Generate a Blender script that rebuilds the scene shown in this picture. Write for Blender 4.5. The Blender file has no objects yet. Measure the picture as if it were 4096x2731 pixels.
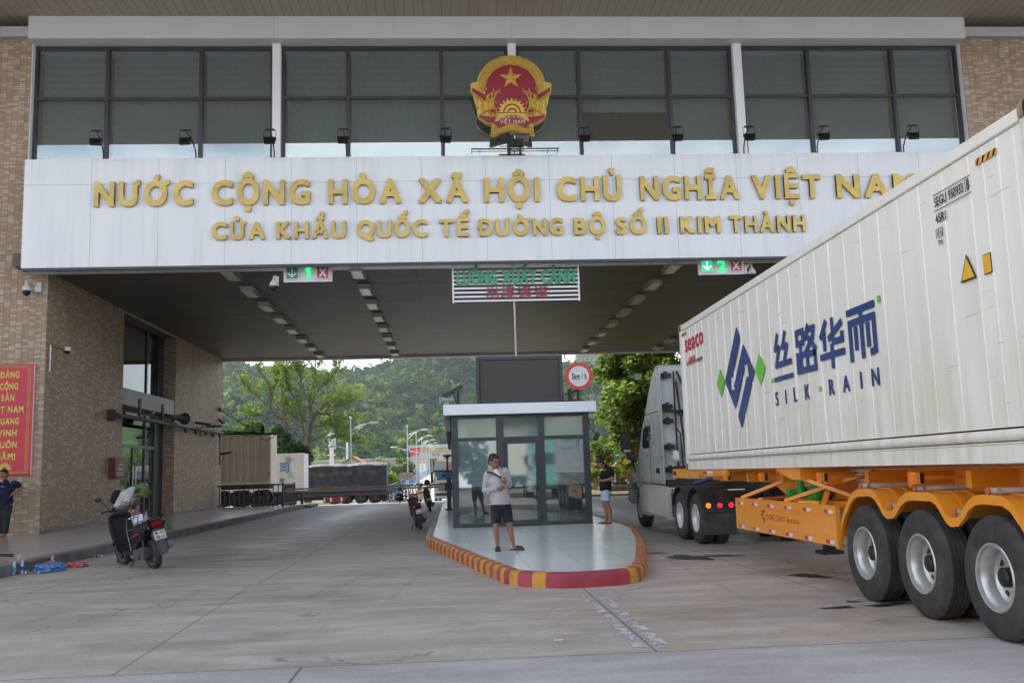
import bpy, bmesh, math, random
from mathutils import Vector, Matrix, Euler
random.seed(7)
R_ = math.radians
SC = bpy.context.scene
COL = SC.collection

# ------------------------------------------------------------------ camera
cam = bpy.data.cameras.new("camera")
camo = bpy.data.objects.new("camera", cam)
COL.objects.link(camo)
def _cam():
    yaw, pit, rol = 0.0672404, 0.1363905, 0.0305786
    f = Vector((math.sin(yaw)*math.cos(pit), math.cos(yaw)*math.cos(pit), math.sin(pit)))
    r = Vector((math.cos(yaw), -math.sin(yaw), 0))
    d = -r.cross(f)
    c, s = math.cos(rol), math.sin(rol)
    x = c*r + s*d
    dn = -s*r + c*d
    m = Matrix((x, -dn, -f)).transposed().to_4x4()
    m.translation = (0, 0, 1.575)
    camo.matrix_world = m
_cam()
cam.sensor_width = 36.0
cam.lens = 33.587
cam.clip_start = 0.1
cam.clip_end = 3000
SC.camera = camo

# ------------------------------------------------------------------ world, sun, exposure
SUN_EL, SUN_AZ = 47.0, -48.0      # azimuth from +Y, negative = to the left
w = bpy.data.worlds.new("World")
SC.world = w
w.use_nodes = True
nt = w.node_tree
bg = nt.nodes["Background"]
sky = nt.nodes.new("ShaderNodeTexSky")
sky.sky_type = 'NISHITA'
sky.sun_disc = False
sky.sun_elevation = R_(SUN_EL)
sky.sun_rotation = R_(SUN_AZ)
sky.air_density = 1.0
sky.dust_density = 1.0
sky.ozone_density = 1.0
# soft broken cloud: thick and white towards the horizon, gaps of blue higher up
tc = nt.nodes.new("ShaderNodeTexCoord")
mp = nt.nodes.new("ShaderNodeMapping")
mp.inputs["Scale"].default_value = (1, 1, 2.6)
nz = nt.nodes.new("ShaderNodeTexNoise")
nz.inputs["Scale"].default_value = 2.2
nz.inputs["Detail"].default_value = 7
nz.inputs["Roughness"].default_value = 0.58
sp = nt.nodes.new("ShaderNodeSeparateXYZ")
el = nt.nodes.new("ShaderNodeMapRange")
el.inputs[1].default_value = 0.05; el.inputs[2].default_value = 0.45
el.inputs[3].default_value = 0.36; el.inputs[4].default_value = -0.07
ad = nt.nodes.new("ShaderNodeMath"); ad.operation = 'ADD'
rp = nt.nodes.new("ShaderNodeMapRange")
rp.inputs[1].default_value = 0.42; rp.inputs[2].default_value = 0.62
mx = nt.nodes.new("ShaderNodeMix")
mx.data_type = 'RGBA'
nt.links.new(tc.outputs["Generated"], mp.inputs["Vector"])
nt.links.new(tc.outputs["Generated"], sp.inputs[0])
nt.links.new(sp.outputs[2], el.inputs[0])
nt.links.new(mp.outputs["Vector"], nz.inputs["Vector"])
nt.links.new(nz.outputs["Fac"], ad.inputs[0])
nt.links.new(el.outputs[0], ad.inputs[1])
nt.links.new(ad.outputs[0], rp.inputs[0])
nt.links.new(rp.outputs[0], mx.inputs[0])
nt.links.new(sky.outputs["Color"], mx.inputs[6])
mx.inputs[7].default_value = (8.8, 9.35, 10.2, 1)
nt.links.new(mx.outputs[2], bg.inputs["Color"])
bg.inputs["Strength"].default_value = 0.10

sun = bpy.data.lights.new("sun", 'SUN')
sun.energy = 3.0
sun.angle = R_(0.55)
sun.color = (1.0, 0.94, 0.84)
suno = bpy.data.objects.new("sun", sun)
COL.objects.link(suno)
_e, _a = R_(SUN_EL), R_(SUN_AZ)
_sd = Vector((math.sin(_a)*math.cos(_e), math.cos(_a)*math.cos(_e), math.sin(_e)))
suno.rotation_euler = _sd.to_track_quat('Z', 'Y').to_euler()
suno.location = (0, 0, 60)

SC.view_settings.view_transform = 'Standard'
SC.view_settings.look = 'None'
SC.view_settings.gamma = 1
SC.view_settings.exposure = 1.40
SC.render.engine = 'CYCLES'
SC.cycles.use_denoising = True
SC.cycles.max_bounces = 10
SC.cycles.diffuse_bounces = 5
SC.cycles.glossy_bounces = 4
SC.cycles.transparent_max_bounces = 16

# ------------------------------------------------------------------ helpers
def empty_props(o, label, cat, group=None, kind=None):
    if label: o["label"] = label
    if cat: o["category"] = cat
    if group: o["group"] = group
    if kind: o["kind"] = kind
    return o

def thing(name, label, cat, loc=(0, 0, 0), group=None):
    o = bpy.data.objects.new(name, None)
    o.empty_display_size = 0.2
    COL.objects.link(o)
    o.location = loc
    return empty_props(o, label, cat, group)

def root_of(o):
    while o.parent: o = o.parent
    return o

def copy_tree(o, parent=None):
    c = o.copy()
    COL.objects.link(c)
    c.parent = parent
    for ch in list(o.children):
        copy_tree(ch, c)
    return c

def frame(d, up=(0, 0, 1)):
    d = Vector(d).normalized()
    u = Vector(up)
    if abs(d.dot(u)) > 0.98: u = Vector((1, 0, 0))
    a = u.cross(d).normalized()
    b = d.cross(a)
    return a, b, d

class MB:
    def __init__(s):
        s.v, s.f, s.m = [], [], []
        s.mi = 0
    def add(s, vs, fs, M=None):
        o = len(s.v)
        if M is None: s.v += [tuple(p) for p in vs]
        else: s.v += [tuple(M @ Vector(p)) for p in vs]
        s.f += [tuple(i+o for i in f) for f in fs]
        s.m += [s.mi]*len(fs)
        return s
    def box(s, x0, y0, z0, x1, y1, z1, M=None):
        vs = [(x0,y0,z0),(x1,y0,z0),(x1,y1,z0),(x0,y1,z0),(x0,y0,z1),(x1,y0,z1),(x1,y1,z1),(x0,y1,z1)]
        return s.add(vs, [(0,3,2,1),(4,5,6,7),(0,1,5,4),(1,2,6,5),(2,3,7,6),(3,0,4,7)], M)
    def cbox(s, c, sz, rot=None, M=None):
        x, y, z = (q/2 for q in sz)
        T = Matrix.Translation(c)
        if rot is not None: T = T @ Euler(rot).to_matrix().to_4x4()
        if M is not None: T = M @ T
        return s.box(-x, -y, -z, x, y, z, T)
    def bar(s, a, b, wx, wy, up=(0, 0, 1)):
        """rectangular bar from a to b; wx across, wy along up"""
        a, b = Vector(a), Vector(b)
        u, v, d = frame(b-a, up)
        vs = [p + u*sx*wx/2 + v*sy*wy/2 for p in (a, b) for sx, sy in ((-1,-1),(1,-1),(1,1),(-1,1))]
        return s.add(vs, [(3,2,1,0),(4,5,6,7),(0,1,5,4),(1,2,6,5),(2,3,7,6),(3,0,4,7)])
    def tube(s, pts, r, n=8, cap=True):
        pts = [Vector(p) for p in pts]
        rs = r if isinstance(r, (list, tuple)) else [r]*len(pts)
        vs, fs = [], []
        pa = None
        for i, p in enumerate(pts):
            d = (pts[min(i+1, len(pts)-1)] - pts[max(i-1, 0)])
            if d.length < 1e-9: d = Vector((0, 0, 1))
            d.normalize()
            if pa is None: a, b, _ = frame(d)
            else:
                a = pa - d*pa.dot(d)
                if a.length < 1e-6: a, b, _ = frame(d)
                a.normalize(); b = d.cross(a)
            pa = a
            for k in range(n):
                t = 2*math.pi*k/n
                vs.append(p + (a*math.cos(t) + b*math.sin(t))*rs[i])
        for i in range(len(pts)-1):
            for k in range(n):
                k2 = (k+1) % n
                fs.append((i*n+k, i*n+k2, (i+1)*n+k2, (i+1)*n+k))
        if cap:
            fs.append(tuple(range(n-1, -1, -1)))
            fs.append(tuple((len(pts)-1)*n+k for k in range(n)))
        return s.add(vs, fs)
    def lathe(s, prof, M=None, n=24, close=False, cap=True):
        """prof: (r, h) pairs, turned about local z"""
        vs, fs = [], []
        for r, h in prof:
            for k in range(n):
                t = 2*math.pi*k/n
                vs.append((r*math.cos(t), r*math.sin(t), h))
        m = len(prof)
        for i in range(m if close else m-1):
            j = (i+1) % m
            for k in range(n):
                k2 = (k+1) % n
                fs.append((i*n+k, i*n+k2, j*n+k2, j*n+k))
        if not close and cap:
            if prof[0][0] > 1e-5: fs.append(tuple(range(n-1, -1, -1)))
            if prof[-1][0] > 1e-5: fs.append(tuple((m-1)*n+k for k in range(n)))
        return s.add(vs, fs, M)
    def prism(s, poly, lo, hi, axis='y', M=None):
        """poly of 2D points extruded along axis: x:(y,z) y:(x,z) z:(x,y)"""
        def P(p, h):
            if axis == 'x': return (h, p[0], p[1])
            if axis == 'y': return (p[0], h, p[1])
            return (p[0], p[1], h)
        n = len(poly)
        vs = [P(p, lo) for p in poly] + [P(p, hi) for p in poly]
        fs = [tuple(range(n-1, -1, -1)), tuple(range(n, 2*n))]
        fs += [(i, (i+1) % n, n+(i+1) % n, n+i) for i in range(n)]
        return s.add(vs, fs, M)
    def strip(s, poly, lo, hi, axis, th):
        """thin shell following an open polyline (inner offset downwards by th)"""
        q = poly + [(a, b-th) for a, b in reversed(poly)]
        def P(p, h):
            if axis == 'x': return (h, p[0], p[1])
            return (p[0], h, p[1])
        n = len(poly)
        vs = [P(p, lo) for p in q] + [P(p, hi) for p in q]
        m = len(q)
        fs = []
        for i in range(n-1):
            j = m-1-i
            fs.append((i, i+1, j-1, j)); fs.append((m+i, m+j, m+j-1, m+i+1))
        fs += [(i, m+i, m+(i+1) % m, (i+1) % m) for i in range(m)]
        return s.add(vs, fs)
    def ball(s, c, r, n=12, m=8, M=None):
        if not isinstance(r, (tuple, list)): r = (r, r, r)
        vs, fs = [], []
        for i in range(m+1):
            t = math.pi*i/m
            for k in range(n):
                p = 2*math.pi*k/n
                vs.append((c[0]+r[0]*math.sin(t)*math.cos(p), c[1]+r[1]*math.sin(t)*math.sin(p), c[2]-r[2]*math.cos(t)))
        for i in range(m):
            for k in range(n):
                k2 = (k+1) % n
                fs.append((i*n+k, i*n+k2, (i+1)*n+k2, (i+1)*n+k))
        return s.add(vs, fs, M)
    def quad(s, a, b, c, d):
        return s.add([a, b, c, d], [(0, 1, 2, 3)])
    def each(s, name, mats, parent=None, **k):
        """build every connected piece as an object of its own"""
        par = list(range(len(s.v)))
        def fd(i):
            while par[i] != i: par[i] = par[par[i]]; i = par[i]
            return i
        for f in s.f:
            for i in f[1:]: par[fd(i)] = fd(f[0])
        gr = {}
        for fi, f in enumerate(s.f): gr.setdefault(fd(f[0]), []).append(fi)
        out = []
        for fl_ in gr.values():
            q = MB(); mp = {}
            for fi in fl_:
                for i in s.f[fi]:
                    if i not in mp: mp[i] = len(q.v); q.v.append(s.v[i])
                q.f.append(tuple(mp[i] for i in s.f[fi])); q.m.append(s.m[fi])
            out.append(q.build(name, mats, parent, **k))
        return out
    def build(s, name, mats, parent=None, smooth=None, bevel=0, world=True, label=None, clean=True):
        if not isinstance(mats, (list, tuple)): mats = [mats]
        off = Vector((0, 0, 0))
        if parent is not None and world: off = root_of(parent).location
        me = bpy.data.meshes.new(name)
        me.from_pydata([(p[0]-off[0], p[1]-off[1], p[2]-off[2]) for p in s.v], [], s.f)
        for m in mats: me.materials.append(m)
        if len(mats) > 1: me.polygons.foreach_set("material_index", s.m)
        me.update()
        if clean:
            bm = bmesh.new(); bm.from_mesh(me)
            bmesh.ops.remove_doubles(bm, verts=bm.verts, dist=1e-5)
            bmesh.ops.recalc_face_normals(bm, faces=bm.faces)
            if bevel:
                ed = [e for e in bm.edges if len(e.link_faces) == 2 and e.calc_face_angle(0) > 0.5]
                bmesh.ops.bevel(bm, geom=ed, offset=bevel, segments=2, affect='EDGES', clamp_overlap=True)
            if smooth is not None:
                for f in bm.faces: f.smooth = True
                for e in bm.edges:
                    if len(e.link_faces) != 2 or e.calc_face_angle(0) > R_(smooth): e.smooth = False
            bm.to_mesh(me); bm.free()
        o = bpy.data.objects.new(name, me)
        COL.objects.link(o)
        if parent is not None: o.parent = parent
        if label: o["label"] = label
        return o

def solo(mb, name, mat, label, cat, group=None, kind=None, **k):
    o = mb.build(name, mat, None, **k)
    return empty_props(o, label, cat, group, kind)

def centre_origin(o):
    """put a one-mesh thing's origin at its base"""
    vs = o.data.vertices
    xs = [v.co.x for v in vs]; ys = [v.co.y for v in vs]; zs = [v.co.z for v in vs]
    c = Vector(((min(xs)+max(xs))/2, (min(ys)+max(ys))/2, min(zs)))
    o.data.transform(Matrix.Translation(-c))
    o.location = c
    return o

# text as mesh: returns (verts, faces), origin at left baseline, in local x (right), y (up), extruded along z.
# Glyphs are set one by one; horned and barred Vietnamese letters are composed so that no contours overlap.
_gl = {}
def glyph_raw(ch):
    if ch in _gl: return _gl[ch]
    cu = bpy.data.curves.new("t", 'FONT')
    cu.body = ch
    cu.size = 1.0
    cu.extrude = 0.5
    cu.resolution_u = 4
    ob = bpy.data.objects.new("t", cu)
    COL.objects.link(ob)
    me = bpy.data.meshes.new_from_object(ob.evaluated_get(bpy.context.evaluated_depsgraph_get()))
    vs = [v.co.copy() for v in me.vertices]
    fs = [tuple(p.vertices) for p in me.polygons]
    bpy.data.objects.remove(ob); bpy.data.curves.remove(cu); bpy.data.meshes.remove(me)
    _gl[ch] = (vs, fs)
    return _gl[ch]
HORN = {'Ư': 'U', 'Ứ': 'Ú', 'Ừ': 'Ù', 'Ử': 'Ủ', 'Ữ': 'Ũ', 'Ự': 'Ụ', 'Ơ': 'O', 'Ớ': 'Ó', 'Ờ': 'Ò', 'Ở': 'Ỏ', 'Ỡ': 'Õ', 'Ợ': 'Ọ'}
def text_geo(s, cap=None, width=None, bold=0.0, depth=0.01, height=None, gap=0.115, space=0.36):
    H = glyph_raw('H')[0]
    caph = max(v.y for v in H)-min(v.y for v in H)
    V, Fc = [], []
    pen = 0.0
    def put(vs, fs, dx, dz=0.0, dy=0.0):
        o = len(V)
        V.extend((v[0]+dx, v[1]+dy, v[2]+dz) for v in vs); Fc.extend(tuple(i+o for i in f) for f in fs)
    def solid(poly):
        n = len(poly)
        return [(x, y, -.5) for x, y in poly]+[(x, y, .5) for x, y in poly], [tuple(range(n-1, -1, -1)), tuple(range(n, 2*n))]+[(i, (i+1) % n, n+(i+1) % n, n+i) for i in range(n)]
    for ch in s:
        if ch == ' ': pen += space; continue
        base = HORN.get(ch, 'D' if ch == 'Đ' else ch)
        vs, fs = glyph_raw(base)
        if not vs: continue
        a = min(v.x for v in vs); w_ = max(v.x for v in vs)-a
        ms = [(0, 0)] if bold <= 0 else [(0, 0), (-bold, -bold), (bold, bold), (-bold, bold), (bold, -bold)]
        for k, (dx, dy) in enumerate(ms): put(vs, fs, pen-a+dx, -.006*k, dy)
        if ch in HORN:
            x = pen+w_; c = caph
            y0 = c*.80 if base not in 'UÚÙỦŨỤ' else c*.78
            put(*solid([(x-.09-bold, y0), (x-.02, y0+.0), (x+.07+bold, y0+.09), (x+.075+bold, c+.04+bold), (x-.03, c+.04+bold), (x-.03, c-.01), (x-.09, c-.03)]), 0, -.04)
            w_ += .07
        if ch == 'Đ': put(*solid([(pen-.08-bold, caph*.44-bold*.6), (pen+.28, caph*.44-bold*.6), (pen+.28, caph*.56+bold*.6), (pen-.08-bold, caph*.56+bold*.6)]), 0, -.04)
        pen += w_+gap+2*bold
    if not V: return [], []
    x0 = min(v[0] for v in V); x1 = max(v[0] for v in V); y0 = min(v[1] for v in V); y1 = max(v[1] for v in V)
    if height is not None: sy = height/(y1-y0); oy = y0
    else: sy = cap/caph; oy = 0
    sx = sy if width is None else width/(x1-x0)
    return [((x-x0)*sx, (y-oy)*sy, z*depth) for x, y, z in V], Fc

def basis(o, x, y, z):
    m = Matrix((Vector(x), Vector(y), Vector(z))).transposed().to_4x4()
    m.translation = Vector(o)
    return m
def put_text(mb, s, o, x=(1, 0, 0), y=(0, 0, 1), z=(0, -1, 0), **k):
    vs, fs = text_geo(s, **k)
    mb.add(vs, fs, basis(o, x, y, z))
    return mb
LEFT = dict(x=(0, -1, 0), y=(0, 0, 1), z=(-1, 0, 0))      # text on a face looking to -X

# ------------------------------------------------------------------ materials
def srgb(r, g, b):
    f = lambda c: (c/255/12.92) if c <= 10 else ((c/255+0.055)/1.055)**2.4
    return (f(r), f(g), f(b))

class NT:
    """small node-tree writer"""
    def __init__(s, name):
        s.mat = bpy.data.materials.new(name)
        s.mat.use_nodes = True
        s.t = s.mat.node_tree
        s.b = s.t.nodes["Principled BSDF"]
        s.out = s.t.nodes["Material Output"]
    def n(s, kind, **kw):
        nd = s.t.nodes.new("ShaderNode"+kind)
        for k, v in kw.items():
            if k in ("i",):
                for a, c in v.items(): s.set(nd.inputs[a], c)
            else: setattr(nd, k, v)
        return nd
    def set(s, sock, v):
        if hasattr(v, "is_output"): s.t.links.new(v, sock)
        elif isinstance(v, (tuple, list)) and len(v) == 3 and sock.type == 'RGBA': sock.default_value = (*v, 1)
        else: sock.default_value = v
    def math(s, op, a, b=0.0, c=None, clamp=False):
        nd = s.n("Math", operation=op, use_clamp=clamp)
        s.set(nd.inputs[0], a); s.set(nd.inputs[1], b)
        if c is not None: s.set(nd.inputs[2], c)
        return nd.outputs[0]
    def mix(s, f, a, b, mode='MIX'):
        nd = s.n("Mix", data_type='RGBA', blend_type=mode)
        s.set(nd.inputs[0], f); s.set(nd.inputs[6], a); s.set(nd.inputs[7], b)
        return nd.outputs[2]
    def coord(s, what="Object"):
        return s.n("TexCoord").outputs[what]
    def xyz(s, v=None):
        nd = s.n("SeparateXYZ"); s.set(nd.inputs[0], v if v is not None else s.coord())
        return nd.outputs
    def comb(s, x=0.0, y=0.0, z=0.0):
        nd = s.n("CombineXYZ")
        for i, q in enumerate((x, y, z)): s.set(nd.inputs[i], q)
        return nd.outputs[0]
    def scale(s, v, sc):
        nd = s.n("Mapping"); s.set(nd.inputs[0], v); nd.inputs["Scale"].default_value = sc
        return nd.outputs[0]
    def noise(s, v, scale=5.0, detail=4.0, rough=0.55):
        nd = s.n("TexNoise"); s.set(nd.inputs["Vector"], v)
        nd.inputs["Scale"].default_value = scale; nd.inputs["Detail"].default_value = detail
        nd.inputs["Roughness"].default_value = rough
        return nd.outputs["Fac"]
    def ramp(s, f, lo, hi):
        nd = s.n("MapRange", clamp=True); s.set(nd.inputs[0], f)
        nd.inputs[1].default_value = lo; nd.inputs[2].default_value = hi
        return nd.outputs[0]
    def bump(s, h, strength=0.3, dist=0.02):
        nd = s.n("Bump"); s.set(nd.inputs["Height"], h)
        nd.inputs["Strength"].default_value = strength; nd.inputs["Distance"].default_value = dist
        s.t.links.new(nd.outputs[0], s.b.inputs["Normal"])
    def fin(s, col=None, rough=None, metal=None, spec=None, coat=None):
        for k, v in (("Base Color", col), ("Roughness", rough), ("Metallic", metal), ("Specular IOR Level", spec), ("Coat Weight", coat)):
            if v is not None: s.set(s.b.inputs[k], v)
        return s.mat

def mat(name, col, rough=0.5, metal=0.0, var=0.12, scale=4.0, spec=0.5, coat=0.0, dirt=None, dirt_amt=0.5, bump=0.0, bscale=40):
    t = NT(name)
    c = t.coord()
    n1 = t.noise(c, scale, 5)
    lo = tuple(max(0, q*(1-var)) for q in col); hi = tuple(min(1, q*(1+var)) for q in col)
    out = t.mix(t.ramp(n1, .3, .7), lo, hi)
    if dirt is not None:
        n2 = t.noise(c, scale*0.6+0.7, 8, 0.65)
        f = t.math('MULTIPLY', t.ramp(n2, .5, .72), dirt_amt)
        out = t.mix(f, out, dirt)
    r = t.math('ADD', t.math('MULTIPLY', t.noise(c, scale*2.3, 3), 0.2), rough-0.1, clamp=True)
    if bump: t.bump(t.noise(c, bscale, 4), bump, 0.01)
    return t.fin(out, r, metal, spec, coat)

def emit(name, col, strength, base=(0.02, 0.02, 0.02)):
    t = NT(name)
    t.fin(base, 0.4)
    t.set(t.b.inputs["Emission Color"], col)
    t.b.inputs["Emission Strength"].default_value = strength
    return t.mat

def glass_mat(name, tint, refl=0.12, rough=0.0, haze=None, haze_f=0.0):
    """thin pane: fresnel-like mirror over a tinted clear sheet, optional frosted film"""
    t = NT(name)
    gl = t.n("BsdfGlossy"); gl.inputs["Roughness"].default_value = rough
    gl.inputs["Color"].default_value = (.93, .98, .97, 1)
    tr = t.n("BsdfTransparent"); tr.inputs["Color"].default_value = (*tint, 1)
    lw = t.n("LayerWeight"); lw.inputs["Blend"].default_value = 0.25
    f = t.math('ADD', t.math('MULTIPLY', lw.outputs["Fresnel"], 0.6), refl, clamp=True)
    base = tr.outputs[0]
    if haze is not None:
        df = t.n("BsdfDiffuse"); df.inputs["Color"].default_value = (*haze, 1)
        m0 = t.n("MixShader"); m0.inputs[0].default_value = haze_f
        t.t.links.new(base, m0.inputs[1]); t.t.links.new(df.outputs[0], m0.inputs[2]); base = m0.outputs[0]
    m = t.n("MixShader")
    t.set(m.inputs[0], f)
    t.t.links.new(base, m.inputs[1]); t.t.links.new(gl.outputs[0], m.inputs[2])
    t.t.links.new(m.outputs[0], t.out.inputs["Surface"])
    return t.mat

def brick_mat(name, a, b, grout, tw=0.19, th=0.0635):
    t = NT(name)
    x, y, z = t.xyz()
    nx = t.xyz(t.n("NewGeometry").outputs["Normal"])[0]
    side = t.math('GREATER_THAN', t.math('ABSOLUTE', nx), 0.5)
    mu = t.n("Mix", data_type='FLOAT'); t.set(mu.inputs[0], side); t.set(mu.inputs[2], x); t.set(mu.inputs[3], y)
    u = t.math('DIVIDE', mu.outputs[0], tw); v = t.math('DIVIDE', z, th)
    iu = t.math('FLOOR', u); iv = t.math('FLOOR', v)
    wn = t.n("TexWhiteNoise", noise_dimensions='3D'); t.set(wn.inputs["Vector"], t.comb(iu, iv, side))
    r = wn.outputs["Value"]
    tile = t.mix(t.math('GREATER_THAN', r, 0.70), a, b)
    r2 = t.math('FRACT', t.math('MULTIPLY', r, 37.7))
    tile = t.mix(t.math('MULTIPLY', r2, 0.22), tile, (0.10, 0.06, 0.035))
    fu = t.math('FRACT', u); fv = t.math('FRACT', v)
    g = t.math('MAXIMUM', t.math('GREATER_THAN', t.math('ABSOLUTE', t.math('SUBTRACT', fu, .5)), 0.474),
               t.math('GREATER_THAN', t.math('ABSOLUTE', t.math('SUBTRACT', fv, .5)), 0.435))
    c = t.mix(g, tile, grout)
    # rain streaks and dirt
    st = t.noise(t.comb(t.math('MULTIPLY', mu.outputs[0], 3.0), t.math('MULTIPLY', z, 0.35), 0.0), 1.0, 6)
    c = t.mix(t.math('MULTIPLY', t.ramp(st, .45, .75), 0.35), c, (0.07, 0.05, 0.035))
    t.bump(t.math('SUBTRACT', 1.0, g), 0.35, 0.006)
    return t.fin(c, 0.62, 0, 0.35)
# ------------------------------------------------------------------ shared materials
brick = brick_mat("tan_tile_wall", (0.40, 0.275, 0.17), (0.50, 0.41, 0.31), (0.15, 0.115, 0.09))
charcoal = mat("charcoal_frame", (0.030, 0.034, 0.040), 0.42, 0, 0.15, 3)
black = mat("black_plastic", (0.012, 0.012, 0.013), 0.45, 0, 0.3, 6)
rubber = mat("rubber", (0.046, 0.043, 0.042), 0.75, 0, 0.35, 5, 0.3, dirt=(0.13, 0.115, 0.10), dirt_amt=0.45)
steel = mat("grey_steel", (0.45, 0.45, 0.45), 0.38, 0.85, 0.15, 5)
alu_white = mat("white_paint", (0.72, 0.73, 0.75), 0.45, 0, 0.04, 2)
cream = mat("cream_plastic", (0.62, 0.60, 0.55), 0.5, 0, 0.08, 5)
gold = mat("brushed_gold", (0.49, 0.345, 0.095), 0.40, 0.55, 0.18, 2.2, dirt=(.36, .22, .05), dirt_amt=.4)
gold_edge = gold
darkbrown = mat("dark_rusty_steel", (0.035, 0.027, 0.022), 0.65, 0.2, 0.3, 8)

def _banner():
    t = NT("white_cladding")
    x, y, z = t.xyz()
    v = t.math('ABSOLUTE', t.math('SUBTRACT', t.math('FRACT', t.math('DIVIDE', t.math('ADD', x, 12.6), 1.98)), 0.5))
    g1 = t.math('GREATER_THAN', v, 0.4965)
    g2 = t.math('LESS_THAN', t.math('ABSOLUTE', t.math('SUBTRACT', z, 10.55)), 0.007)
    g = t.math('MAXIMUM', g1, g2)
    n = t.noise(t.comb(t.math('MULTIPLY', x, .8), y, t.math('MULTIPLY', z, .25)), 1.6, 6)
    c = t.mix(t.ramp(n, .35, .7), (0.74, 0.75, 0.77), (0.68, 0.70, 0.73))
    st = t.noise(t.comb(t.math('MULTIPLY', x, 5.0), 0.0, t.math('MULTIPLY', z, .3)), 1.0, 7)
    c = t.mix(t.math('MULTIPLY', t.ramp(st, .50, .75), 0.34), c, (0.47, 0.45, 0.42))
    c = t.mix(t.math('MULTIPLY', g, .75), c, (0.25, 0.25, 0.26))
    return t.fin(c, 0.32, 0, 0.5)
banner_m = _banner()

def _ceil():
    t = NT("slatted_ceiling")
    x, y, z = t.xyz()
    f = t.math('FRACT', t.math('DIVIDE', y, 0.155))
    g = t.math('LESS_THAN', f, 0.2)
    n = t.noise(t.comb(t.math('MULTIPLY', x, 0.22), t.math('MULTIPLY', y, 2.6), 0.0), 1.0, 7, 0.65)
    n2 = t.noise(t.coord(), 0.18, 4)
    c = t.mix(t.ramp(n, .32, .68), (0.160, 0.122, 0.085), (0.055, 0.041, 0.029))
    c = t.mix(t.ramp(n2, .4, .65), c, (0.075, 0.062, 0.048))
    jx = t.math('FRACT', t.math('DIVIDE', t.math('ADD', x, 1.0), 4.9))
    j = t.math('LESS_THAN', jx, 0.008)
    c = t.mix(t.math('MULTIPLY', t.math('MAXIMUM', g, j), 0.7), c, (0.012, 0.011, 0.010))
    t.bump(t.math('SUBTRACT', 1.0, g), 0.5, 0.02)
    return t.fin(c, 0.5, 0, 0.4)
ceil_m = _ceil()

def _soffit():
    t = NT("soffit_boards")
    x, y, z = t.xyz()
    f = t.math('FRACT', t.math('DIVIDE', x, 0.295))
    g = t.math('LESS_THAN', f, 0.055)
    n = t.noise(t.comb(t.math('MULTIPLY', x, 1.5), t.math('MULTIPLY', y, .2), 0.0), 1.0, 5)
    c = t.mix(t.ramp(n, .3, .7), (0.40, 0.355, 0.275), (0.34, 0.30, 0.23))
    c = t.mix(g, c, (0.14, 0.11, 0.08))
    t.bump(t.math('SUBTRACT', 1.0, g), 0.4, 0.02)
    return t.fin(c, 0.5, 0, 0.4)
soffit_m = _soffit()

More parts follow.
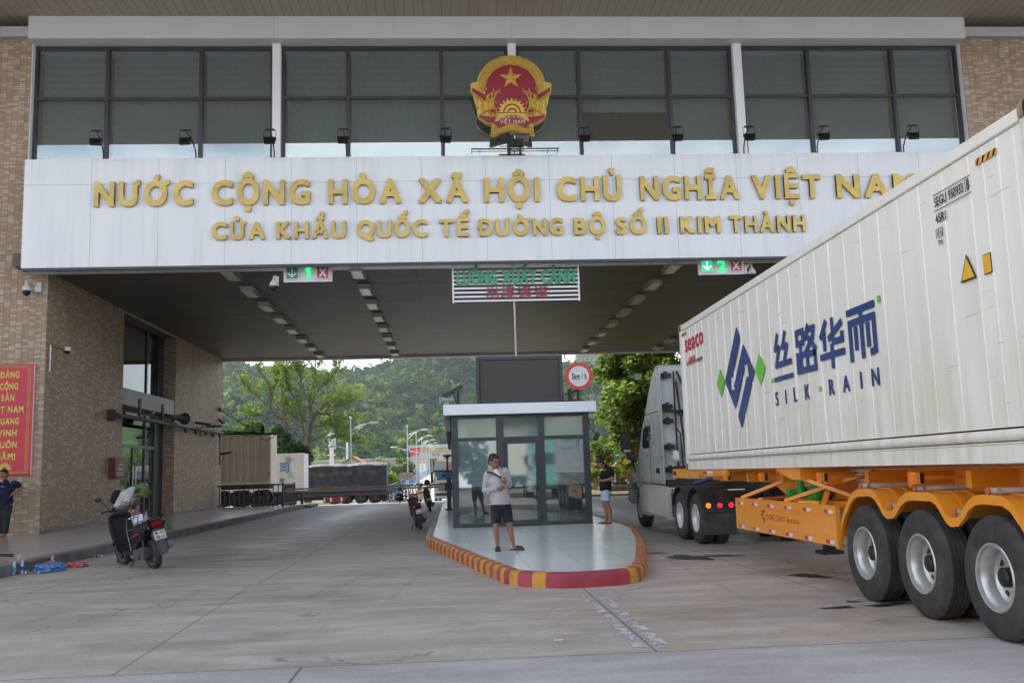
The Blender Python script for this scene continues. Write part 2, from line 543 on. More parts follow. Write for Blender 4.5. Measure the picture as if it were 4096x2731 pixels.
def _ground():
    t = NT("concrete_apron")
    x, y, z = t.xyz()
    p = t.coord()
    n1 = t.noise(p, 0.35, 6, 0.6)
    n2 = t.noise(t.comb(t.math('MULTIPLY', x, .55), t.math('MULTIPLY', y, 1.6), 0.0), 1.3, 8, 0.62)
    n3 = t.noise(p, 26, 5, 0.7)
    base = t.mix(t.ramp(n1, .35, .65), (0.40, 0.312, 0.245), (0.46, 0.382, 0.312))
    base = t.mix(t.math('MULTIPLY', t.ramp(n2, .46, .62), .85), base, (0.54, 0.47, 0.395))
    dk = t.noise(t.comb(t.math('MULTIPLY', x, .5), t.math('MULTIPLY', y, .8), 7.0), 0.9, 7, 0.6)
    base = t.mix(t.math('MULTIPLY', t.ramp(dk, .52, .72), .55), base, (0.155, 0.132, 0.117))
    # rusty tint right of the road marking
    rd = t.math('MULTIPLY', t.ramp(t.noise(p, 0.8, 5), .5, .7), t.math('MULTIPLY', t.math('SUBTRACT', 1.0, t.ramp(t.math('ABSOLUTE', t.math('SUBTRACT', x, 3.0)), 1.2, 2.6)), t.math('SUBTRACT', 1.0, t.ramp(t.math('ABSOLUTE', t.math('SUBTRACT', y, 10.6)), 1.0, 2.2))))
    base = t.mix(rd, base, (0.36, 0.25, 0.14))
    # tyre-worn dark lanes in the gateway; passage shade also painted into the floor colour
    def lane(cx, wd): return t.math('SUBTRACT', 1.0, t.ramp(t.math('ABSOLUTE', t.math('SUBTRACT', x, cx)), 0.1, wd))
    ln = t.math('MAXIMUM', lane(-4.5, 2.4), lane(6.0, 1.9))
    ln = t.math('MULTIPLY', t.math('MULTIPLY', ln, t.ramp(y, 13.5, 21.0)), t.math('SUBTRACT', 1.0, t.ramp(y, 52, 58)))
    passage_shade = t.math('MULTIPLY', t.ramp(y, 16.0, 27.0), t.math('SUBTRACT', 1.0, t.ramp(y, 53, 58)))
    base = t.mix(t.math('MULTIPLY', passage_shade, .55), base, (0.105, 0.096, 0.09))
    base = t.mix(t.math('MULTIPLY', ln, t.math('ADD', .25, t.math('MULTIPLY', n2, .7))), base, (0.085, 0.079, 0.075))
    # swept tyre marks and fine cracks
    trk = t.noise(t.comb(t.math('ADD', t.math('MULTIPLY', x, 2.6), t.math('MULTIPLY', t.math('SINE', t.math('MULTIPLY', y, .16)), 2.2)), t.math('MULTIPLY', y, .11), 3.0), 1.0, 5, .6)
    base = t.mix(t.math('MULTIPLY', t.ramp(trk, .57, .72), .32), base, (0.15, 0.125, 0.108))
    vo = t.n("TexVoronoi", feature='DISTANCE_TO_EDGE'); vo.inputs["Scale"].default_value = .33
    t.set(vo.inputs["Vector"], t.comb(t.math('ADD', x, t.math('MULTIPLY', n2, 1.3)), t.math('ADD', y, t.math('MULTIPLY', n1, 2.0)), 0.0))
    crk = t.math('MULTIPLY', t.math('LESS_THAN', vo.outputs["Distance"], .0035), t.math('GREATER_THAN', t.noise(p, .22, 2), .52))
    base = t.mix(t.math('MULTIPLY', crk, .55), base, (0.07, 0.06, 0.052))
    sp = t.noise(p, 7.5, 3, .7)
    base = t.mix(t.math('MULTIPLY', t.ramp(sp, .66, .70), .5), base, (0.10, 0.085, 0.075))
    base = t.mix(t.math('MULTIPLY', t.ramp(sp, .33, .30), .45), base, (0.55, 0.51, 0.46))
    # the separately cast near slab
    wob = t.math('ADD', y, t.math('MULTIPLY', t.noise(p, 3.0, 4), 0.02))
    near = t.math('LESS_THAN', wob, 8.5)
    nearc = t.mix(t.ramp(n2, .38, .66), (0.37, 0.335, 0.305), (0.50, 0.465, 0.43))
    base = t.mix(near, base, nearc)
    # joints
    def jy(c, wd, x0=-99, x1=99):
        a = t.math('LESS_THAN', t.math('ABSOLUTE', t.math('SUBTRACT', wob, c)), wd)
        a = t.math('MULTIPLY', a, t.math('GREATER_THAN', x, x0)); return t.math('MULTIPLY', a, t.math('LESS_THAN', x, x1))
    def jx(c, k, wd, y0, y1):
        a = t.math('LESS_THAN', t.math('ABSOLUTE', t.math('SUBTRACT', t.math('SUBTRACT', x, c), t.math('MULTIPLY', y, k))), wd)
        a = t.math('MULTIPLY', a, t.math('GREATER_THAN', y, y0)); return t.math('MULTIPLY', a, t.math('LESS_THAN', y, y1))
    js = [jy(8.5, .012), jy(15.2, .013), jy(22.0, .013), jy(29.0, .014), jy(36, .016), jx(-2.60, -.031, .008, 8.5, 15.2), jx(-1.30, 0, .012, 0, 8.5),
          jx(1.75, 0, .010, 8.5, 13.4), jx(-6.4, 0, .010, 15.2, 60), jx(-3.0, 0, .010, 15.2, 60), jx(6.9, 0, .010, 0, 60), jx(4.6, 0, .010, 12, 60)]
    j = js[0]
    for q in js[1:]: j = t.math('MAXIMUM', j, q)
    base = t.mix(t.math('MULTIPLY', j, .8), base, (0.06, 0.054, 0.05))
    # beyond the gate: pale road, then grass and soil
    far = t.ramp(y, 57.5, 59)
    base = t.mix(far, base, t.mix(t.ramp(n2, .35, .7), (0.30, 0.285, 0.27), (0.36, 0.345, 0.32)))
    gr = t.math('MULTIPLY', t.ramp(t.math('ADD', y, t.math('MULTIPLY', n1, 3.0)), 95.5, 96.5), 1.0)
    base = t.mix(gr, base, t.mix(t.ramp(n2, .4, .6), (0.07, 0.11, 0.03), (0.14, 0.17, 0.06)))
    base = t.mix(t.math('MULTIPLY', t.ramp(n3, .5, .75), .35), base, (0.12, 0.11, 0.10))
    base = t.mix(t.math('MULTIPLY', t.ramp(n3, .42, .28), .25), base, (0.45, 0.43, 0.40))
    r = t.math('SUBTRACT', 0.72, t.math('MULTIPLY', t.math('MULTIPLY', ln, t.ramp(n2, .3, .6)), 0.36))
    ag = t.noise(p, 55, 2, .6)
    base = t.mix(t.math('MULTIPLY', t.ramp(ag, .56, .66), .30), base, (0.11, 0.10, 0.09))
    base = t.mix(t.math('MULTIPLY', t.ramp(ag, .42, .34), .28), base, (0.50, 0.46, 0.41))
    t.bump(n3, 0.18, 0.006)
    return t.fin(base, r, 0, 0.45)

# ------------------------------------------------------------------ ground: one sheet, with the dip beyond the gate
def gz(y):
    if y < 58: return 0.0
    if y < 90: return -0.025*(y-58)
    return -0.8
mb = MB()
ys = [-60, -20, 0, 8, 16, 24, 32, 40, 50, 57, 58, 62, 66, 70, 74, 78, 82, 86, 90, 96, 110, 140, 200, 300, 500, 1600]
xs = [-900, -200, -60, -20, -8, 0, 8, 20, 60, 200, 900]
for y in ys:
    for x in xs: mb.v.append((x, y, gz(y)))
n = len(xs)
for i in range(len(ys)-1):
    for k in range(n-1):
        mb.f.append((i*n+k, i*n+k+1, (i+1)*n+k+1, (i+1)*n+k)); mb.m.append(0)
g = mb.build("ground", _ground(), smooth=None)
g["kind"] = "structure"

# white worn marking either side of the crack, as thin sheets
def _worn(name, col, thr):
    t = NT(name)
    x, y, z = t.xyz()
    a = t.noise(t.coord(), 5.5, 6, 0.7)
    b = t.noise(t.coord(), 30, 3, 0.6)
    m = t.ramp(t.math('ADD', t.math('MULTIPLY', a, .75), t.math('MULTIPLY', b, .25)), thr, thr+0.03)
    t.fin(col, 0.7)
    t.set(t.b.inputs["Alpha"], m)
    return t.mat
mb = MB()
mb.box(1.60, 8.56, 0.003, 1.71, 12.45, 0.005); mb.box(1.80, 8.56, 0.003, 1.92, 12.3, 0.005)
o = mb.build("road_marking", _worn("worn_white_paint", (0.56, 0.55, 0.54), .485)); o["kind"] = "structure"

def blob_sheet(cx, cy, rx, ry, seed, z=0.004, n=44, jag=.45):
    rnd = random.Random(seed)
    ph = [rnd.uniform(0, 6.28) for _ in range(6)]
    pts = []
    for k in range(n):
        t = 2*math.pi*k/n
        r = 1 + jag*(0.5*math.sin(2*t+ph[0]) + .35*math.sin(3*t+ph[1]) + .3*math.sin(5*t+ph[2]) + .22*math.sin(9*t+ph[3]))*0.9
        pts.append((cx+rx*r*math.cos(t), cy+ry*r*math.sin(t), z))
    m = MB(); m.add(pts, [tuple(range(n))])
    return m
wet = mat("wet_concrete", (0.030, 0.027, 0.025), 0.4, 0, 0.2, 6, 0.5)
for i, (cx, cy, rx, ry, jg) in enumerate(((4.15, 17.0, .30, .55, .45), (4.75, 17.1, .36, .17, .45), (3.55, 18.1, .4, .14, .6), (4.22, 10.55, .16, .10, .5), (4.75, 10.6, .22, .09, .7), (4.55, 10.95, .07, .06, .4), (5.05, 13.6, .2, .3, .5))):
    o = blob_sheet(cx, cy, rx, ry, 11+i, jag=jg).build("wet_patch", wet); empty_props(o, ("largest dark wet patch on the concrete behind the truck's drive wheels", "dark wet patch touching the largest one behind the drive wheels", "thin wet patch on the concrete between the kerb and the drive wheels", "small dark oil patch before the foremost trailer wheel", "long dark oil streak beside the foremost trailer wheel", "tiny oil spot near the foremost trailer wheel", "dark wet patch under the orange side guard")[i], "wet patch"); centre_origin(o)

# ------------------------------------------------------------------ left pavement with kerb
def _tile(name, a, b, sz, rough, grout, gw=.007, amt=.6, ang=0.0):
    t = NT(name)
    x, y, z = t.xyz()
    u = t.math('DIVIDE', x, sz); v = t.math('DIVIDE', y, sz)
    wn = t.n("TexWhiteNoise", noise_dimensions='2D'); t.set(wn.inputs["Vector"], t.comb(t.math('FLOOR', u), t.math('FLOOR', v), 0.0))
    c = t.mix(wn.outputs["Value"], a, b)
    nn = t.noise(t.coord(), 1.1, 7, .6)
    c = t.mix(t.math('MULTIPLY', t.ramp(nn, .45, .8), .22), c, tuple(q*.62 for q in a))
    e = .5-gw/sz
    g = t.math('MAXIMUM', t.math('GREATER_THAN', t.math('ABSOLUTE', t.math('SUBTRACT', t.math('FRACT', u), .5)), e),
               t.math('GREATER_THAN', t.math('ABSOLUTE', t.math('SUBTRACT', t.math('FRACT', v), .5)), e))
    c = t.mix(t.math('MULTIPLY', g, amt), c, grout)
    r = t.math('ADD', rough, t.math('MULTIPLY', t.ramp(nn, .35, .7), .05))
    return t.fin(c, r, 0, 0.5)
pave_m = _tile("pavement_tiles", (0.43, 0.375, 0.325), (0.45, 0.395, 0.345), 0.6, 0.20, (.24, .21, .18), .003, .5)
kerb_m = mat("kerb_concrete", (0.155, 0.148, 0.142), 0.75, 0, 0.35, 1.5, 0.4, dirt=(0.05, 0.045, 0.042), dirt_amt=.7, bump=.3)
PZ = 0.19
mb = MB()
mb.box(-40, 14, -0.1, -8.35, 53.4, PZ)
o = mb.build("pavement", pave_m); o["kind"] = "structure"
mb = MB()
y = 14.0
while y < 53.3:
    L = min(1.0, 53.4-y)
    mb.box(-8.344, y, -0.1, -8.0+random.uniform(-.006, .006), y+L-.012, PZ+.004+random.uniform(-.004, .003)); y += L
mb.box(-9.6, 53.41, -.1, -8.0, 53.7, PZ+.002)
mb.box(-8.3, 53.71, -.1, -7.7, 56.5, .16)
o = mb.build("kerb", kerb_m, bevel=0.012); o["kind"] = "structure"

# ------------------------------------------------------------------ the gate building
BLD = thing("gate_building", "tan tiled border gate building with a white sign band across its roofed passage", "building", (0, 29.6, 0))
TX = -12.2          # passage face of the left tower
mb = MB()
mb.box(-42, 29.6, 0, -12.96, 52.2, 15.62)
mb.box(-12.96, 29.6, 0, TX, 36.5, 8.11)
mb.box(-12.96, 43.4, 0, TX, 52.2, 8.11)
mb.box(-12.96, 36.5, 8.0, TX, 43.4, 8.11)
mb.build("wall", brick, BLD, label="tan tiled wall of the left tower")
mb = MB()
mb.box(17.47, 29.6, 0, 46, 52.2, 15.62)
mb.box(16.8, 29.6, 0, 17.47, 52.2, 8.11)
mb.build("wall", brick, BLD, label="tan tiled wall of the right tower")
trim = mat("grey_trim", (0.40, 0.40, 0.41), 0.5, 0, .08, 2)
mb = MB()
mb.box(-42, 29.35, 15.62, -12.96, 30.2, 15.95); mb.box(17.5, 29.35, 15.62, 46, 30.2, 15.95)
mb.each("trim_band", trim, BLD)
# skirting: black at the foot of the wall
mb = MB(); mb.box(TX, 29.62, PZ, TX+.02, 36.48, PZ+.11); mb.box(TX, 43.42, PZ, TX+.02, 52.2, PZ+.11)
mb.each("skirting", charcoal, BLD)
# fascia over the windows
mb = MB(); mb.box(-12.95, 29.25, 15.5, 17.5, 30.4, 16.25)
def _fascia():
    t = NT("fascia_panel")
    x, y, z = t.xyz()
    f = t.math('FRACT', t.math('DIVIDE', t.math('ADD', x, 12.95), 3.8))
    g = t.math('LESS_THAN', f, 0.003)
    n = t.noise(t.coord(), .7, 4)
    c = t.mix(t.ramp(n, .3, .7), (0.60, 0.60, 0.61), (0.54, 0.54, 0.55))
    return t.fin(t.mix(t.math('MULTIPLY', g, .6), c, (.2, .2, .2)), 0.4, 0, .5)
mb.build("fascia", _fascia(), BLD)
# roof with long overhang; height and rear reach made up to shade yard and passage
mb = MB()
mb.box(-60, 18.7, 16.26, 64, 68, 25.5)
rf = mb.build("roof", soffit_m, BLD)
# passage ceiling
mb = MB(); mb.box(TX-.7, 28.75, 8.112, 17.4, 52.4, 8.5)
mb.build("ceiling", ceil_m, BLD)
mb = MB(); mb.box(TX, 52.2, 7.98, 16.8, 52.55, 8.9)
mb.build("edge_beam", alu_white, BLD)
mb = MB(); mb.box(-12.9, 30.9, 8.6, 17.4, 52, 8.8); mb.box(-12.9, 36, 8.8, 17.4, 36.2, 16.2)
mb.build("floor", mat("inner_room", (0.20, 0.20, 0.19), .8), BLD)
# sign band
mb = MB(); mb.box(-12.60, 28.6, 8.01, 18.6, 29.58, 11.35)
sb = mb.build("sign_band", banner_m, BLD, bevel=.01)
mb = MB(); mb.box(-12.58, 28.62, 7.93, 18.5, 28.75, 8.008)
mb.build("drip_edge", charcoal, BLD)

def px2x(px):      # front plane of the lettering, measured on the photo at two heights (metres along the facade)
    return px
L1 = [("NƯỚC", -10.50, -7.59), ("CỘNG", -7.03, -4.10), ("HÒA", -3.55, -1.34), ("XÃ", -.81, .70), ("HỘI", 1.20, 2.91),
      ("CHỦ", 3.45, 5.47), ("NGHĨA", 6.06, 9.20), ("VIỆT", 9.62, 11.83), ("NAM", 12.33, 14.94)]
L2 = [("CỬA", -7.02, -5.45), ("KHẨU", -5.11, -3.02), ("QUỐC", -2.69, -.56), ("TẾ", -.21, .72), ("ĐƯỜNG", .97, 3.60),
      ("BỘ", 3.94, 4.92), ("SỐ", 5.25, 6.20), ("II", 6.54, 6.88), ("KIM", 7.26, 8.53), ("THÀNH", 8.83, 11.24)]
def big_letters(lines, zb, cap):
    for wd, x0, x1 in lines:
        vs, fs = text_geo(wd, cap=cap, bold=0.034, depth=0.10, gap=.15)
        a = min(v[0] for v in vs); b = max(v[0] for v in vs)
        k = (x1-x0)/(b-a)
        mb = MB()
        mb.add([((v[0]-a)*k, v[1], v[2]) for v in vs], fs, basis((x0, 28.53, zb), (1, 0, 0), (0, 0, 1), (0, -1, 0)))
        mb.build("lettering", gold, sb)
big_letters(L1, 9.87, .70)
big_letters(L2, 8.79, .49)

# ---- strip windows
pane_m = glass_mat("dark_reflective_glass", (0.80, 0.84, 0.85), 0.20)
def _blind():
    t = NT("striped_blind")
    x, y, z = t.xyz()
    f = t.math('SINE', t.math('MULTIPLY', z, 27.0))
    w_ = t.noise(t.comb(t.math('MULTIPLY', x, .3), 0.0, t.math('MULTIPLY', z, 1.5)), 1.0, 3)
    f = t.math('ADD', t.math('MULTIPLY', f, .5), .5)
    up = t.ramp(z, 13.4, 13.9)
    f = t.math('MULTIPLY', f, t.math('ADD', .25, t.math('MULTIPLY', up, .75)))
    c = t.mix(f, (0.34, 0.39, 0.40), (0.275, 0.32, 0.33))
    pc = t.n("TexWhiteNoise", noise_dimensions='2D'); t.set(pc.inputs["Vector"], t.comb(t.math('FLOOR', t.math('DIVIDE', x, 2.6)), t.math('GREATER_THAN', z, 13.76), 0.0))
    c = t.mix(t.math('MULTIPLY', pc.outputs["Value"], .35), c, (0.16, 0.185, 0.19))
    c = t.mix(t.math('MULTIPLY', t.ramp(w_, .4, .7), .4), c, (0.25, 0.29, 0.30))
    return t.fin(c, 0.8, 0, .2)
blind_m = _blind()
bays = [(-12.93, -5.46, (-10.68, -7.75)), (-5.18, 2.14, (-3.07, -.04)), (2.42, 9.64, (4.49, 7.51)), (9.94, 17.45, (12.25, 15.17))]
for bi, (x0, x1, ms) in enumerate(bays):
    fr = MB()
    z0, z1, zm = 11.30, 15.50, 13.76
    fr.box(x0, 29.82, z0, x0+.09, 29.98, z1); fr.box(x1-.09, 29.82, z0, x1, 29.98, z1)
    fr.box(x0+.09, 29.82, z1-.10, x1-.09, 29.98, z1); fr.box(x0+.09, 29.82, z0, x1-.09, 29.98, z0+.06)
    for mx_ in ms: fr.box(mx_-.055, 29.80, z0+.06, mx_+.055, 29.99, z1-.1)
    e = [x0+.09] + [q for mx_ in ms for q in (mx_-.055, mx_+.055)] + [x1-.09]
    for a, b in zip(e[0::2], e[1::2]): fr.box(a, 29.83, zm-.045, b, 29.97, zm+.045)
    wi = fr.build("window", charcoal, BLD)
    pn = MB(); pn.box(x0+.05, 29.90, z0+.03, x1-.05, 29.906, z1-.03)
    pn.build("pane", pane_m, wi)
    bl = MB()
    for ci, (a, b) in enumerate(zip(e[0::2], e[1::2])):
        zb = 11.5
        if bi == 2 and ci == 1: zb = 13.42
        bl.box(a+.02, 30.25, zb, b-.02, 30.262, z1-.05)
    if bi == 2: bl.box(e[2]+.02, 30.24, 13.36, e[3]-.02, 30.27, 13.42)
    bl.build("blind", blind_m, wi)
for x0, x1 in ((-5.45, -5.19), (2.15, 2.41), (9.65, 9.93)):
    mb = MB(); mb.box(x0, 29.62, 11.3, x1, 30.1, 15.5); mb.build("pillar", alu_white, BLD)
mb = MB(); mb.box(-12.96, 29.62, 11.3, -12.932, 30.2, 15.5); mb.box(17.452, 29.62, 11.3, 17.47, 30.2, 15.5); mb.each("jamb", alu_white, BLD)

# ---- recessed glazed entrance in the left tower
RX = -12.75
door_glass = glass_mat("entrance_glass", (0.42, 0.50, 0.47), 0.30)
fr = MB()
fr.box(RX-.05, 36.5, PZ, RX+.05, 36.58, 4.55); fr.box(RX-.05, 42.2, PZ, RX+.05, 43.39, 4.55)
for yy in (37.95, 40.95): fr.box(RX-.05, yy-.07, PZ, RX+.06, yy+.07, 4.55)
fr.box(RX-.04, 36.58, 3.02, RX+.05, 37.88, 3.14); fr.box(RX-.04, 38.02, 3.02, RX+.05, 40.88, 3.14); fr.box(RX-.04, 41.02, 3.02, RX+.05, 42.2, 3.14)
fr.box(RX-.04, 36.58, 4.42, RX+.05, 37.88, 4.55); fr.box(RX-.04, 38.02, 4.42, RX+.05, 40.88, 4.55); fr.box(RX-.04, 41.02, 4.42, RX+.05, 42.2, 4.55)
fr.box(RX-.04, 39.40, PZ, RX+.05, 39.46, 3.02)
dr = fr.build("door", charcoal, BLD)
pn = MB(); pn.box(RX-.004, 36.55, PZ, RX+.004, 42.25, 4.5); pn.build("pane", door_glass, dr)
bd = MB(); bd.box(RX+.006, 36.6, 1.17, RX+.010, 42.18, 1.30); bd.build("stripe", mat("navy_film", (.03, .04, .13), .5), dr)
for yy in (39.25, 39.62):
    h = MB(); h.tube([(RX+.12, yy, .75), (RX+.12, yy, 2.3)], .02, 8); h.tube([(RX, yy, .95), (RX+.12, yy, .95)], .012, 6); h.tube([(RX, yy, 2.1), (RX+.12, yy, 2.1)], .012, 6)
    h.build("handle", steel, dr, smooth=40)
mb = MB(); mb.box(-12.95, 36.51, 4.56, TX-.03, 43.39, 5.2); mb.build("lintel", mat("lintel_panel", (.33, .32, .33), .55, 0, .1, 1.5), BLD)
fr = MB()
for yy in (36.55, 38.0, 41.0, 43.2): fr.box(RX-.05, yy-.06, 5.2, RX+.05, yy+.06, 8.0)
fr.box(RX-.05, 42.55, 5.2, RX+.04, 43.14, 8.0)
uw = fr.build("window", charcoal, BLD)
pn = MB(); pn.box(RX-.004, 36.5, 5.2, RX+.004, 43.3, 8.0); pn.build("pane", glass_mat("upper_glass", (.14, .17, .17), .10), uw)
mb = MB(); mb.box(-14.6, 36.4, 0.1, -14.5, 43.5, 8.1); mb.build("inner_wall", mat("lobby", (.16, .15, .14), .8), BLD)
# ------------------------------------------------------------------ island with striped kerb
IZ = 0.2
def arc_pts(P, rad, n=7):
    """round the corners of an open polyline"""
    out = [Vector(P[0])]
    for i in range(1, len(P)-1):
        a, b, c = Vector(P[i-1]), Vector(P[i]), Vector(P[i+1])
        d = min(rad, (a-b).length*.45, (c-b).length*.45)
        p = b+(a-b).normalized()*d; q = b+(c-b).normalized()*d
        for k in range(n+1):
            t = k/n
            out.append(p*(1-t)**2 + b*2*t*(1-t) + q*t*t)
    out.append(Vector(P[-1]))
    return out
def resample(P, step):
    out = [P[0].copy()]; acc = 0
    for a, b in zip(P, P[1:]):
        L = (b-a).length; t = step-acc
        while t <= L:
            out.append(a.lerp(b, t/L)); t += step
        acc = (acc+L) % step if L else acc
        acc = L-(t-step)
    out.append(P[-1].copy())
    return out
outer = arc_pts([(-.62, 47.6), (-.62, 22.1), (.04, 18.15), (.50, 15.4), (.80, 13.72), (1.40, 13.22), (1.95, 13.22), (2.55, 13.45), (2.86, 14.35), (3.12, 15.6), (3.70, 18.5), (4.02, 20.4), (4.42, 23.2), (4.5, 26), (4.5, 47.6)], .9)
ISL = thing("traffic_island", "raised white tiled island with a red and yellow striped kerb carrying the glass booth", "traffic island", (1.9, 25, 0))
mb = MB()
pts = resample(outer, .045)
prof = [(0.0, -.05), (0.0, .13), (.012, .17), (.035, .195), (.07, .206), (.175, .206), (.175, .10)]
nrm = []
for i, p in enumerate(pts):
    d = (pts[min(i+1, len(pts)-1)]-pts[max(i-1, 0)]).normalized()
    nrm.append(Vector((-d.y, d.x)))       # inward (outline runs from the left rear round the nose)
rings = []
for p, nn in zip(pts, nrm):
    rings.append(len(mb.v))
    for o_, h in prof: mb.v.append((p.x+nn.x*o_, p.y+nn.y*o_, h))
# stripes by arc length
S = [0.0]
for a, b in zip(pts, pts[1:]): S.append(S[-1]+(b-a).length)
def stripe(i):
    p = pts[i]
    if p.y > 22.15 and p.x < 1: return 2
    if p.y > 24.6: return 2
    if p.x > 1.36 and p.y < 13.6 and p.x < 2.42: return 0
    s = S[i]
    return 1 if (s/.245) % 2 < 1 else 0
m = len(prof)
for i in range(len(pts)-1):
    c = stripe(i)
    for k in range(m-1):
        mb.f.append((rings[i]+k, rings[i]+k+1, rings[i+1]+k+1, rings[i+1]+k)); mb.m.append(c)
k_red = mat("red_kerb_paint", (0.36, 0.045, 0.060), .6, 0, .22, 2.5, .4, dirt=(.16, .07, .06), dirt_amt=.5, bump=.15)
k_yel = mat("yellow_kerb_paint", (0.52, 0.27, 0.025), .6, 0, .18, 3, .4, dirt=(.20, .13, .05), dirt_amt=.6, bump=.15)
k_grey = mat("bare_kerb", (0.33, 0.27, 0.24), .7, 0, .3, 2, .4, dirt=(.14, .11, .1), dirt_amt=.6, bump=.2)
mb.build("kerb", [k_red, k_yel, k_grey], ISL, smooth=50)
isl_tile = _tile("island_tiles", (0.68, 0.68, 0.66), (0.73, 0.73, 0.71), 0.78, 0.17, (.2, .2, .19), .005, .45)
mb = MB()
inner = [(p.x+n_.x*.17, p.y+n_.y*.17) for p, n_ in zip(pts[::4], nrm[::4])]
mb.prism(inner, -.05, IZ-.001, 'z')
mb.build("tiled_top", isl_tile, ISL)

# ------------------------------------------------------------------ guard booth
BF, BX0, BX1, BB = 25.25, .03, 3.68, 45.5
BOOTH = thing("guard_booth", "long glazed booth with dark frames and a flat white roof edge on the island", "booth", (1.85, 35, IZ))
mb = MB()
def fb(x0, z0, x1, z1, y0=BF, y1=BF+.11): mb.box(x0, y0, z0, x1, y1, z1)
zt = 3.10
fb(BX0, IZ, BX0+.17, zt); fb(1.205, IZ, 1.405, zt, BF-.004); fb(2.33, IZ, 2.48, zt, BF-.004); fb(BX1-.17, IZ, BX1, zt)
for a, b in ((BX0+.17, 1.205), (1.405, 2.33), (2.48, BX1-.17)):
    fb(a, 3.02, b, zt); fb(a, 2.43, b, 2.52)
for a, b in ((BX0+.17, 1.205), (2.48, BX1-.17)): fb(a, IZ, b, IZ+.10)
# side walls
for yy in (28.4, 31.6, 34.8, 38, 41.2): mb.box(BX0, yy, IZ, BX0+.1, yy+.12, zt); mb.box(BX1-.1, yy, IZ, BX1, yy+.12, zt)
for x in (BX0, BX1-.1):
    mb.box(x+.001, BF+.111, 2.43, x+.099, BB, 2.52); mb.box(x+.001, BF+.111, IZ, x+.099, BB, IZ+.9); mb.box(x+.001, BF+.111, 3.0, x+.099, BB, zt)
mb.box(BX0, BB, IZ, BX1, BB+.1, zt)
mb.build("frame", charcoal, BOOTH)
frost_l = glass_mat("frosted_pane", (.5, .55, .5), .10, .08, (.46, .52, .40), .62)
frost_d = glass_mat("tinted_pane", (.30, .38, .40), .12, .06, (.16, .22, .23), .5)
film = glass_mat("filmed_pane", (.30, .40, .39), .22, .03, (.21, .31, .31), .58)
clear = glass_mat("clear_pane", (.50, .56, .54), .12, .01, (.12, .14, .14), .25)
for (a, b, z0, z1, m_, nm) in ((BX0+.17, 1.205, 2.52, 3.02, frost_l, "pane"), (1.405, 2.33, 2.52, 3.02, frost_d, "pane"), (2.48, BX1-.17, 2.52, 3.02, frost_l, "pane"),
     (BX0+.17, 1.205, 1.235, 2.43, film, "pane"), (BX0+.17, 1.205, .3, 1.230, clear, "pane"), (2.48, BX1-.17, 1.235, 2.43, film, "pane"), (2.48, BX1-.17, .3, 1.230, clear, "pane")):
    q = MB(); q.box(a-.03, BF+.05, z0-.02 if z0 not in (1.235,) else z0, b+.03, BF+.056, z1+.02 if z1 not in (1.230,) else z1); q.build(nm, m_, BOOTH)
q = MB()
for x in (BX0+.05, BX1-.05): q.box(x-.003, BF+.2, 1.1, x+.003, BB, 3.0)
q.build("side_pane", clear, BOOTH)
mb = MB(); dx0, dx1, dz0, dz1 = 1.41, 2.325, IZ+.02, 2.425
mb.box(dx0, BF-.01, dz0, dx0+.09, BF+.09, dz1); mb.box(dx1-.09, BF-.01, dz0, dx1, BF+.09, dz1)
mb.box(dx0+.09, BF-.009, dz1-.09, dx1-.09, BF+.089, dz1); mb.box(dx0+.09, BF-.009, dz0, dx1-.09, BF+.089, dz0+.13)
door = mb.build("door", charcoal, BOOTH)
q = MB(); q.box(dx0+.07, BF+.04, 1.235, dx1-.07, BF+.046, dz1-.07); q.build("pane", film, door)
q = MB(); q.box(dx0+.07, BF+.04, dz0+.1, dx1-.07, BF+.046, 1.230); q.build("pane", clear, door)
q = MB(); q.tube([(dx1-.045, BF-.01, 1.16), (dx1-.045, BF-.05, 1.16), (dx1-.15, BF-.05, 1.16)], .011, 6); q.box(dx1-.07, BF-.018, 1.05, dx1-.02, BF-.009, 1.25); q.build("handle", black, door)
q = MB()
for z in (.55, 1.4, 2.2): q.box(dx0-.03, BF-.03, z, dx0+.03, BF-.011, z+.16)
q.each("hinge", black, door)
mb = MB(); mb.box(-.17, 25.0, 3.11, 3.86, 46.2, 3.385)
mb.build("roof", mat("white_roof_edge", (.74, .75, .77), .38, 0, .05, 1), BOOTH, bevel=.012)
mb = MB()
for i in range(14):       # ribbed roller shutters folded under the left eave
    yy = 25.9+i*1.35
    mb.box(-.11, yy, 2.72, .02, yy+1.2, 3.10)
mb.build("eave_box", mat("grey_shutter", (.16, .16, .165), .5, .3, .3, 8), BOOTH, bevel=.02)
inner = mat("booth_interior", (.16, .17, .16), .8, 0, .2, 2)
mb = MB(); mb.box(BX0+.12, 30.0, IZ, BX1-.12, 30.08, 3.0); mb.box(BX0+.11, BF+.3, IZ+.002, BX1-.11, 29.9, IZ+.02)
mb.build("partition", inner, BOOTH)
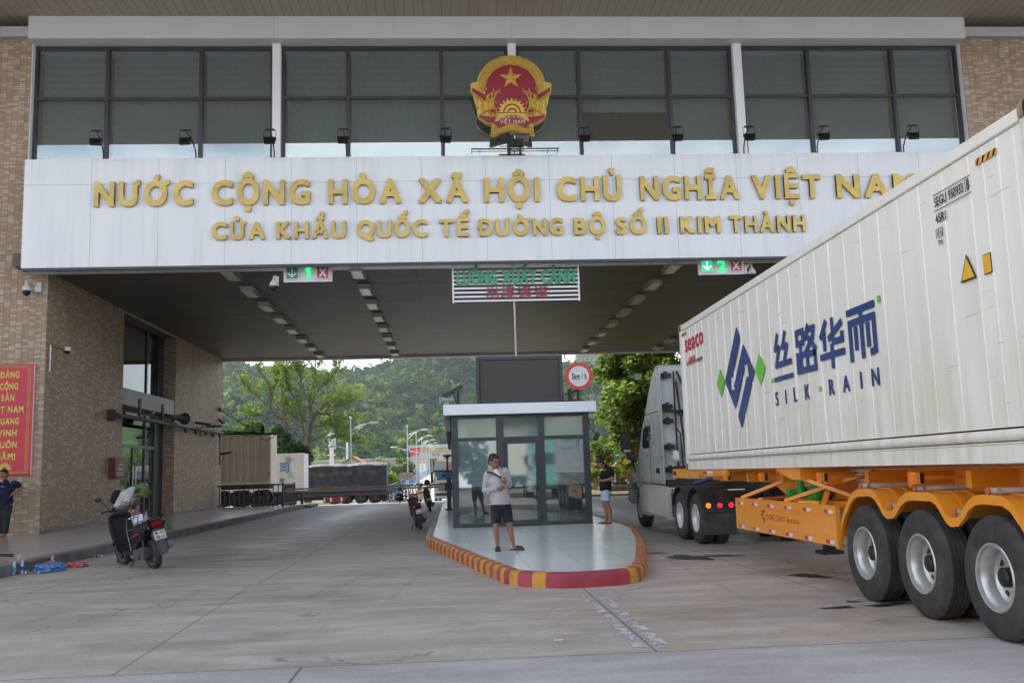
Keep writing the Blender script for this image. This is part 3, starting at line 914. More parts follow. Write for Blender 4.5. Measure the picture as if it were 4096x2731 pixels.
# things inside the booth
mb = MB()
mb.box(2.62, 26.1, .92, 3.42, 26.7, .97); mb.box(2.62, 26.1, IZ+.02, 2.67, 26.7, .92); mb.box(3.37, 26.1, IZ+.02, 3.42, 26.7, .92); mb.box(2.67, 26.66, .4, 3.37, 26.69, .9)
DESK = thing("desk", "white framed desk with a red curtain inside the booth", "desk", (3.02, 26.4, IZ))
mb.build("frame", alu_white, DESK)
q = MB()
n = 40
for k in range(n):
    a, b = 2.66+.72*k/n, 2.66+.72*(k+1)/n
    q.quad((a, 26.35+.03*math.sin(k*1.3), IZ+.03), (b, 26.35+.03*math.sin((k+1)*1.3), IZ+.03), (b, 26.35+.03*math.sin((k+1)*1.3), .91), (a, 26.35+.03*math.sin(k*1.3), .91))
q.build("curtain", mat("faded_red_cloth", (.42, .12, .09), .8, 0, .2, 8), DESK)
mb = MB(); mb.box(3.12, 25.36, .97, 3.50, 25.50, 1.21)
BXW = thing("notice_box", "white wall box behind the booth pane nearest the truck", "box", (3.31, 25.43, .97))
mb.build("case", alu_white, BXW, bevel=.01)
q = MB(); q.box(3.40, 25.352, 1.10, 3.47, 25.359, 1.17); q.build("label", mat("yellow_sticker", (.65, .5, .1), .6), BXW)
mb = MB(); mb.box(3.14, 25.40, .28, 3.14+.001, 25.401, .29)

# ------------------------------------------------------------------ LED board, speed sign, horns, cameras on the booth roof
LED = thing("led_board", "dark blank display board standing on the booth roof", "display board", (1.85, 25.2, 3.385))
mb = MB(); mb.box(.71, 25.05, 3.39, .80, 25.32, 4.63); mb.box(2.92, 25.05, 3.39, 3.01, 25.32, 4.63); mb.box(.80, 25.05, 4.54, 2.92, 25.32, 4.63); mb.box(.80, 25.05, 3.39, 2.92, 25.32, 3.48)
mb.build("frame", charcoal, LED, bevel=.006)
def _led():
    t = NT("led_screen")
    x, y, z = t.xyz()
    g = t.math('MAXIMUM', t.math('LESS_THAN', t.math('FRACT', t.math('MULTIPLY', x, 50)), .3), t.math('LESS_THAN', t.math('FRACT', t.math('MULTIPLY', z, 50)), .3))
    c = t.mix(g, (.085, .078, .072), (.06, .056, .052))
    return t.fin(c, .7, 0, .2)
mb = MB(); mb.box(.801, 25.09, 3.481, 2.919, 25.30, 4.539); mb.build("screen", _led(), LED)

SPD = thing("speed_limit_sign", "round red and white speed limit sign on the booth roof", "road sign", (3.42, 25.0, 3.385))
red_refl = mat("red_sign_film", (.56, .03, .03), .45, 0, .08, 3)
sgn_w = mat("white_sign_film", (.62, .62, .60), .5, 0, .06, 5)
Mx = basis((3.425, 25.0, 4.05), (1, 0, 0), (0, 0, 1), (0, -1, 0))
mb = MB(); mb.lathe([(.0, 0), (.36, 0), (.362, .004), (.362, .022), (.36, .026), (.27, .026), (.0, .026)], Mx, 48); mb.build("plate", red_refl, SPD, smooth=30)
mb = MB(); mb.lathe([(0, .027), (.268, .027), (.268, .030), (0, .030)], Mx, 40); mb.build("face", sgn_w, SPD, smooth=30)
mb = MB(); put_text(mb, "5km / h", (3.235, 24.966, 3.97), cap=.15, width=.39, bold=.03, depth=.004); mb.build("lettering", black, SPD)
mb = MB()
rnd = random.Random(4)
for i in range(150):       # cracked film above and below the figures
    a = rnd.uniform(0, 6.28); r = rnd.uniform(.10, .255)
    x, z = r*math.cos(a), r*math.sin(a)
    if abs(z) < .10: continue
    b = rnd.uniform(-.5, .5); L = rnd.uniform(.008, .022)
    dx, dz = L*math.cos(b), L*math.sin(b)*.6
    mb.bar((3.425+x-dx, 24.9685, 4.05+z-dz), (3.425+x+dx, 24.9685, 4.05+z+dz), .0035, .002, up=(0, 1, 0))
mb.build("cracks", mat("crack_dark", (.2, .2, .19), .8), SPD)
mb = MB(); mb.box(3.12, 25.03, 3.39, 3.24, 25.10, 3.72); mb.box(3.36, 25.03, 3.39, 3.43, 25.10, 3.95); mb.bar((3.24, 25.06, 3.62), (3.36, 25.06, 3.70), .04, .06); mb.box(3.05, 25.12, 3.385, 3.5, 25.2, 3.42)
mb.build("bracket", darkbrown, SPD)
mb = MB(); mb.tube([(3.12, 25.05, 3.6), (3.0, 25.03, 3.56), (2.97, 25.03, 3.44), (3.05, 25.05, 3.40), (3.2, 25.06, 3.45), (3.33, 25.02, 3.42)], .014, 6); mb.build("cable", black, SPD, smooth=60)

def horn(loc, yaw, label):
    """grey horn loudspeaker, mouth along local +X"""
    t = thing("loudspeaker", label, "loudspeaker", (0, 0, 0), "horn loudspeakers on the booth roof")
    Mh = basis((0, 0, .13), (0, 1, 0), (0, 0, 1), (1, 0, 0))
    q = MB(); q.lathe([(.045, -.10), (.055, -.08), (.06, 0), (.075, .05), (.10, .11), (.135, .15), (.14, .155), (.13, .152), (.09, .10), (.06, .05), (0.03, .03)], Mh, 24); q.build("bell", mat("horn_grey", (.36, .35, .33), .5, 0, .1, 6) if "horn_grey" not in bpy.data.materials else bpy.data.materials["horn_grey"], t, smooth=35)
    q = MB(); q.lathe([(0, -.20), (.05, -.20), (.055, -.19), (.055, -.11), (0, -.10)], Mh, 16); q.lathe([(0, .01), (.035, .02), (.035, .07), (0, .08)], Mh, 12); q.build("driver", bpy.data.materials["horn_grey"], t, smooth=35)
    q = MB(); q.box(-.07, -.02, 0, -.05, .02, .08); q.box(-.01, -.02, 0, .01, .02, .075); q.box(-.1, -.04, -.005, .05, .04, .005); q.build("bracket", steel, t)
    t.location = loc; t.rotation_euler = (0, 0, yaw)
    return t
horn((-.10, 25.12, 3.39), R_(190), "grey horn loudspeaker under the long bullet camera on the booth roof")
horn((3.78, 25.08, 3.39), R_(-40), "grey horn loudspeaker beyond the speed limit sign on the booth roof")

dkcam = mat("camera_dark", (.05, .047, .043), .5, .2, .25, 8)
whcam = mat("camera_white", (.58, .57, .54), .4, 0, .06, 6)
def bullet(loc, aim, label, L=.42, drop=.16, mount=None, colour=None, group="bullet cameras of the crossing"):
    """bullet camera with sun shield; aim = direction of the lens; drop = arm from camera to its foot"""
    t = thing("security_camera", label, "camera", loc, group)
    d = Vector(aim).normalized(); up = Vector((0, 0, 1))
    sx = d.cross(up).normalized(); uz = sx.cross(d)
    c = Vector(loc)+Vector((0, 0, drop))
    Mc = basis(c, d, sx, uz)
    q = MB(); q.box(-L/2, -.055, -.055, L/2, .055, .045, Mc); q.build("housing", colour or dkcam, t, bevel=.012)
    q = MB(); q.box(-L/2-.02, -.07, .047, L/2+.06, .07, .06, Mc); q.box(-L/2-.02, -.07, -.01, L/2+.06, -.062, .047, Mc); q.box(-L/2-.02, .062, -.01, L/2+.06, .07, .047, Mc); q.build("sun_shield", colour or dkcam, t)
    q = MB(); q.lathe([(0, 0), (.035, 0), (.035, .01), (0, .012)], Mc @ Matrix.Translation((L/2, 0, -.005)) @ Matrix.Rotation(R_(90), 4, 'Y'), 14); q.build("lens", black, t)
    q = MB()
    m0 = Vector(mount) if mount else Vector(loc)
    q.tube([m0, m0+(c-m0)*.5+Vector((0, 0, -.06)) if mount else (Vector(loc)+c)/2, c-uz*.05], .016, 6)
    q.cbox(m0, (.08, .08, .03)); q.build("arm", dkcam, t, smooth=40)
    return t
bullet((.10, 25.25, 3.39), (-1, -.35, -.55), "long dark bullet camera above the horn on the booth roof pointing down the lane", L=.5, drop=.36, mount=(.22, 25.3, 3.40))
_po = MB(); _po.box(.20, 25.28, 3.386, .26, 25.34, 3.74)
solo(_po, "camera_post", darkbrown, "short dark post beside the camera on the booth roof", "post")

# bent arm lamp at the right of the booth
t = thing("flood_lamp", "small brown flood lamp hanging on a bent arm from the booth's corner post", "lamp", (3.68, 25.3, 2.4))
q = MB(); q.tube([(3.66, 25.22, 3.0), (3.68, 25.2, 2.82), (3.73, 25.2, 2.68), (3.80, 25.2, 2.56)], .012, 7); q.tube([(3.66, 25.22, 2.385), (3.75, 25.2, 2.385), (3.83, 25.2, 2.36)], .012, 7); q.build("arm", darkbrown, t, smooth=60)
q = MB(); q.prism([(-.06, -.11), (.05, -.11), (.075, -.04), (.06, .09), (.0, .12), (-.055, .06)], -.05, .05, 'y', Matrix.Translation((3.855, 25.2, 2.46)) @ Matrix.Rotation(R_(22), 4, 'Y')); q.build("head", darkbrown, t, bevel=.012)

# ------------------------------------------------------------------ lane signs
sign_face = mat("lane_sign_white", (.62, .63, .65), .45, 0, .05, 3, dirt=(.3, .3, .3), dirt_amt=.3)
g_on = emit("green_light", (.03, .95, .28), .38, (.01, .3, .1)); g_off = mat("green_panel", (.02, .22, .12), .4, 0, .08, 4)
g_lit = emit("lit_green_panel", (.03, .6, .33), .35, (.02, .25, .13))
r_off = mat("red_panel", (.42, .045, .06), .4, 0, .08, 4)
def lane_sign(x0, x1, zc, num, lit, label):
    t = thing("lane_sign", label, "lane sign", ((x0+x1)/2, 29.2, zc-.28), "lane signs hung under the white sign band")
    y = 29.14
    q = MB(); q.box(x0, y, zc-.27, x1, y+.10, zc+.27); q.build("panel", sign_face, t, bevel=.008)
    q = MB()
    for x in (x0+.25, x1-.25): q.tube([(x, y+.05, zc+.26), (x, y+.05, 8.12)], .018, 6)
    q.build("hanger", darkbrown, t)
    for cx, m_, kind in ((x0+.27, g_lit if lit else g_off, "arrow"), (x1-.28, r_off, "cross")):
        q = MB(); q.box(cx-.20, y-.06, zc-.20, cx+.20, y-.001, zc+.20); lt = q.build("light_frame", alu_white, t, bevel=.006)
        q = MB(); q.box(cx-.175, y-.066, zc-.175, cx+.175, y-.061, zc+.175); q.build("lamp_face", m_, lt)
        q = MB()
        if kind == "arrow":
            q.bar((cx, y-.07, zc+.13), (cx, y-.07, zc-.12), .035, .008, up=(0, 1, 0))
            q.bar((cx-.13, y-.071, zc-.0), (cx+.012, y-.071, zc-.135), .035, .008, up=(0, 1, 0)); q.bar((cx+.13, y-.072, zc-.0), (cx-.012, y-.072, zc-.135), .035, .008, up=(0, 1, 0))
        else:
            q.bar((cx-.095, y-.07, zc+.13), (cx+.095, y-.07, zc-.13), .05, .008, up=(0, 1, 0)); q.bar((cx+.095, y-.071, zc+.13), (cx-.095, y-.071, zc-.13), .05, .008, up=(0, 1, 0))
        q.build("symbol", alu_white if not (lit and kind == "arrow") else emit("white_light", (.8, .9, .85), .6, (.5, .5, .5)), lt)
    q = MB()
    vs, fs = text_geo(num, height=.36, bold=.02, depth=.05, width=.15 if num == "1" else .27)
    if num == "1":
        pl_ = [(.07, 0), (.16, 0), (.16, .36), (.085, .36), (0, .30), (0, .235), (.07, .265)]
        n_ = len(pl_); vs = [(a, b, -.025) for a, b in pl_]+[(a, b, .025) for a, b in pl_]; fs = [tuple(range(n_-1, -1, -1)), tuple(range(n_, 2*n_))]+[(i, (i+1) % n_, n_+(i+1) % n_, n_+i) for i in range(n_)]
    wx = max(v[0] for v in vs)
    q.add(vs, fs, basis(((x0+x1)/2-wx/2-.0, y-.03, zc-.18), (1, 0, 0), (0, 0, 1), (0, -1, 0)))
    q.build("number", g_on, t)
lane_sign(-5.0, -3.52, 7.835, "1", False, "white lane sign with a green arrow, a glowing 1 and a red cross")
lane_sign(7.93, 9.41, 7.845, "2", True, "white lane sign with a lit green arrow, a glowing 2 and a red cross")

# exit channel sign
EX = thing("channel_sign", "white slatted hanging sign with green letters above red characters", "sign", (2.15, 29.2, 6.84))
mb = MB()
for i in range(10): z = 6.86+i*.133; mb.box(.20, 29.21, z, 4.10, 29.25, z+.055)
mb.build("slats", alu_white, EX)
mb = MB(); mb.box(.16, 29.19, 6.83, .21, 29.27, 8.11); mb.box(4.09, 29.19, 6.83, 4.14, 29.27, 8.11); mb.build("side_bar", alu_white, EX)
mb = MB(); put_text(mb, "LUỒNG XUẤT CẢNH", (.30, 29.16, 7.43), cap=.37, width=3.70, gap=.05, bold=.055, depth=.04); mb.build("lettering", mat("green_letters", (.035, .30, .155), .45), EX)
mb = MB(); put_text(mb, "出境通道", (1.22, 29.16, 6.93), height=.40, width=1.92, bold=.008, gap=.2, depth=.03); mb.build("lettering", mat("red_letters", (.34, .03, .05), .45), EX)
mb = MB(); mb.tube([(2.08, 29.3, 8.1), (2.08, 29.3, 3.39)], .03, 8); mb.tube([(2.13, 29.32, 8.1), (2.13, 29.32, 6.84)], .016, 8); mb.build("post", mat("galvanised", (.36, .37, .38), .4, .5, .1, 6), EX)

# ------------------------------------------------------------------ dome cameras
def dome(loc, wall, label):
    t = thing("dome_camera", label, "camera", loc, "dome cameras of the gate")
    x, y, z = loc
    Mb = Matrix.Translation((x, y, z))
    q = MB(); q.lathe([(0, .20), (.045, .20), (.06, .14), (.09, .11), (.13, .04), (.135, -.02), (.12, -.04), (0, -.04)], Mb, 20); q.build("housing", whcam, t, smooth=40)
    q = MB(); q.lathe([(0, -.20), (.05, -.185), (.09, -.15), (.11, -.10), (.117, -.045), (0, -.04)], Mb, 20); q.build("dome", mat("smoked_dome", (.012, .012, .014), .12) if "smoked_dome" not in bpy.data.materials else bpy.data.materials["smoked_dome"], t, smooth=40)
    q = MB(); q.tube([(x, y, z+.16), (x, y, z+.27), (x+wall[0]*.3, y+wall[1]*.3, z+.30), (x+wall[0], y+wall[1], z+.12)], .035, 8)
    q.cbox((x+wall[0], y+wall[1], z+.12), (.06+.10*abs(wall[1]/.25), .06+.10*abs(wall[0]/.25), .30)); q.build("bracket", whcam, t, smooth=40)
    return t
dome((-12.68, 29.25, 7.50), (.22, .33), "white dome camera on the tan wall under the corner of the sign band")
dome((-5.30, 29.2, 7.50), (.10, .05), "white dome camera hanging beside lane sign 1")
dome((9.66, 29.2, 7.62), (-.20, .02), "white dome camera hanging beside lane sign 2")
q = MB(); q.tube([(-12.1, 29.70, 5.05), (-12.1, 29.70, 5.85), (-12.1, 30.8, 5.90)], .02, 6)
t = thing("arm_camera", "small white camera on a thin arm on the shaded passage wall", "camera", (-12.1, 29.7, 5.05))
q.build("arm", steel, t); q = MB(); q.lathe([(0, .06), (.11, .06), (.12, .0), (.12, -.05), (.09, -.07), (0, -.07)], Matrix.Translation((-12.05, 30.85, 5.88)), 16); q.build("housing", whcam, t, smooth=40)
q = MB(); q.lathe([(0, -.16), (.05, -.145), (.07, -.10), (.075, -.07), (0, -.07)], Matrix.Translation((-12.05, 30.85, 5.88)), 16); q.build("dome", bpy.data.materials["smoked_dome"], t, smooth=40)

# ------------------------------------------------------------------ ceiling lamps
lamp_body = mat("lamp_housing", (.34, .31, .25), .55, 0, .15, 5)
lamp_lens = mat("lamp_lens", (.62, .61, .58), .22, 0, .25, 5, .7)
CL = thing("ceiling_lamp", "x", "ceiling lamp", (0, 0, 0), "box lamps under the passage ceiling")
q = MB(); q.box(-.21, 0, 0, .21, 1.28, .17); q.box(-.24, -.02, .12, .24, 1.30, .165); q.build("housing", lamp_body, CL, bevel=.012)
q = MB(); q.box(-.16, .05, -.006, .16, 1.22, .02); q.build("lens", lamp_lens, CL)
ordn = ["first", "second", "third", "fourth", "fifth", "sixth", "seventh", "eighth"]
first = True
for rx, rn in ((-6.78, "row beside the tan wall"), (-2.83, "row just before the hanging sign"), (7.30, "row just past the hanging sign"), (11.3, "row over the truck")):
    for i in range(8):
        if rx > 10 and i < 6: continue
        o = CL if first else copy_tree(CL)
        first = False
        o.location = (rx, 29.4+2.93*i, 7.945)
        o["label"] = f"{ordn[i]} box lamp of the ceiling's {rn}"

# ------------------------------------------------------------------ floodlights on the sign band
fl_glass = mat("floodlight_glass", (.035, .035, .034), .15, 0, .2, 6)
FL = thing("floodlight", "x", "floodlight", (0, 0, 0), "floodlights on bent arms along the sign band")
q = MB(); q.tube([(0, 0, 0), (0, -.03, .22), (0, -.35, .48), (0, -.88, .56)], .021, 7); q.build("arm", black, FL, smooth=60)
Mf = Matrix.Translation((0, -.92, .23)) @ Matrix.Rotation(R_(-28), 4, 'X')
q = MB(); q.prism([(-.155, -.11), (.155, -.11), (.175, .11), (-.175, .11)], -.05, .05, 'y', Mf)
for k in range(7): q.box(-.14+k*.045, -.075, -.1, -.13+k*.045, -.05, .1, Mf)
q.build("housing", black, FL, bevel=.008)
q = MB(); q.prism([(-.13, -.09), (.13, -.09), (.15, .09), (-.15, .09)], .051, .056, 'y', Mf); q.build("glass", fl_glass, FL)
q = MB(); q.tube([(-.18, -.9, .25), (-.18, -.9, .55), (.18, -.9, .55), (.18, -.9, .25)], .010, 6); q.box(-.14, -.95, .575, .14, -.85, .59); q.build("bracket", black, FL)
fxs = [(-10.30, "above the word NƯỚC"), (-7.55, "just left of the word CỘNG"), (-5.2, "under the first white pillar above CỘNG"), (-3.0, "above the word HÒA"), (0, "above the word XÃ"),
       (4.33, "above the word CHỦ"), (7.25, "above the word NGHĨA"), (9.47, "between NGHĨA and VIỆT"), (11.85, "above the end of VIỆT"), (14.68, "above the word NAM")]
for i, (x, d) in enumerate(fxs):
    o = FL if i == 0 else copy_tree(FL)
    o.location = (x, 28.62, 11.33); o.rotation_euler = (0, 0, R_([6, -5, 2, 0, 3, -4, -8, -6, -8, -7][i]))
    o["label"] = f"black floodlight on a bent arm {d}"

# ------------------------------------------------------------------ emblem
EM = thing("national_emblem", "round gold and red state emblem with a star hung on the central pillar", "emblem", (2.2, 29.1, 12.2))
EY = 29.36
em_red = mat("emblem_red", (.26, .012, .022), .45, 0, .06, 3)
em_gold = mat("emblem_gold", (.62, .42, .085), .42, .25, .14, 9)
em_gold2 = mat("emblem_gold_dark", (.33, .20, .035), .45, .3, .2, 14)
ex, ez = 2.2, 13.80
rr = 1.14
# back plate outline
def half(side):
    return [(side*x, z) for x, z in ((0, 1.14), (.3, 1.10), (.58, .98), (.82, .79), (.99, .55), (1.08, .30), (1.13, .27), (1.30, .22), (1.31, .05), (1.285, -.11), (1.24, -.14), (1.17, -.45), (1.10, -.63), (1.12, -.70), (1.10, -.86), (1.02, -.97), (.78, -1.15), (.66, -1.17), (.71, -1.55), (.62, -1.56), (.15, -1.38), (0, -1.38))]
L_ = half(1); Rv = half(-1)
poly = L_ + [p for p in reversed(Rv)][1:-1]
Me = Matrix.Translation((ex, 0, ez))
q = MB(); q.prism(poly, EY, EY+.20, 'y', Me); back = q.build("back_plate", em_gold, EM)
def ring(r0, r1, y, cx=0, cz=0, a0=0, a1=360, n=60):
    m = MB()
    for k in range(n):
        t0, t1 = R_(a0+(a1-a0)*k/n), R_(a0+(a1-a0)*(k+1)/n)
        ps = [(cx+r*math.cos(t), cz+r*math.sin(t)) for r, t in ((r0, t0), (r1, t0), (r1, t1), (r0, t1))]
        m.add([(ex+p[0], y, ez+p[1]) for p in ps], [(0, 1, 2, 3)])
    return m
q = MB()
red = [(.0, .86)]+[(.86*math.sin(t), .86*math.cos(t)) for t in [R_(a) for a in range(8, 100, 8)]]+[(.84, -.2), (.62, -.35), (.52, -.62), (.45, -.78), (0, -.75)]
redp = red + [(-x, z) for x, z in reversed(red[1:-1])]
q.prism(redp, EY-.008, EY-.001, 'y', Me); q.build("red_field", em_red, EM)
# wreath of rice ears: overlapping grains
def grain(m, cx, cz, ang, L, wd, th=.035):
    c, s_ = math.cos(ang), math.sin(ang)
    def P(u, v, h): return (ex+cx+u*c-v*s_, EY-.002-h, ez+cz+u*s_+v*c)
    m.add([P(-L/2, 0, 0), P(-L*.1, wd/2, 0), P(L/2, 0, 0), P(-L*.1, -wd/2, 0), P(-L*.05, 0, th)], [(0, 1, 4), (1, 2, 4), (2, 3, 4), (3, 0, 4)])
q = MB()
for side in (1, -1):
    for row, (r, off) in enumerate(((1.03, 0), (.955, .5), (.90, 0))):
        for k in range(20):
            a = R_(87-(k+off)*5.0)
            x, z = r*math.cos(a), r*math.sin(a)
            grain(q, side*x, z, (a+R_(90)+R_((-22, 0, 22)[row])) if side > 0 else math.pi-(a+R_(90)+R_((-22, 0, 22)[row])), .15, .065)
    for k in range(44):      # lower sheaf
        u, v = (k % 6)/5, (k//6)/7
        x = .62+.47*u-.06*v + .03*(k % 2); z = -.16-.66*v-.08*u
        if x > 1.17-.14*v: continue
        grain(q, side*x, z, R_(62) if side > 0 else R_(118), .15, .07)
q.build("wreath", em_gold, EM, clean=False)
q = MB()
for side in (1, -1):          # loose ears curling into the field
    for pts_ in ([(.62, -.62), (.56, -.3), (.50, -.12), (.40, 0), (.33, .05)], [(.66, -.42), (.62, -.2), (.60, -.05), (.55, .05)], [(.80, -.28), (.74, -.18), (.60, -.10), (.48, -.06)]):
        q.tube([(ex+side*x, EY-.02, ez+z) for x, z in pts_], [.02, .017, .014, .010, .006][:len(pts_)], 6)
    for (x, z, a) in ((.40, -.09, -60), (.52, -.14, 40), (.60, -.30, 70), (.50, -.42, 30), (.64, -.55, 80), (.56, -.62, 60), (.84, .22, 100), (.80, .05, 110), (.86, -.05, 90)):
        grain(q, side*x, z, R_(a) if side > 0 else math.pi-R_(a), .16, .07)
q.build("rice_ears", em_gold, EM, clean=False)
# star: facetted
q = MB()
sz = .40; R1, R2 = .385, .15
vs = [(ex, EY-.10, ez+sz)]
for k in range(10):
    a = R_(90+36*k); r = R1 if k % 2 == 0 else R2
    vs.append((ex+r*math.cos(a), EY-.010, ez+sz+r*math.sin(a)))
q.add(vs, [(0, 1+k, 1+(k+1) % 10) for k in range(10)]); q.build("star", em_gold, EM, clean=False)
# gear
gz_ = -.78
q = MB()
gp = []
nt_ = 20
for k in range(nt_+1):
    a = math.pi*k/nt_
    da = math.pi/nt_
    for aa, r in ((a-da*.30, .475), (a-da*.20, .475), (a+da*.20, .475), (a+da*.30, .475)) if k % 2 == 0 else ((a-da*.6, .40), (a+da*.6, .40)):
        if 0 <= aa <= math.pi: gp.append((r*math.cos(aa), gz_+r*math.sin(aa)))
ip = [(.285*math.cos(math.pi*k/24), gz_+.285*math.sin(math.pi*k/24)) for k in range(24, -1, -1)]
q.prism(gp+ip, EY-.07, EY-.006, 'y', Me)
ip2 = [(.245*math.cos(math.pi*k/24), gz_+.245*math.sin(math.pi*k/24)) for k in range(25)]; ip3 = [(.15*math.cos(math.pi*k/24), gz_+.15*math.sin(math.pi*k/24)) for k in range(24, -1, -1)]
q.prism(ip2+ip3, EY-.06, EY-.006, 'y', Me); q.prism([(.10*math.cos(math.pi*k/16), gz_+.10*math.sin(math.pi*k/16)) for k in range(17)], EY-.06, EY-.006, 'y', Me)
q.build("gear", em_gold, EM)
# ribbon
q = MB()
def rib(poly, y0, y1): q.prism(poly, EY-y1, EY-y0, 'y', Me)
arc_t = [(x, -.90-.26*(x/.58)**2+.03) for x in [i/10*.58 for i in range(-10, 11)]]
arc_b = [(x, -1.18-.14*(x/.44)**2) for x in [i/10*.44 for i in range(10, -11, -1)]]
rib(arc_t+arc_b, .02, .075)
for s_ in (1, -1):
    rib([(s_*x, z) for x, z in ((.50, -.88), (.78, -.90), (1.05, -.85), (1.06, -.93), (.80, -1.12), (.58, -1.13))], .004, .03)
    rib([(s_*x, z) for x, z in ((.86, -.14), (1.25, .08), (1.26, -.04), (.87, -.34), (.82, -.26))], .015, .05)
    rib([(s_*x, z) for x, z in ((.50, -.70), (.62, -.65), (.70, -.72), (.66, -.80), (.52, -.82))], .01, .05)
q.each("ribbon", em_red, EM)
q = MB()
for s_ in (1, -1):
    for pts_ in ([(.50, -.88), (.50, -.68), (.60, -.64), (.72, -.66), (1.04, -.84)], [(.50, -.86), (.62, -.80), (.74, -.84), (.72, -.91), (.56, -.92), (.50, -.9)], [(.84, -.16), (1.27, .09)], [(.80, -.3), (.90, -.40), (1.26, -.10)], [(.58, -1.15), (.80, -1.14), (1.07, -.95)], ):
        q.tube([(ex+s_*x, EY-.05, ez+z) for x, z in pts_], .022, 6)
    for k in range(5):        # sheaf below the ribbon
        q.tube([(ex+s_*.12, EY-.03, ez-1.20-.042*k), (ex+s_*(.64+.012*k), EY-.03, ez-1.27-.062*k)], .030, 6)
    q.tube([(ex+s_*x, EY-.04, ez+z) for x, z in ((0, 1.13), (.3, 1.09), (.58, .97), (.82, .78), (.985, .55), (1.075, .30))], .028, 6)
    q.tube([(ex+s_*x, EY-.03, ez+z) for x, z in ((0, .86), (.3, .80), (.58, .635), (.78, .36), (.86, .05))], .018, 6)
for k in range(5): q.tube([(ex-.12+.06*k, EY-.06, ez-1.17), (ex-.12+.06*k, EY-.06, ez-1.38)], .03, 6)
q.build("gold_edging", em_gold, EM, smooth=60)
q = MB()
def arc_text(s_, r, cz, cap, span, y):
    n_ = len(s_)
    for i, ch in enumerate(s_):
        if ch == ' ': continue
        a = R_(90+span/2-span*i/(n_-1))
        vs, fs = text_geo(ch, cap=cap, bold=.02, depth=.01)
        if not vs: continue
        wx = (max(v[0] for v in vs)+min(v[0] for v in vs))/2
        T = basis((ex+r*math.cos(a), y, ez+cz+r*math.sin(a)), (math.sin(a), 0, -math.cos(a)), (math.cos(a), 0, math.sin(a)), (0, -1, 0))
        q.add([(v[0]-wx, v[1], v[2]) for v in vs], fs, T)
arc_text("CỘNG HÒA XÃ HỘI CHỦ NGHĨA", 1.15, -2.12, .062, 52, EY-.085)
put_text(q, "VIỆT NAM", (ex-.40, EY-.085, ez-1.165), cap=.125, width=.80, bold=.012, depth=.012)
q.build("lettering", mat("pale_gold_text", (.66, .55, .30), .5), EM)
mb = MB(); mb.box(2.24, 29.60, 12.35, 2.34, 29.62, 14.4); mb.build("bracket", steel, EM)

# lights that wash the emblem
def emb_lamp(x, y, z, tilt, m_, label):
    t = thing("floodlight", label, "floodlight", (x, y, z-.2), "floodlights below the emblem")
    Mq = Matrix.Translation((x, y, z)) @ Matrix.Rotation(R_(tilt), 4, 'X')
    q = MB(); q.box(-.21, -.05, -.13, .21, .05, .13, Mq); q.build("housing", black, t, bevel=.01)
    q = MB(); q.box(-.185, .051, -.11, .185, .056, .11, Mq); q.box(-.19, -.056, -.115, .19, -.051, .115, Mq); q.build("glass", m_, t)
    q = MB(); q.tube([(x-.22, y, z), (x-.22, y+.02, z-.22), (x+.22, y+.02, z-.22), (x+.22, y, z)], .012, 6); q.tube([(x, y+.02, z-.22), (2.17, 28.35, 11.36)], .012, 6); q.build("bracket", black, t)
emb_lamp(1.92, 28.0, 11.66, 30, fl_glass, "upper black floodlight of the three below the emblem")
emb_lamp(2.40, 28.05, 11.70, 30, mat("greyed_glass", (.13, .12, .11), .2), "grey faced floodlight of the three below the emblem")
emb_lamp(2.19, 27.8, 11.46, -15, fl_glass, "lowest black floodlight of the three below the emblem")
t = thing("light_rail", "thin dark metal rail on the sign band under the emblem", "rail", (2.1, 28.4, 11.35))
q = MB(); q.tube([(.83, 28.3, 11.46), (3.55, 28.3, 11.46)], .022, 6); q.tube([(.83, 28.36, 11.40), (3.55, 28.36, 11.40)], .012, 6)
for x in (.85, 1.1, 2.17, 3.2, 3.5): q.tube([(x, 28.3, 11.46), (x, 28.5, 11.36)], .010, 5)
q.build("bar", mat("rail_grey", (.12, .11, .11), .5, .4), t); q = MB(); q.box(1.7, 28.62, 11.352, 2.5, 28.8, 11.40); q.build("foot_plate", black, t)

# ------------------------------------------------------------------ barrier, fence, gantry
BAR = thing("boom_barrier", "dark boom barrier with its long boom lowered across the empty lane", "barrier", (-.05, 38.2, IZ))
mb = MB(); mb.box(-.18, 38.05, IZ, .0, 38.35, 1.55); mb.box(-.28, 38.0, IZ, .08, 38.4, IZ+.05); mb.box(-.26, 38.0, .95, .04, 38.4, 1.25); mb.build("cabinet", mat("barrier_black", (.018, .017, .017), .5), BAR, bevel=.015)
mb = MB(); mb.tube([(-.14, 38.2, 1.55), (-.14, 38.2, 2.28)], .035, 8); mb.build("post", darkbrown, BAR)
mb = MB(); mb.box(-.30, 38.05, 2.27, .02, 38.3, 2.36); mb.box(-.22, 38.0, 2.20, -.06, 38.3, 2.27); mb.build("camera", black, BAR, bevel=.02)
mb = MB(); mb.box(-.34, 38.04, 1.46, .10, 38.07, 1.72); pl = mb.build("plate", mat("blue_plate", (.02, .03, .09), .5), BAR)
mb = MB(); put_text(mb, "BARIE TỰ ĐỘNG", (-.30, 38.032, 1.61), cap=.045, width=.36, bold=.02, depth=.006); put_text(mb, "自动卡口", (-.24, 38.032, 1.50), height=.06, width=.26, depth=.006); mb.build("lettering", mat("pale_text", (.35, .38, .45), .6), pl)
boomw = mat("boom_aluminium", (.16, .125, .10), .45, .3, .1, 3)
mb = MB(); mb.box(-6.45, 38.10, 1.17, -.2, 38.15, 1.235); mb.box(-6.45, 38.10, 1.08, -.2, 38.15, 1.145); bm_ = mb.build("boom", boomw, BAR)
mb = MB()
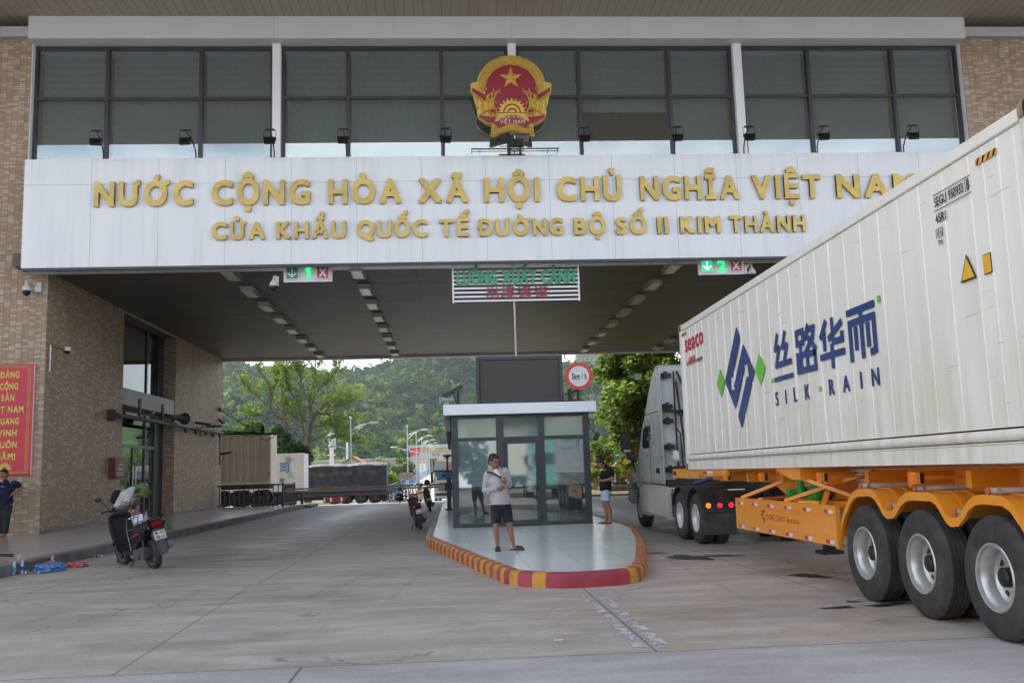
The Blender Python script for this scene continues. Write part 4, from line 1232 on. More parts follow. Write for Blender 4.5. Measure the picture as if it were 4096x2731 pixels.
for k in range(6): mb.box(-6.2+k*1.05, 38.095, 1.168, -5.75+k*1.05, 38.155, 1.237)
mb.build("red_band", mat("faded_red_band", (.25, .06, .05), .5), bm_)

FEN = thing("railing", "low dark steel railing on the pavement at the end of the tan wall", "railing", (-10.4, 51, PZ))
fmat = mat("railing_grey", (.055, .055, .058), .5, .2, .15, 6)
mb = MB(); mb.box(-12.1, 50.97, 1.30, -8.72, 51.03, 1.38); mb.box(-12.1, 50.98, .30, -8.78, 51.02, .36)
mb.box(-8.78, 51.03, 1.30, -8.72, 54.6, 1.38); mb.box(-8.77, 51.03, .30, -8.73, 54.6, .36); mb.build("rail", fmat, FEN)
for i in range(13):
    x = -12.0+i*.25
    mb = MB(); mb.box(x-.022, 50.975, PZ, x+.022, 51.025, 1.30); mb.build("bar", fmat, FEN)
for i in range(17):
    y = 51.25+i*.2
    mb = MB(); mb.box(-8.772, y-.018, PZ+.1, -8.728, y+.018, 1.30); mb.build("bar", fmat, FEN)
for (x, y) in ((-8.75, 51.0), (-8.75, 54.62)):
    mb = MB(); mb.box(x-.05, y-.05, .1, x+.05, y+.05, 1.42); mb.build("post", fmat, FEN)

GA = thing("camera_gantry", "dark pipe boom along the shaded wall that carries cameras out over the lane end", "gantry", (-11.9, 43, 4.0))
gm = mat("gantry_rust", (.05, .035, .03), .6, .2, .3, 6)
mb = MB(); mb.tube([(-11.85, 34.9, 4.05), (-11.85, 51.0, 4.06)], .085, 8); mb.cbox((-12.05, 34.95, 4.05), (.35, .10, .40)); mb.build("pipe", gm, GA, smooth=50)
mb = MB(); mb.tube([(-12.1, 51.2, 4.06), (-9.15, 51.2, 3.98)], .055, 8); mb.tube([(-12.1, 51.25, 4.18), (-10.2, 51.25, 4.10)], .035, 6); mb.build("cross_arm", gm, GA, smooth=50)
mb = MB(); mb.tube([(-12.1, 51.3, 5.35), (-10.15, 51.2, 4.05)], .03, 6); mb.cbox((-12.1, 51.3, 5.35), (.12, .12, .22)); mb.build("brace", gm, GA)
mb = MB()
for yy in (37.8, 40.77): mb.box(-12.0, yy-.10, 4.0, -11.93, yy+.10, 4.85)
mb.build("wall_bracket", gm, GA)
mb = MB()
for yy in (43.9, 45.6, 47.5, 48.9, 50.3): mb.prism([(yy-.18, 3.98), (yy+.18, 3.98), (yy, 3.80)], -11.9, -11.8, 'x')
mb.build("gusset", gm, GA)
mb = MB()
mb.tube([(-11.2, 51.2, 4.05), (-10.8, 51.2, 3.92), (-10.3, 51.2, 3.9), (-9.9, 51.2, 4.03)], .018, 5)
mb.tube([(-10.15, 51.2, 4.02), (-9.95, 51.2, 3.75), (-9.6, 51.2, 3.66), (-9.3, 51.2, 3.8), (-9.2, 51.2, 4.0)], .018, 5)
mb.tube([(-11.75, 45.7, 4.1), (-11.72, 45.75, 3.75), (-11.72, 45.95, 3.68), (-11.75, 46.1, 4.0)], .018, 5)
mb.build("cable", black, GA, smooth=60)
def horn2():
    Mh = basis((-11.7, 41.4, 4.34), (1, 0, 0), (0, 0, 1), (0, 1, 0)) @ Matrix.Rotation(R_(8), 4, 'Y')
    t = thing("loudspeaker", "dark horn loudspeaker on the pipe boom along the shaded wall", "loudspeaker", (-11.7, 41.5, 4.14))
    q = MB(); q.lathe([(.05, -.6), (.07, -.55), (.09, 0), (.12, .5), (.16, .8), (.25, 1.15), (.26, 1.17), (.22, 1.1), (.1, .7), (.05, .5)], Mh, 18); q.build("bell", darkbrown, t, smooth=40)
    q = MB(); q.box(-11.75, 41.3, 4.12, -11.65, 41.4, 4.3); q.build("bracket", darkbrown, t)
horn2()
bullet((-11.75, 38.7, 4.13), (.25, -1, -.10), "large camera with a pale ring on the pipe boom along the shaded wall", L=1.3, drop=.22)
bullet((-11.75, 46.4, 4.13), (.8, .9, -.12), "dark bullet camera in the middle of the pipe boom", L=.75, drop=.2)
bullet((-11.75, 48.6, 4.13), (.9, .9, .05), "dark bullet camera near the far end of the pipe boom", L=.75, drop=.18)
bullet((-12.05, 51.4, 4.72), (.75, -.4, -.7), "short camera on the end of the wall above the pipe boom", L=.36, drop=.0, mount=(-12.1, 51.5, 4.78))
bullet((-11.75, 51.0, 2.72), (1, -.2, .12), "dark camera on a curved arm low on the end of the wall", L=.55, drop=.30, mount=(-12.05, 51.1, 2.50))
mb = MB(); mb.box(-12.02, 50.9, 2.4, -11.96, 50.96, 3.98); solo(mb, "conduit", gm, "thin dark conduit down the end of the tan wall", "pipe")
mb = MB(); mb.box(-9.95, 51.15, 4.05, -9.75, 51.3, 4.42)
solo(mb, "flood_lamp", darkbrown, "small dark lamp standing on the outer end of the cross arm", "lamp", bevel=.02)

# letter box
LB = thing("letter_box", "dull red letter box on the shaded passage wall beside the glass entrance", "letter box", (-12.0, 35.7, 1.84))
mb = MB(); mb.box(-12.2, 35.2, 1.84, -11.95, 36.25, 2.55); mb.build("body", mat("dull_red", (.16, .022, .020), .5, 0, .15, 5), LB, bevel=.03)
mb = MB(); mb.box(-11.949, 35.5, 2.42, -11.944, 36.0, 2.46); mb.build("slot", black, LB)
mb = MB()
for z, a, b in ((2.28, 35.5, 36.05), (2.10, 35.45, 36.0), (2.16, 35.45, 36.0), (1.98, 35.4, 36.05), (1.91, 35.4, 36.05)): mb.box(-11.949, a, z, -11.945, b, z+.035)
mb.build("label", mat("pale_label", (.4, .36, .36), .6), LB)

# red slogan board on the tan wall
RB = thing("slogan_board", "tall red board with yellow slogan lettering on the tan wall", "banner", (-13.2, 29.5, 1.94))
mb = MB(); mb.box(-14.0, 29.52, 1.95, -12.48, 29.58, 5.27); mb.build("panel", mat("slogan_red", (.50, .018, .035), .45, 0, .05, 2), RB)
mb = MB(); mb.box(-12.478, 29.515, 1.94, -12.455, 29.59, 5.28); mb.build("edge_strip", mat("pink_edge", (.55, .35, .38), .5), RB)
ylw = mat("slogan_yellow", (.58, .47, .07), .5, 0, .05, 4)
for s_, cx, z, wd in (("ĐẢNG", -13.18, 4.86, .565), ("CỘNG", -13.19, 4.51, .53), ("SẢN", -13.21, 4.165, .38), ("VIỆT NAM", -13.24, 3.815, 1.0), ("QUANG", -13.20, 3.465, .68), ("VINH", -13.19, 3.115, .56), ("MUÔN", -13.22, 2.765, .66), ("NĂM!", -13.22, 2.415, .58)):
    q = MB(); put_text(q, s_, (cx-wd/2, 29.512, z), cap=.178, width=wd, bold=.035, depth=.012); q.build("lettering", ylw, RB)
q = MB()                      # key pattern border
bz0, bz1, bx0, bx1 = 2.02, 5.21, -13.86, -12.58
def key(x, z, flip):
    for a, b, c, d in ((0, 0, .055, .008), (0, 0, .008, .05), (0, .042, .042, .05), (.034, .018, .042, .05), (.018, .018, .042, .026)):
        if flip: a, b, c, d = b, a, d, c
        q.box(x+a, 29.513, z+b, x+c, 29.519, z+d)
z = bz0
while z < bz1-.05: key(bx1-.05, z, True); key(bx0, z, True); z += .062
x = bx0+.06
while x < bx1-.06: key(x, bz0, False); key(x, bz1-.05, False); x += .062
for x0, z0, x1, z1 in ((bx1+.004, bz0-.012, bx1+.012, bz1+.012), (bx1-.07, bz0+.06, bx1-.062, bz1-.06), (bx0-.012, bz0-.012, bx0-.004, bz1+.012), (bx0-.01, bz1+.004, bx1+.01, bz1+.012), (bx0-.01, bz0-.012, bx1+.01, bz0-.004)): q.box(x0, 29.513, z0, x1, 29.519, z1)
q.build("border", mat("border_gold", (.55, .36, .10), .5), RB)
q = MB()                      # lotus
for a in range(0, 181, 22):
    T = basis((-13.22, 29.512, 2.14), (math.cos(R_(a)), 0, math.sin(R_(a))), (-math.sin(R_(a)), 0, math.cos(R_(a))), (0, -1, 0))
    q.add([(.05, 0, 0), (.13, .035, 0), (.21, 0, 0), (.13, -.035, 0)], [(0, 1, 2, 3)], T)
q.build("lotus", ylw, RB, clean=False)
# ------------------------------------------------------------------ wheels (shared by every lorry)
def wheel_meshes(tag, rimmat, deep=True, R=.54, W=.28, dual=True):
    """meshes of one wheel about its own axis; local +Z is outboard, origin at the outer face"""
    out = []
    q = MB()
    b = R*.525
    prof = [(b, -.02), (b+.012, 0.0), (b+.05, .012), (R*.78, .018), (R*.90, .006), (R*.965, -.018), (R*.99, -.035)]
    zz = [-.035-(W-.07)*k/5 for k in range(6)]
    for k in range(5):
        a, c = zz[k], zz[k+1]
        prof += [(R, a-.006), (R, c+.010), (R-.014, c+.008), (R-.014, c-.002)] if k < 4 else [(R, a-.006), (R, c+.006)]
    prof += [(R*.985, -W+.03), (R*.92, -W+.0), (R*.78, -W-.01), (b, -W+.02)]
    q.lathe(prof, None, 48, cap=False)
    if dual: q.lathe([(b, -W-.06), (R*.8, -W-.05), (R*.97, -W-.08), (R, -W-.11), (R, -2*W-.02), (R*.9, -2*W-.04), (b, -2*W-.03)], None, 40, cap=False)
    out.append(("tyre", q, rubber, 30))
    q = MB()
    if deep:
        q.lathe([(b+.018, .004), (b+.010, .014), (b-.006, .010), (b-.012, -.02), (b-.030, -.035), (b-.045, -.06), (b-.05, -.13), (b-.075, -.155), (.15, -.165), (.13, -.15), (.0, -.15)], None, 44, cap=False)
    else:
        q.lathe([(b+.018, .004), (b+.008, .014), (b-.010, .008), (b-.025, -.02), (.20, -.05), (.17, .01), (.12, .03), (0, .035)], None, 44, cap=False)
    out.append(("rim", q, rimmat, 35))
    q = MB()
    if deep:
        q.lathe([(.09, -.149), (.085, -.07), (.06, -.055), (0, -.055)], None, 20)
        for k in range(8):
            a = R_(45*k+10)
            q.lathe([(0, -.146), (.034, -.146), (.034, -.144), (0, -.144)], Matrix.Translation((.19*math.cos(a), .19*math.sin(a), -.012)), 12)
    else:
        for k in range(10):
            a = R_(36*k)
            q.lathe([(0, 0), (.014, 0), (.012, .03), (0, .03)], Matrix.Translation((.145*math.cos(a), .145*math.sin(a), .015)), 8)
    out.append(("hub", q, black if deep else steel, 35))
    return out
_wcache = {}
def add_wheel(parent, x, y, z, key, rimmat, left=True, **k):
    """a wheel part with tyre root and rim, hub under it; meshes shared through copies"""
    T = basis((x, y, z), (0, 1, 0) if left else (0, -1, 0), (0, 0, 1), (-1, 0, 0) if left else (1, 0, 0))
    if left: T = basis((x, y, z), (0, -1, 0), (0, 0, 1), (-1, 0, 0))
    else: T = basis((x, y, z), (0, 1, 0), (0, 0, 1), (1, 0, 0))
    off = root_of(parent).location
    if key not in _wcache:
        ms = wheel_meshes(key, rimmat, **k)
        _wcache[key] = []
        tyre = None
        for nm, q, m_, sm in ms:
            o = q.build("wheel" if nm == "tyre" else nm, m_, None, smooth=sm)
            _wcache[key].append(o.data)
            bpy.data.objects.remove(o)
    names = ("wheel", "rim", "hub")
    first = None
    for nm, me in zip(names, _wcache[key]):
        o = bpy.data.objects.new(nm, me); COL.objects.link(o)
        if first is None:
            o.parent = parent; o.matrix_local = Matrix.Translation(-Vector(off)) @ T; first = o
        else: o.parent = first
    return first

rim_silver = mat("silver_rim", (.50, .49, .46), .35, .55, .12, 6, dirt=(.22, .19, .15), dirt_amt=.5)
rim_white = mat("white_rim", (.58, .58, .57), .35, .25, .1, 6, dirt=(.3, .28, .24), dirt_amt=.4)
rim_dark = mat("dusty_rim", (.07, .06, .052), .6, .2, .3, 8)
orange = mat("orange_paint", (.78, .285, .018), .38, 0, .06, 2, .5, .25, dirt=(.42, .18, .04), dirt_amt=.3)
amber = emit("amber_lens", (.9, .18, .02), .08, (.62, .11, .015))
white_film = mat("white_reflector", (.66, .66, .66), .35, 0, .05, 8); red_film = mat("red_reflector", (.48, .03, .05), .35, 0, .05, 8)

# ------------------------------------------------------------------ container
CX, CY0, CY1, CZ0, CZ1 = 4.70, 7.05, 19.05, 1.53, 4.43
CON = thing("shipping_container", "off-white refrigerated container with blue lettering and a diamond logo on the orange trailer", "container", (5.92, 13, CZ0))
def _cont():
    t = NT("container_paint")
    x, y, z = t.xyz(t.coord())
    n = t.noise(t.coord(), .6, 5)
    c = t.mix(t.ramp(n, .3, .7), (.785, .745, .66), (.83, .80, .73))
    st = t.noise(t.comb(0.0, t.math('MULTIPLY', y, 5.0), t.math('MULTIPLY', z, .5)), 1.0, 8, .6)
    low = t.math('SUBTRACT', 1.0, t.ramp(z, .15, 1.9))
    c = t.mix(t.math('MULTIPLY', t.ramp(st, .38, .75), t.math('ADD', .16, t.math('MULTIPLY', low, .52))), c, (.50, .385, .24))
    sc = t.noise(t.scale(t.coord(), (1, .6, 6)), 2.2, 9, .72)
    c = t.mix(t.math('MULTIPLY', t.ramp(sc, .62, .70), .6), c, (.36, .23, .12))
    t.bump(t.noise(t.scale(t.coord(), (1, 1, .6)), 1.6, 3), .3, .05)
    return t.fin(c, .34, 0, .5)
cont_m = _cont()
rust = mat("rusty_casting", (.42, .30, .20), .65, .1, .35, 7, .4, dirt=(.20, .09, .04), dirt_amt=.85, bump=.3)
mb = MB()
mb.box(CX+.028, CY0+.2, CZ0+.30, CX+.09, CY1-.16, CZ1-.13)
y = CY1-.28
while y > CY0+.25:
    mb.tube([(CX+.028, y, CZ0+.31), (CX+.028, y, CZ1-.135)], .010, 6); y -= .465 if y > 8.3 else .235
mb.build("side_wall", cont_m, CON, smooth=50)
mb = MB(); mb.box(CX, CY0+.19, CZ0, CX+.10, CY1-.19, CZ0+.155); mb.box(CX+.012, CY0+.19, CZ0+.16, CX+.10, CY1-.19, CZ0+.175); mb.tube([(CX+.035, CY0+.19, CZ0+.235), (CX+.035, CY1-.19, CZ0+.235)], .052, 10)
mb.build("bottom_rail", cont_m, CON, smooth=40)
mb = MB(); mb.box(CX+.002, CY0+.19, CZ1-.125, CX+.10, CY1-.19, CZ1-.01); mb.build("top_rail", cont_m, CON, bevel=.008)
mb = MB(); mb.box(CX+.10, CY0+.1, CZ0+.02, CX+2.34, CY1-.04, CZ0+.2); mb.box(CX+.1, CY0+.1, CZ1-.10, CX+2.34, CY1-.04, CZ1-.02); mb.box(CX+2.34, CY0+.1, CZ0, CX+2.44, CY1-.1, CZ1-.02); mb.build("shell", cont_m, CON)
mb = MB(); mb.box(CX+.09, CY1-.09, CZ0+.2, CX+2.34, CY1-.02, CZ1-.1); mb.build("end_wall", cont_m, CON)
for yy, s_ in ((CY0, 1), (CY1, -1)):
    for xx in (CX, CX+2.28):
        a, b = (yy, yy+.19) if s_ > 0 else (yy-.19, yy)
        for zz, nm in ((CZ0-.01, 0), (CZ1-.115, 1)):
            q = MB(); q.box(xx-.006, a, zz, xx+.17, b, zz+.13); o = q.build("corner_casting", rust, CON, bevel=.015)
            if xx == CX:
                q = MB(); ym = (a+b)/2
                q.prism([(ym-.025+.025*math.cos(R_(t))*1, zz+.065+.045*math.sin(R_(t))+ (.02 if math.sin(R_(t)) > 0 else -.02)) for t in range(0, 360, 30)], xx-.012, xx-.0065, 'x'); q.build("slot", black, o)
        q = MB(); q.box(xx+.001, a+.01, CZ0+.12, xx+.16, b-.01, CZ1-.115); q.build("corner_post", cont_m if s_ < 0 else mat("scuffed_post", (.66, .60, .52), .5, 0, .2, 5, .4, dirt=(.30, .14, .08), dirt_amt=.75), CON, bevel=.01)
q = MB(); q.box(CX+.17, CY0+.03, CZ0+.12, CX+2.28, CY0+.1, CZ1-.12); do = q.build("door", cont_m, CON)
q = MB()
for zz in (1.9, 2.6, 3.3, 4.05): q.box(CX+.02, CY0-.03, zz, CX+.30, CY0-.001, zz+.16); q.tube([(CX+.10, CY0-.035, zz-.02), (CX+.10, CY0-.035, zz+.18)], .022, 8)
q.build("hinge", steel, do)
for xx in (CX+.7, CX+1.1):
    q = MB(); q.tube([(xx, CY0, CZ0+.1), (xx, CY0, CZ1-.1)], .02, 8); q.build("locking_bar", steel, do)
# paint: logo, lettering
blue = mat("navy_decal", (.022, .055, .195), .35, 0, .06, 4); lime = mat("lime_decal", (.16, .52, .05), .35, 0, .05, 4)
redd = mat("red_decal", (.62, .02, .03), .35); blk = mat("black_decal", (.02, .02, .022), .4); yel = mat("yellow_decal", (.80, .40, .02), .4)
DX = CX+.013
def decal(polys, name, m_, lift=0.0, th=.004):
    q = MB()
    for p in polys: q.prism(p, DX-lift-th, DX-lift, 'x')
    return q.build(name, m_, CON)
LG = [(15.211, 3.829), (15.041, 3.62), (15.60, 3.03), (15.70, 3.065), (15.727, 2.831), (15.479, 2.83), (15.535, 2.885), (14.911, 3.504), (14.426, 3.01), (15.243, 2.184), (15.404, 2.379), (14.821, 2.975), (14.719, 2.950), (14.746, 3.176), (14.976, 3.161), (14.912, 3.113), (15.527, 2.502), (16.028, 3.01)]
decal([LG], "logo", blue)
decal([[(16.30, 3.255), (16.055, 3.0), (16.31, 2.767), (16.545, 3.015)]], "logo_diamond", lime)
decal([[(14.164, 3.255), (13.92, 3.02), (14.156, 2.763), (14.407, 3.01)]], "logo_diamond", lime)
decal([[(13.55, 2.822), (12.783, 2.822), (12.783, 2.755), (13.55, 2.755)]], "logo_bar", blue)
decal([[(13.67, 2.822), (13.62, 2.822), (13.62, 2.755), (13.67, 2.755)]], "logo_bar", lime)
decal([[(10.06, 3.375), (10.00, 3.375), (10.00, 3.30), (10.06, 3.30)]], "logo_bar", lime)
decal([[(11.90, 2.545), (11.84, 2.545), (11.84, 2.485), (11.90, 2.485)]], "logo_bar", lime)
def glyph(segs, w_):
    """blocky strokes: list of polylines in (y, z); each stroke a flat bar"""
    q = MB()
    for pl in segs:
        ww = w_
        for a, b in zip(pl, pl[1:]):
            d = Vector((0, b[0]-a[0], b[1]-a[1])).normalized()*ww*.48
            q.bar(Vector((DX-.002, a[0], a[1]))-d, Vector((DX-.002, b[0], b[1]))+d, ww, .004+.0004*random.random(), up=(1, 0, 0))
    return q
def G(x0, x1, z0, z1, strokes): # unit strokes (u right, v up) -> y,z on the container side
    return [[(x0+(x1-x0)*u, z0+(z1-z0)*v) for u, v in s_] for s_ in strokes]
wS = .082
si = [[(.22, 1), (.05, .62), (.30, .62), (.06, .12), (.45, .12)], [(.72, 1), (.54, .62), (.82, .62), (.56, .12), (1.0, .12)]]
lu = [[(.05, .95), (.38, .95), (.38, .68), (.05, .68), (.05, .95)], [(.22, .68), (.22, .05)], [(.22, .40), (.42, .40)], [(.04, .42), (.04, .05), (.45, .05)],
      [(.66, 1.0), (.52, .78)], [(.62, .93), (.96, .93), (.90, .75), (.52, .46)], [(.62, .78), (.98, .48)], [(.56, .38), (.96, .38), (.96, .04), (.56, .04), (.56, .38)]]
hua = [[(.26, 1.0), (.03, .72)], [(.17, .84), (.17, .42)], [(.58, 1.0), (.58, .50), (.98, .50), (.98, .62)], [(.95, .88), (.42, .62)], [(.0, .22), (1.0, .22)], [(.5, .40), (.5, -.03)]]
yu = [[(.02, .97), (.98, .97)], [(.06, .0), (.06, .74), (.97, .74), (.97, .06), (.84, .04)], [(.51, .97), (.51, .02)], [(.28, .58), (.28, .46)], [(.28, .34), (.28, .22)], [(.74, .58), (.74, .46)], [(.74, .34), (.74, .22)]]
for x0, x1, z0, z1, st in ((13.47, 12.85, 2.93, 3.40, si), (12.60, 11.93, 2.78, 3.36, lu), (11.74, 11.06, 2.78, 3.31, hua), (10.88, 10.18, 2.77, 3.33, yu)):
    glyph(G(x0, x1, z0, z1, st), wS).build("lettering", blue, CON)
def ltext(s_, y, z, m_, **k):
    q = MB(); put_text(q, s_, (DX-.001, y, z), **LEFT, **k); return q.build("lettering", m_, CON)
for ch, y in zip("SILK", (13.56, 13.15, 12.82, 12.40)): ltext(ch, y, 2.42, blue, cap=.19, bold=.014, depth=.004)
for ch, y in zip("RAIN", (11.58, 11.16, 10.66, 10.36)): ltext(ch, y, 2.41, blue, cap=.19, bold=.014, depth=.004)
ltext("seaco", 18.66, 3.845, redd, cap=.34, width=1.36, bold=.014, depth=.004)
ltext("an", 18.60, 3.57, blk, cap=.10, width=.17, depth=.003); ltext("HNA", 18.40, 3.56, redd, cap=.15, width=.50, bold=.02, depth=.003); ltext("company", 17.85, 3.555, blk, cap=.10, width=.46, depth=.003)
ltext("SEGU", 8.685, 3.985, blk, cap=.088, width=.225, bold=.006, depth=.003); ltext("950933", 8.42, 3.985, blk, cap=.088, width=.255, bold=.006, depth=.003); ltext("8", 8.105, 3.985, blk, cap=.088, width=.048, bold=.006, depth=.003)
ltext("45R1", 8.69, 3.822, blk, cap=.085, width=.19, bold=.006, depth=.003); ltext("i c", 8.675, 3.70, blk, cap=.055, width=.085, bold=.006, depth=.003); ltext("70", 8.68, 3.608, blk, cap=.045, width=.08, bold=.003, depth=.003)
q = MB()
for y0, y1, z in ((8.70, 8.03, 4.098), (8.70, 8.03, 3.942)): q.box(DX-.004, y1, z, DX, y0, z+.007)
for (y0, z0, y1, z1) in ((8.07, 3.975, 8.125, 4.085), (8.575, 3.68, 8.70, 3.768)):
    for a in ((y0, z0, y1, z0+.005), (y0, z1-.005, y1, z1), (y0, z0+.005, y0+.004, z1-.005), (y1-.004, z0+.005, y1, z1-.005)): q.box(DX-.004, a[0], a[1], DX, a[2], a[3])
q.box(DX-.004, 8.645, 3.685, DX, 8.649, 3.763)
q.build("frame_line", blk, CON)
decal([[(8.214, 3.415), (8.085, 3.172), (8.345, 3.172)]], "warning_triangle", blk); decal([[(8.214, 3.385), (8.108, 3.187), (8.322, 3.187)]], "warning_face", yel, .0045, .002)
ltext("SUPER", 8.262, 3.242, blk, cap=.018, width=.09, depth=.008); ltext("HEAVY", 8.255, 3.212, blk, cap=.018, width=.085, depth=.008)
decal([[(7.955, 3.345), (7.83, 3.345), (7.83, 3.168), (7.955, 3.168)]], "height_label", blk); decal([[(7.949, 3.338), (7.836, 3.338), (7.836, 3.175), (7.949, 3.175)]], "height_face", yel, .0045, .002)
ltext("2.9m", 7.945, 3.275, blk, cap=.042, width=.105, depth=.008); ltext("9'6\"", 7.93, 3.198, blk, cap=.042, width=.08, depth=.008)
def hazard(y0, y1, z0, z1, n):
    decal([[(y0, z0), (y1, z0), (y1, z1), (y0, z1)]], "hazard_strip", yel, 0, .003)
    q = MB(); L = (y0-y1)/n
    for k in range(n):
        a = y0-k*L
        q.prism([(a-.15*L, z0), (a-.55*L, z0), (a-.95*L, z1), (a-.55*L, z1)], DX-.005, DX-.0031, 'x')
    q.build("hazard_stripe", blk, CON)
hazard(7.93, 7.59, 4.15, 4.205, 4); hazard(18.87, 18.52, 4.19, 4.25, 4)

# ------------------------------------------------------------------ trailer
TR = thing("semi_trailer", "orange skeletal semi trailer with three axles carrying the off-white container", "trailer", (5.92, 12, 0))
mb = MB()
for x in (5.42, 6.30):
    mb.box(x, 7.1, 1.47, x+.14, 19.9, 1.50); mb.box(x+.055, 7.1, 1.02, x+.085, 15.2, 1.47); mb.box(x, 7.1, .99, x+.14, 15.2, 1.02)
    mb.prism([(15.2, .99), (16.2, 1.28), (19.9, 1.30), (19.9, 1.47), (15.2, 1.47)], x+.05, x+.09, 'x')
for yy in (8.0, 9.0, 10.2, 11.3, 12.6, 14.3, 16.0, 17.6): mb.box(5.0, yy, 1.30, 6.9, yy+.10, 1.46)
mb.build("chassis", orange, TR)
mb = MB()
mb.box(4.73, 19.95, 1.36, 7.1, 20.38, 1.55); mb.box(4.72, 16.3, 1.40, 4.78, 18.25, 1.515); mb.prism([(18.25, 1.36), (19.95, 1.36), (19.95, 1.53), (18.25, 1.51)], 4.74, 4.80, 'x'); mb.build("front_bolster", orange, TR, bevel=.008)
q = MB(); q.prism([(20.05, 1.42), (20.28, 1.42), (20.28, 1.50), (20.05, 1.50)], 4.722, 4.7285, 'x'); q.build("slot", black, TR)
mb = MB()
mb.prism([(12.85, 1.36), (13.2, 1.36), (13.8, 1.49), (13.8, 1.525), (12.85, 1.525)], 4.74, 5.45, 'x')
for k, yy in enumerate((13.05, 13.3, 13.52)): mb.tube([(4.80+.12*k, yy, 1.38), (4.80+.12*k, yy, 1.50)], .05, 10)
mb.build("mid_bolster", orange, TR, smooth=40)
mb = MB(); mb.box(4.74, 7.1, 1.38, 7.1, 7.5, 1.525); mb.build("rear_bolster", orange, TR, bevel=.01)
# diagonal struts to the side guard
mb = MB()
for (a, b) in (((5.4, 12.3, 1.42), (4.78, 13.6, 1.06)), ((5.4, 12.2, 1.06), (4.78, 13.0, 1.40)), ((5.4, 14.6, 1.42), (4.76, 15.6, 1.06)), ((5.4, 13.4, 1.40), (4.78, 12.2, 1.04)), ((5.45, 15.5, 1.05), (4.76, 14.7, 1.05)), ((5.45, 13.3, 1.05), (4.76, 12.4, 1.05)), ((5.45, 11.9, 1.05), (4.76, 13.0, 1.05)), ((5.45, 11.7, 1.03), (4.76, 11.7, 1.03))):
    mb.bar(a, b, .07, .05)
mb.each("strut", orange, TR)
sk = MB()
sk.box(4.70, 11.62, .56, 4.715, 15.82, 1.05); sk.box(4.716, 11.62, 1.03, 4.80, 15.82, 1.052); sk.box(4.716, 11.62, .555, 4.79, 15.82, .58); sk.box(4.690, 11.62, .66, 4.6995, 15.82, .675); sk.box(4.690, 11.62, .93, 4.6995, 15.82, .942)
sk.box(4.685, 11.60, .55, 4.74, 11.66, 1.055)
skirt = sk.build("side_guard", orange, TR)
for row, z in ((0, .975), (1, .605)):
    for k in range(6):
        yy = 15.66-k*.733
        q = MB(); q.box(4.694, yy-.135, z-.022, 4.6993, yy, z+.022); q.build("reflector", red_film, skirt)
        q = MB(); q.box(4.694, yy-.275, z-.022, 4.6993, yy-.1355, z+.022); q.build("reflector", white_film, skirt)
faded = mat("faded_stencil", (.42, .13, .02), .6)
q = MB()
put_text(q, "YONG CHAO", (4.698, 14.27, .765), **LEFT, cap=.085, width=.80, depth=.004); put_text(q, "0818.876.876", (4.698, 13.40, .765), **LEFT, cap=.055, width=.48, depth=.004)
q.build("lettering", faded, skirt)
q = MB()
for pl in ([(14.50, .88), (14.42, .885), (14.37, .865), (14.43, .855)], [(14.44, .86), (14.46, .80), (14.40, .77), (14.43, .72)], [(14.40, .79), (14.33, .75), (14.36, .71)], [(14.47, .84), (14.53, .82)], [(14.41, .90), (14.33, .885)]):
    for a, b in zip(pl, pl[1:]): q.bar((4.697, *a), (4.697, *b), .014, .003, up=(1, 0, 0))
q.build("horse_stencil", mat("dark_stencil", (.06, .03, .01), .6), skirt)
# mudguard run
poly = [(11.57, .70), (11.53, .86), (11.42, .99), (11.24, 1.15), (11.12, 1.225), (10.99, 1.258), (10.66, 1.268), (10.55, 1.235), (10.44, 1.15), (10.36, 1.07), (10.27, 1.035), (10.14, 1.043), (10.03, 1.10), (9.94, 1.18), (9.80, 1.235), (9.68, 1.25), (9.28, 1.25), (9.18, 1.215), (9.08, 1.12), (9.01, 1.05), (8.93, 1.02), (8.80, 1.03), (8.69, 1.10), (8.60, 1.18), (8.48, 1.235), (8.36, 1.25), (8.05, 1.245), (7.93, 1.20), (7.78, 1.06), (7.66, .88), (7.60, .70)]
mg = MB(); mg.strip(poly, 4.735, 5.36, 'x', .012)
mg.strip([(y, z+.006) for y, z in poly], 4.715, 4.755, 'x', .085)
for x in (4.93, 5.10): mg.strip([(y, z+.014) for y, z in poly], x, x+.05, 'x', .012)
mg.build("mudguard", orange, TR, smooth=35)
tubem = mat("pale_tube", (.60, .57, .53), .4, .2, .12, 6)
for (y, z, L) in ((10.93, 1.298, .56), (9.62, 1.29, .56), (8.27, 1.285, .56), (10.20, 1.085, .3), (8.87, 1.07, .3)):
    q = MB(); q.tube([(4.74, y, z), (4.74+L, y, z)], .032, 10); tb = q.build("support_tube", tubem, TR, smooth=40)
    q = MB(); q.tube([(4.725, y, z), (4.742, y, z)], .036, 10); q.build("end_cap", mat("brown_cap", (.40, .12, .05), .6) if "brown_cap" not in bpy.data.materials else bpy.data.materials["brown_cap"], tb)
    q = MB(); q.box(4.80, y-.04, z-.035, 4.83, y+.04, z+.036); q.build("clamp", steel, tb)
for y in (16.4, 14.45, 12.11, 9.59):
    q = MB(); q.box(4.70, y-.06, 1.335, 4.76, y+.06, 1.455); mk = q.build("marker_lamp", orange, TR, bevel=.006)
    q = MB(); q.box(4.762, y-.03, 1.38, 5.42, y+.0, 1.41); q.build("arm", orange, mk)
    q = MB(); q.box(4.69, y-.042, 1.355, 4.699, y+.042, 1.435); q.build("lens", amber, mk, bevel=.003)
    q = MB(); q.box(4.765, y-.055, 1.34, 4.80, y+.055, 1.45); q.build("shroud", black, mk)
for y in (17.9, 17.4, 16.9):
    pass
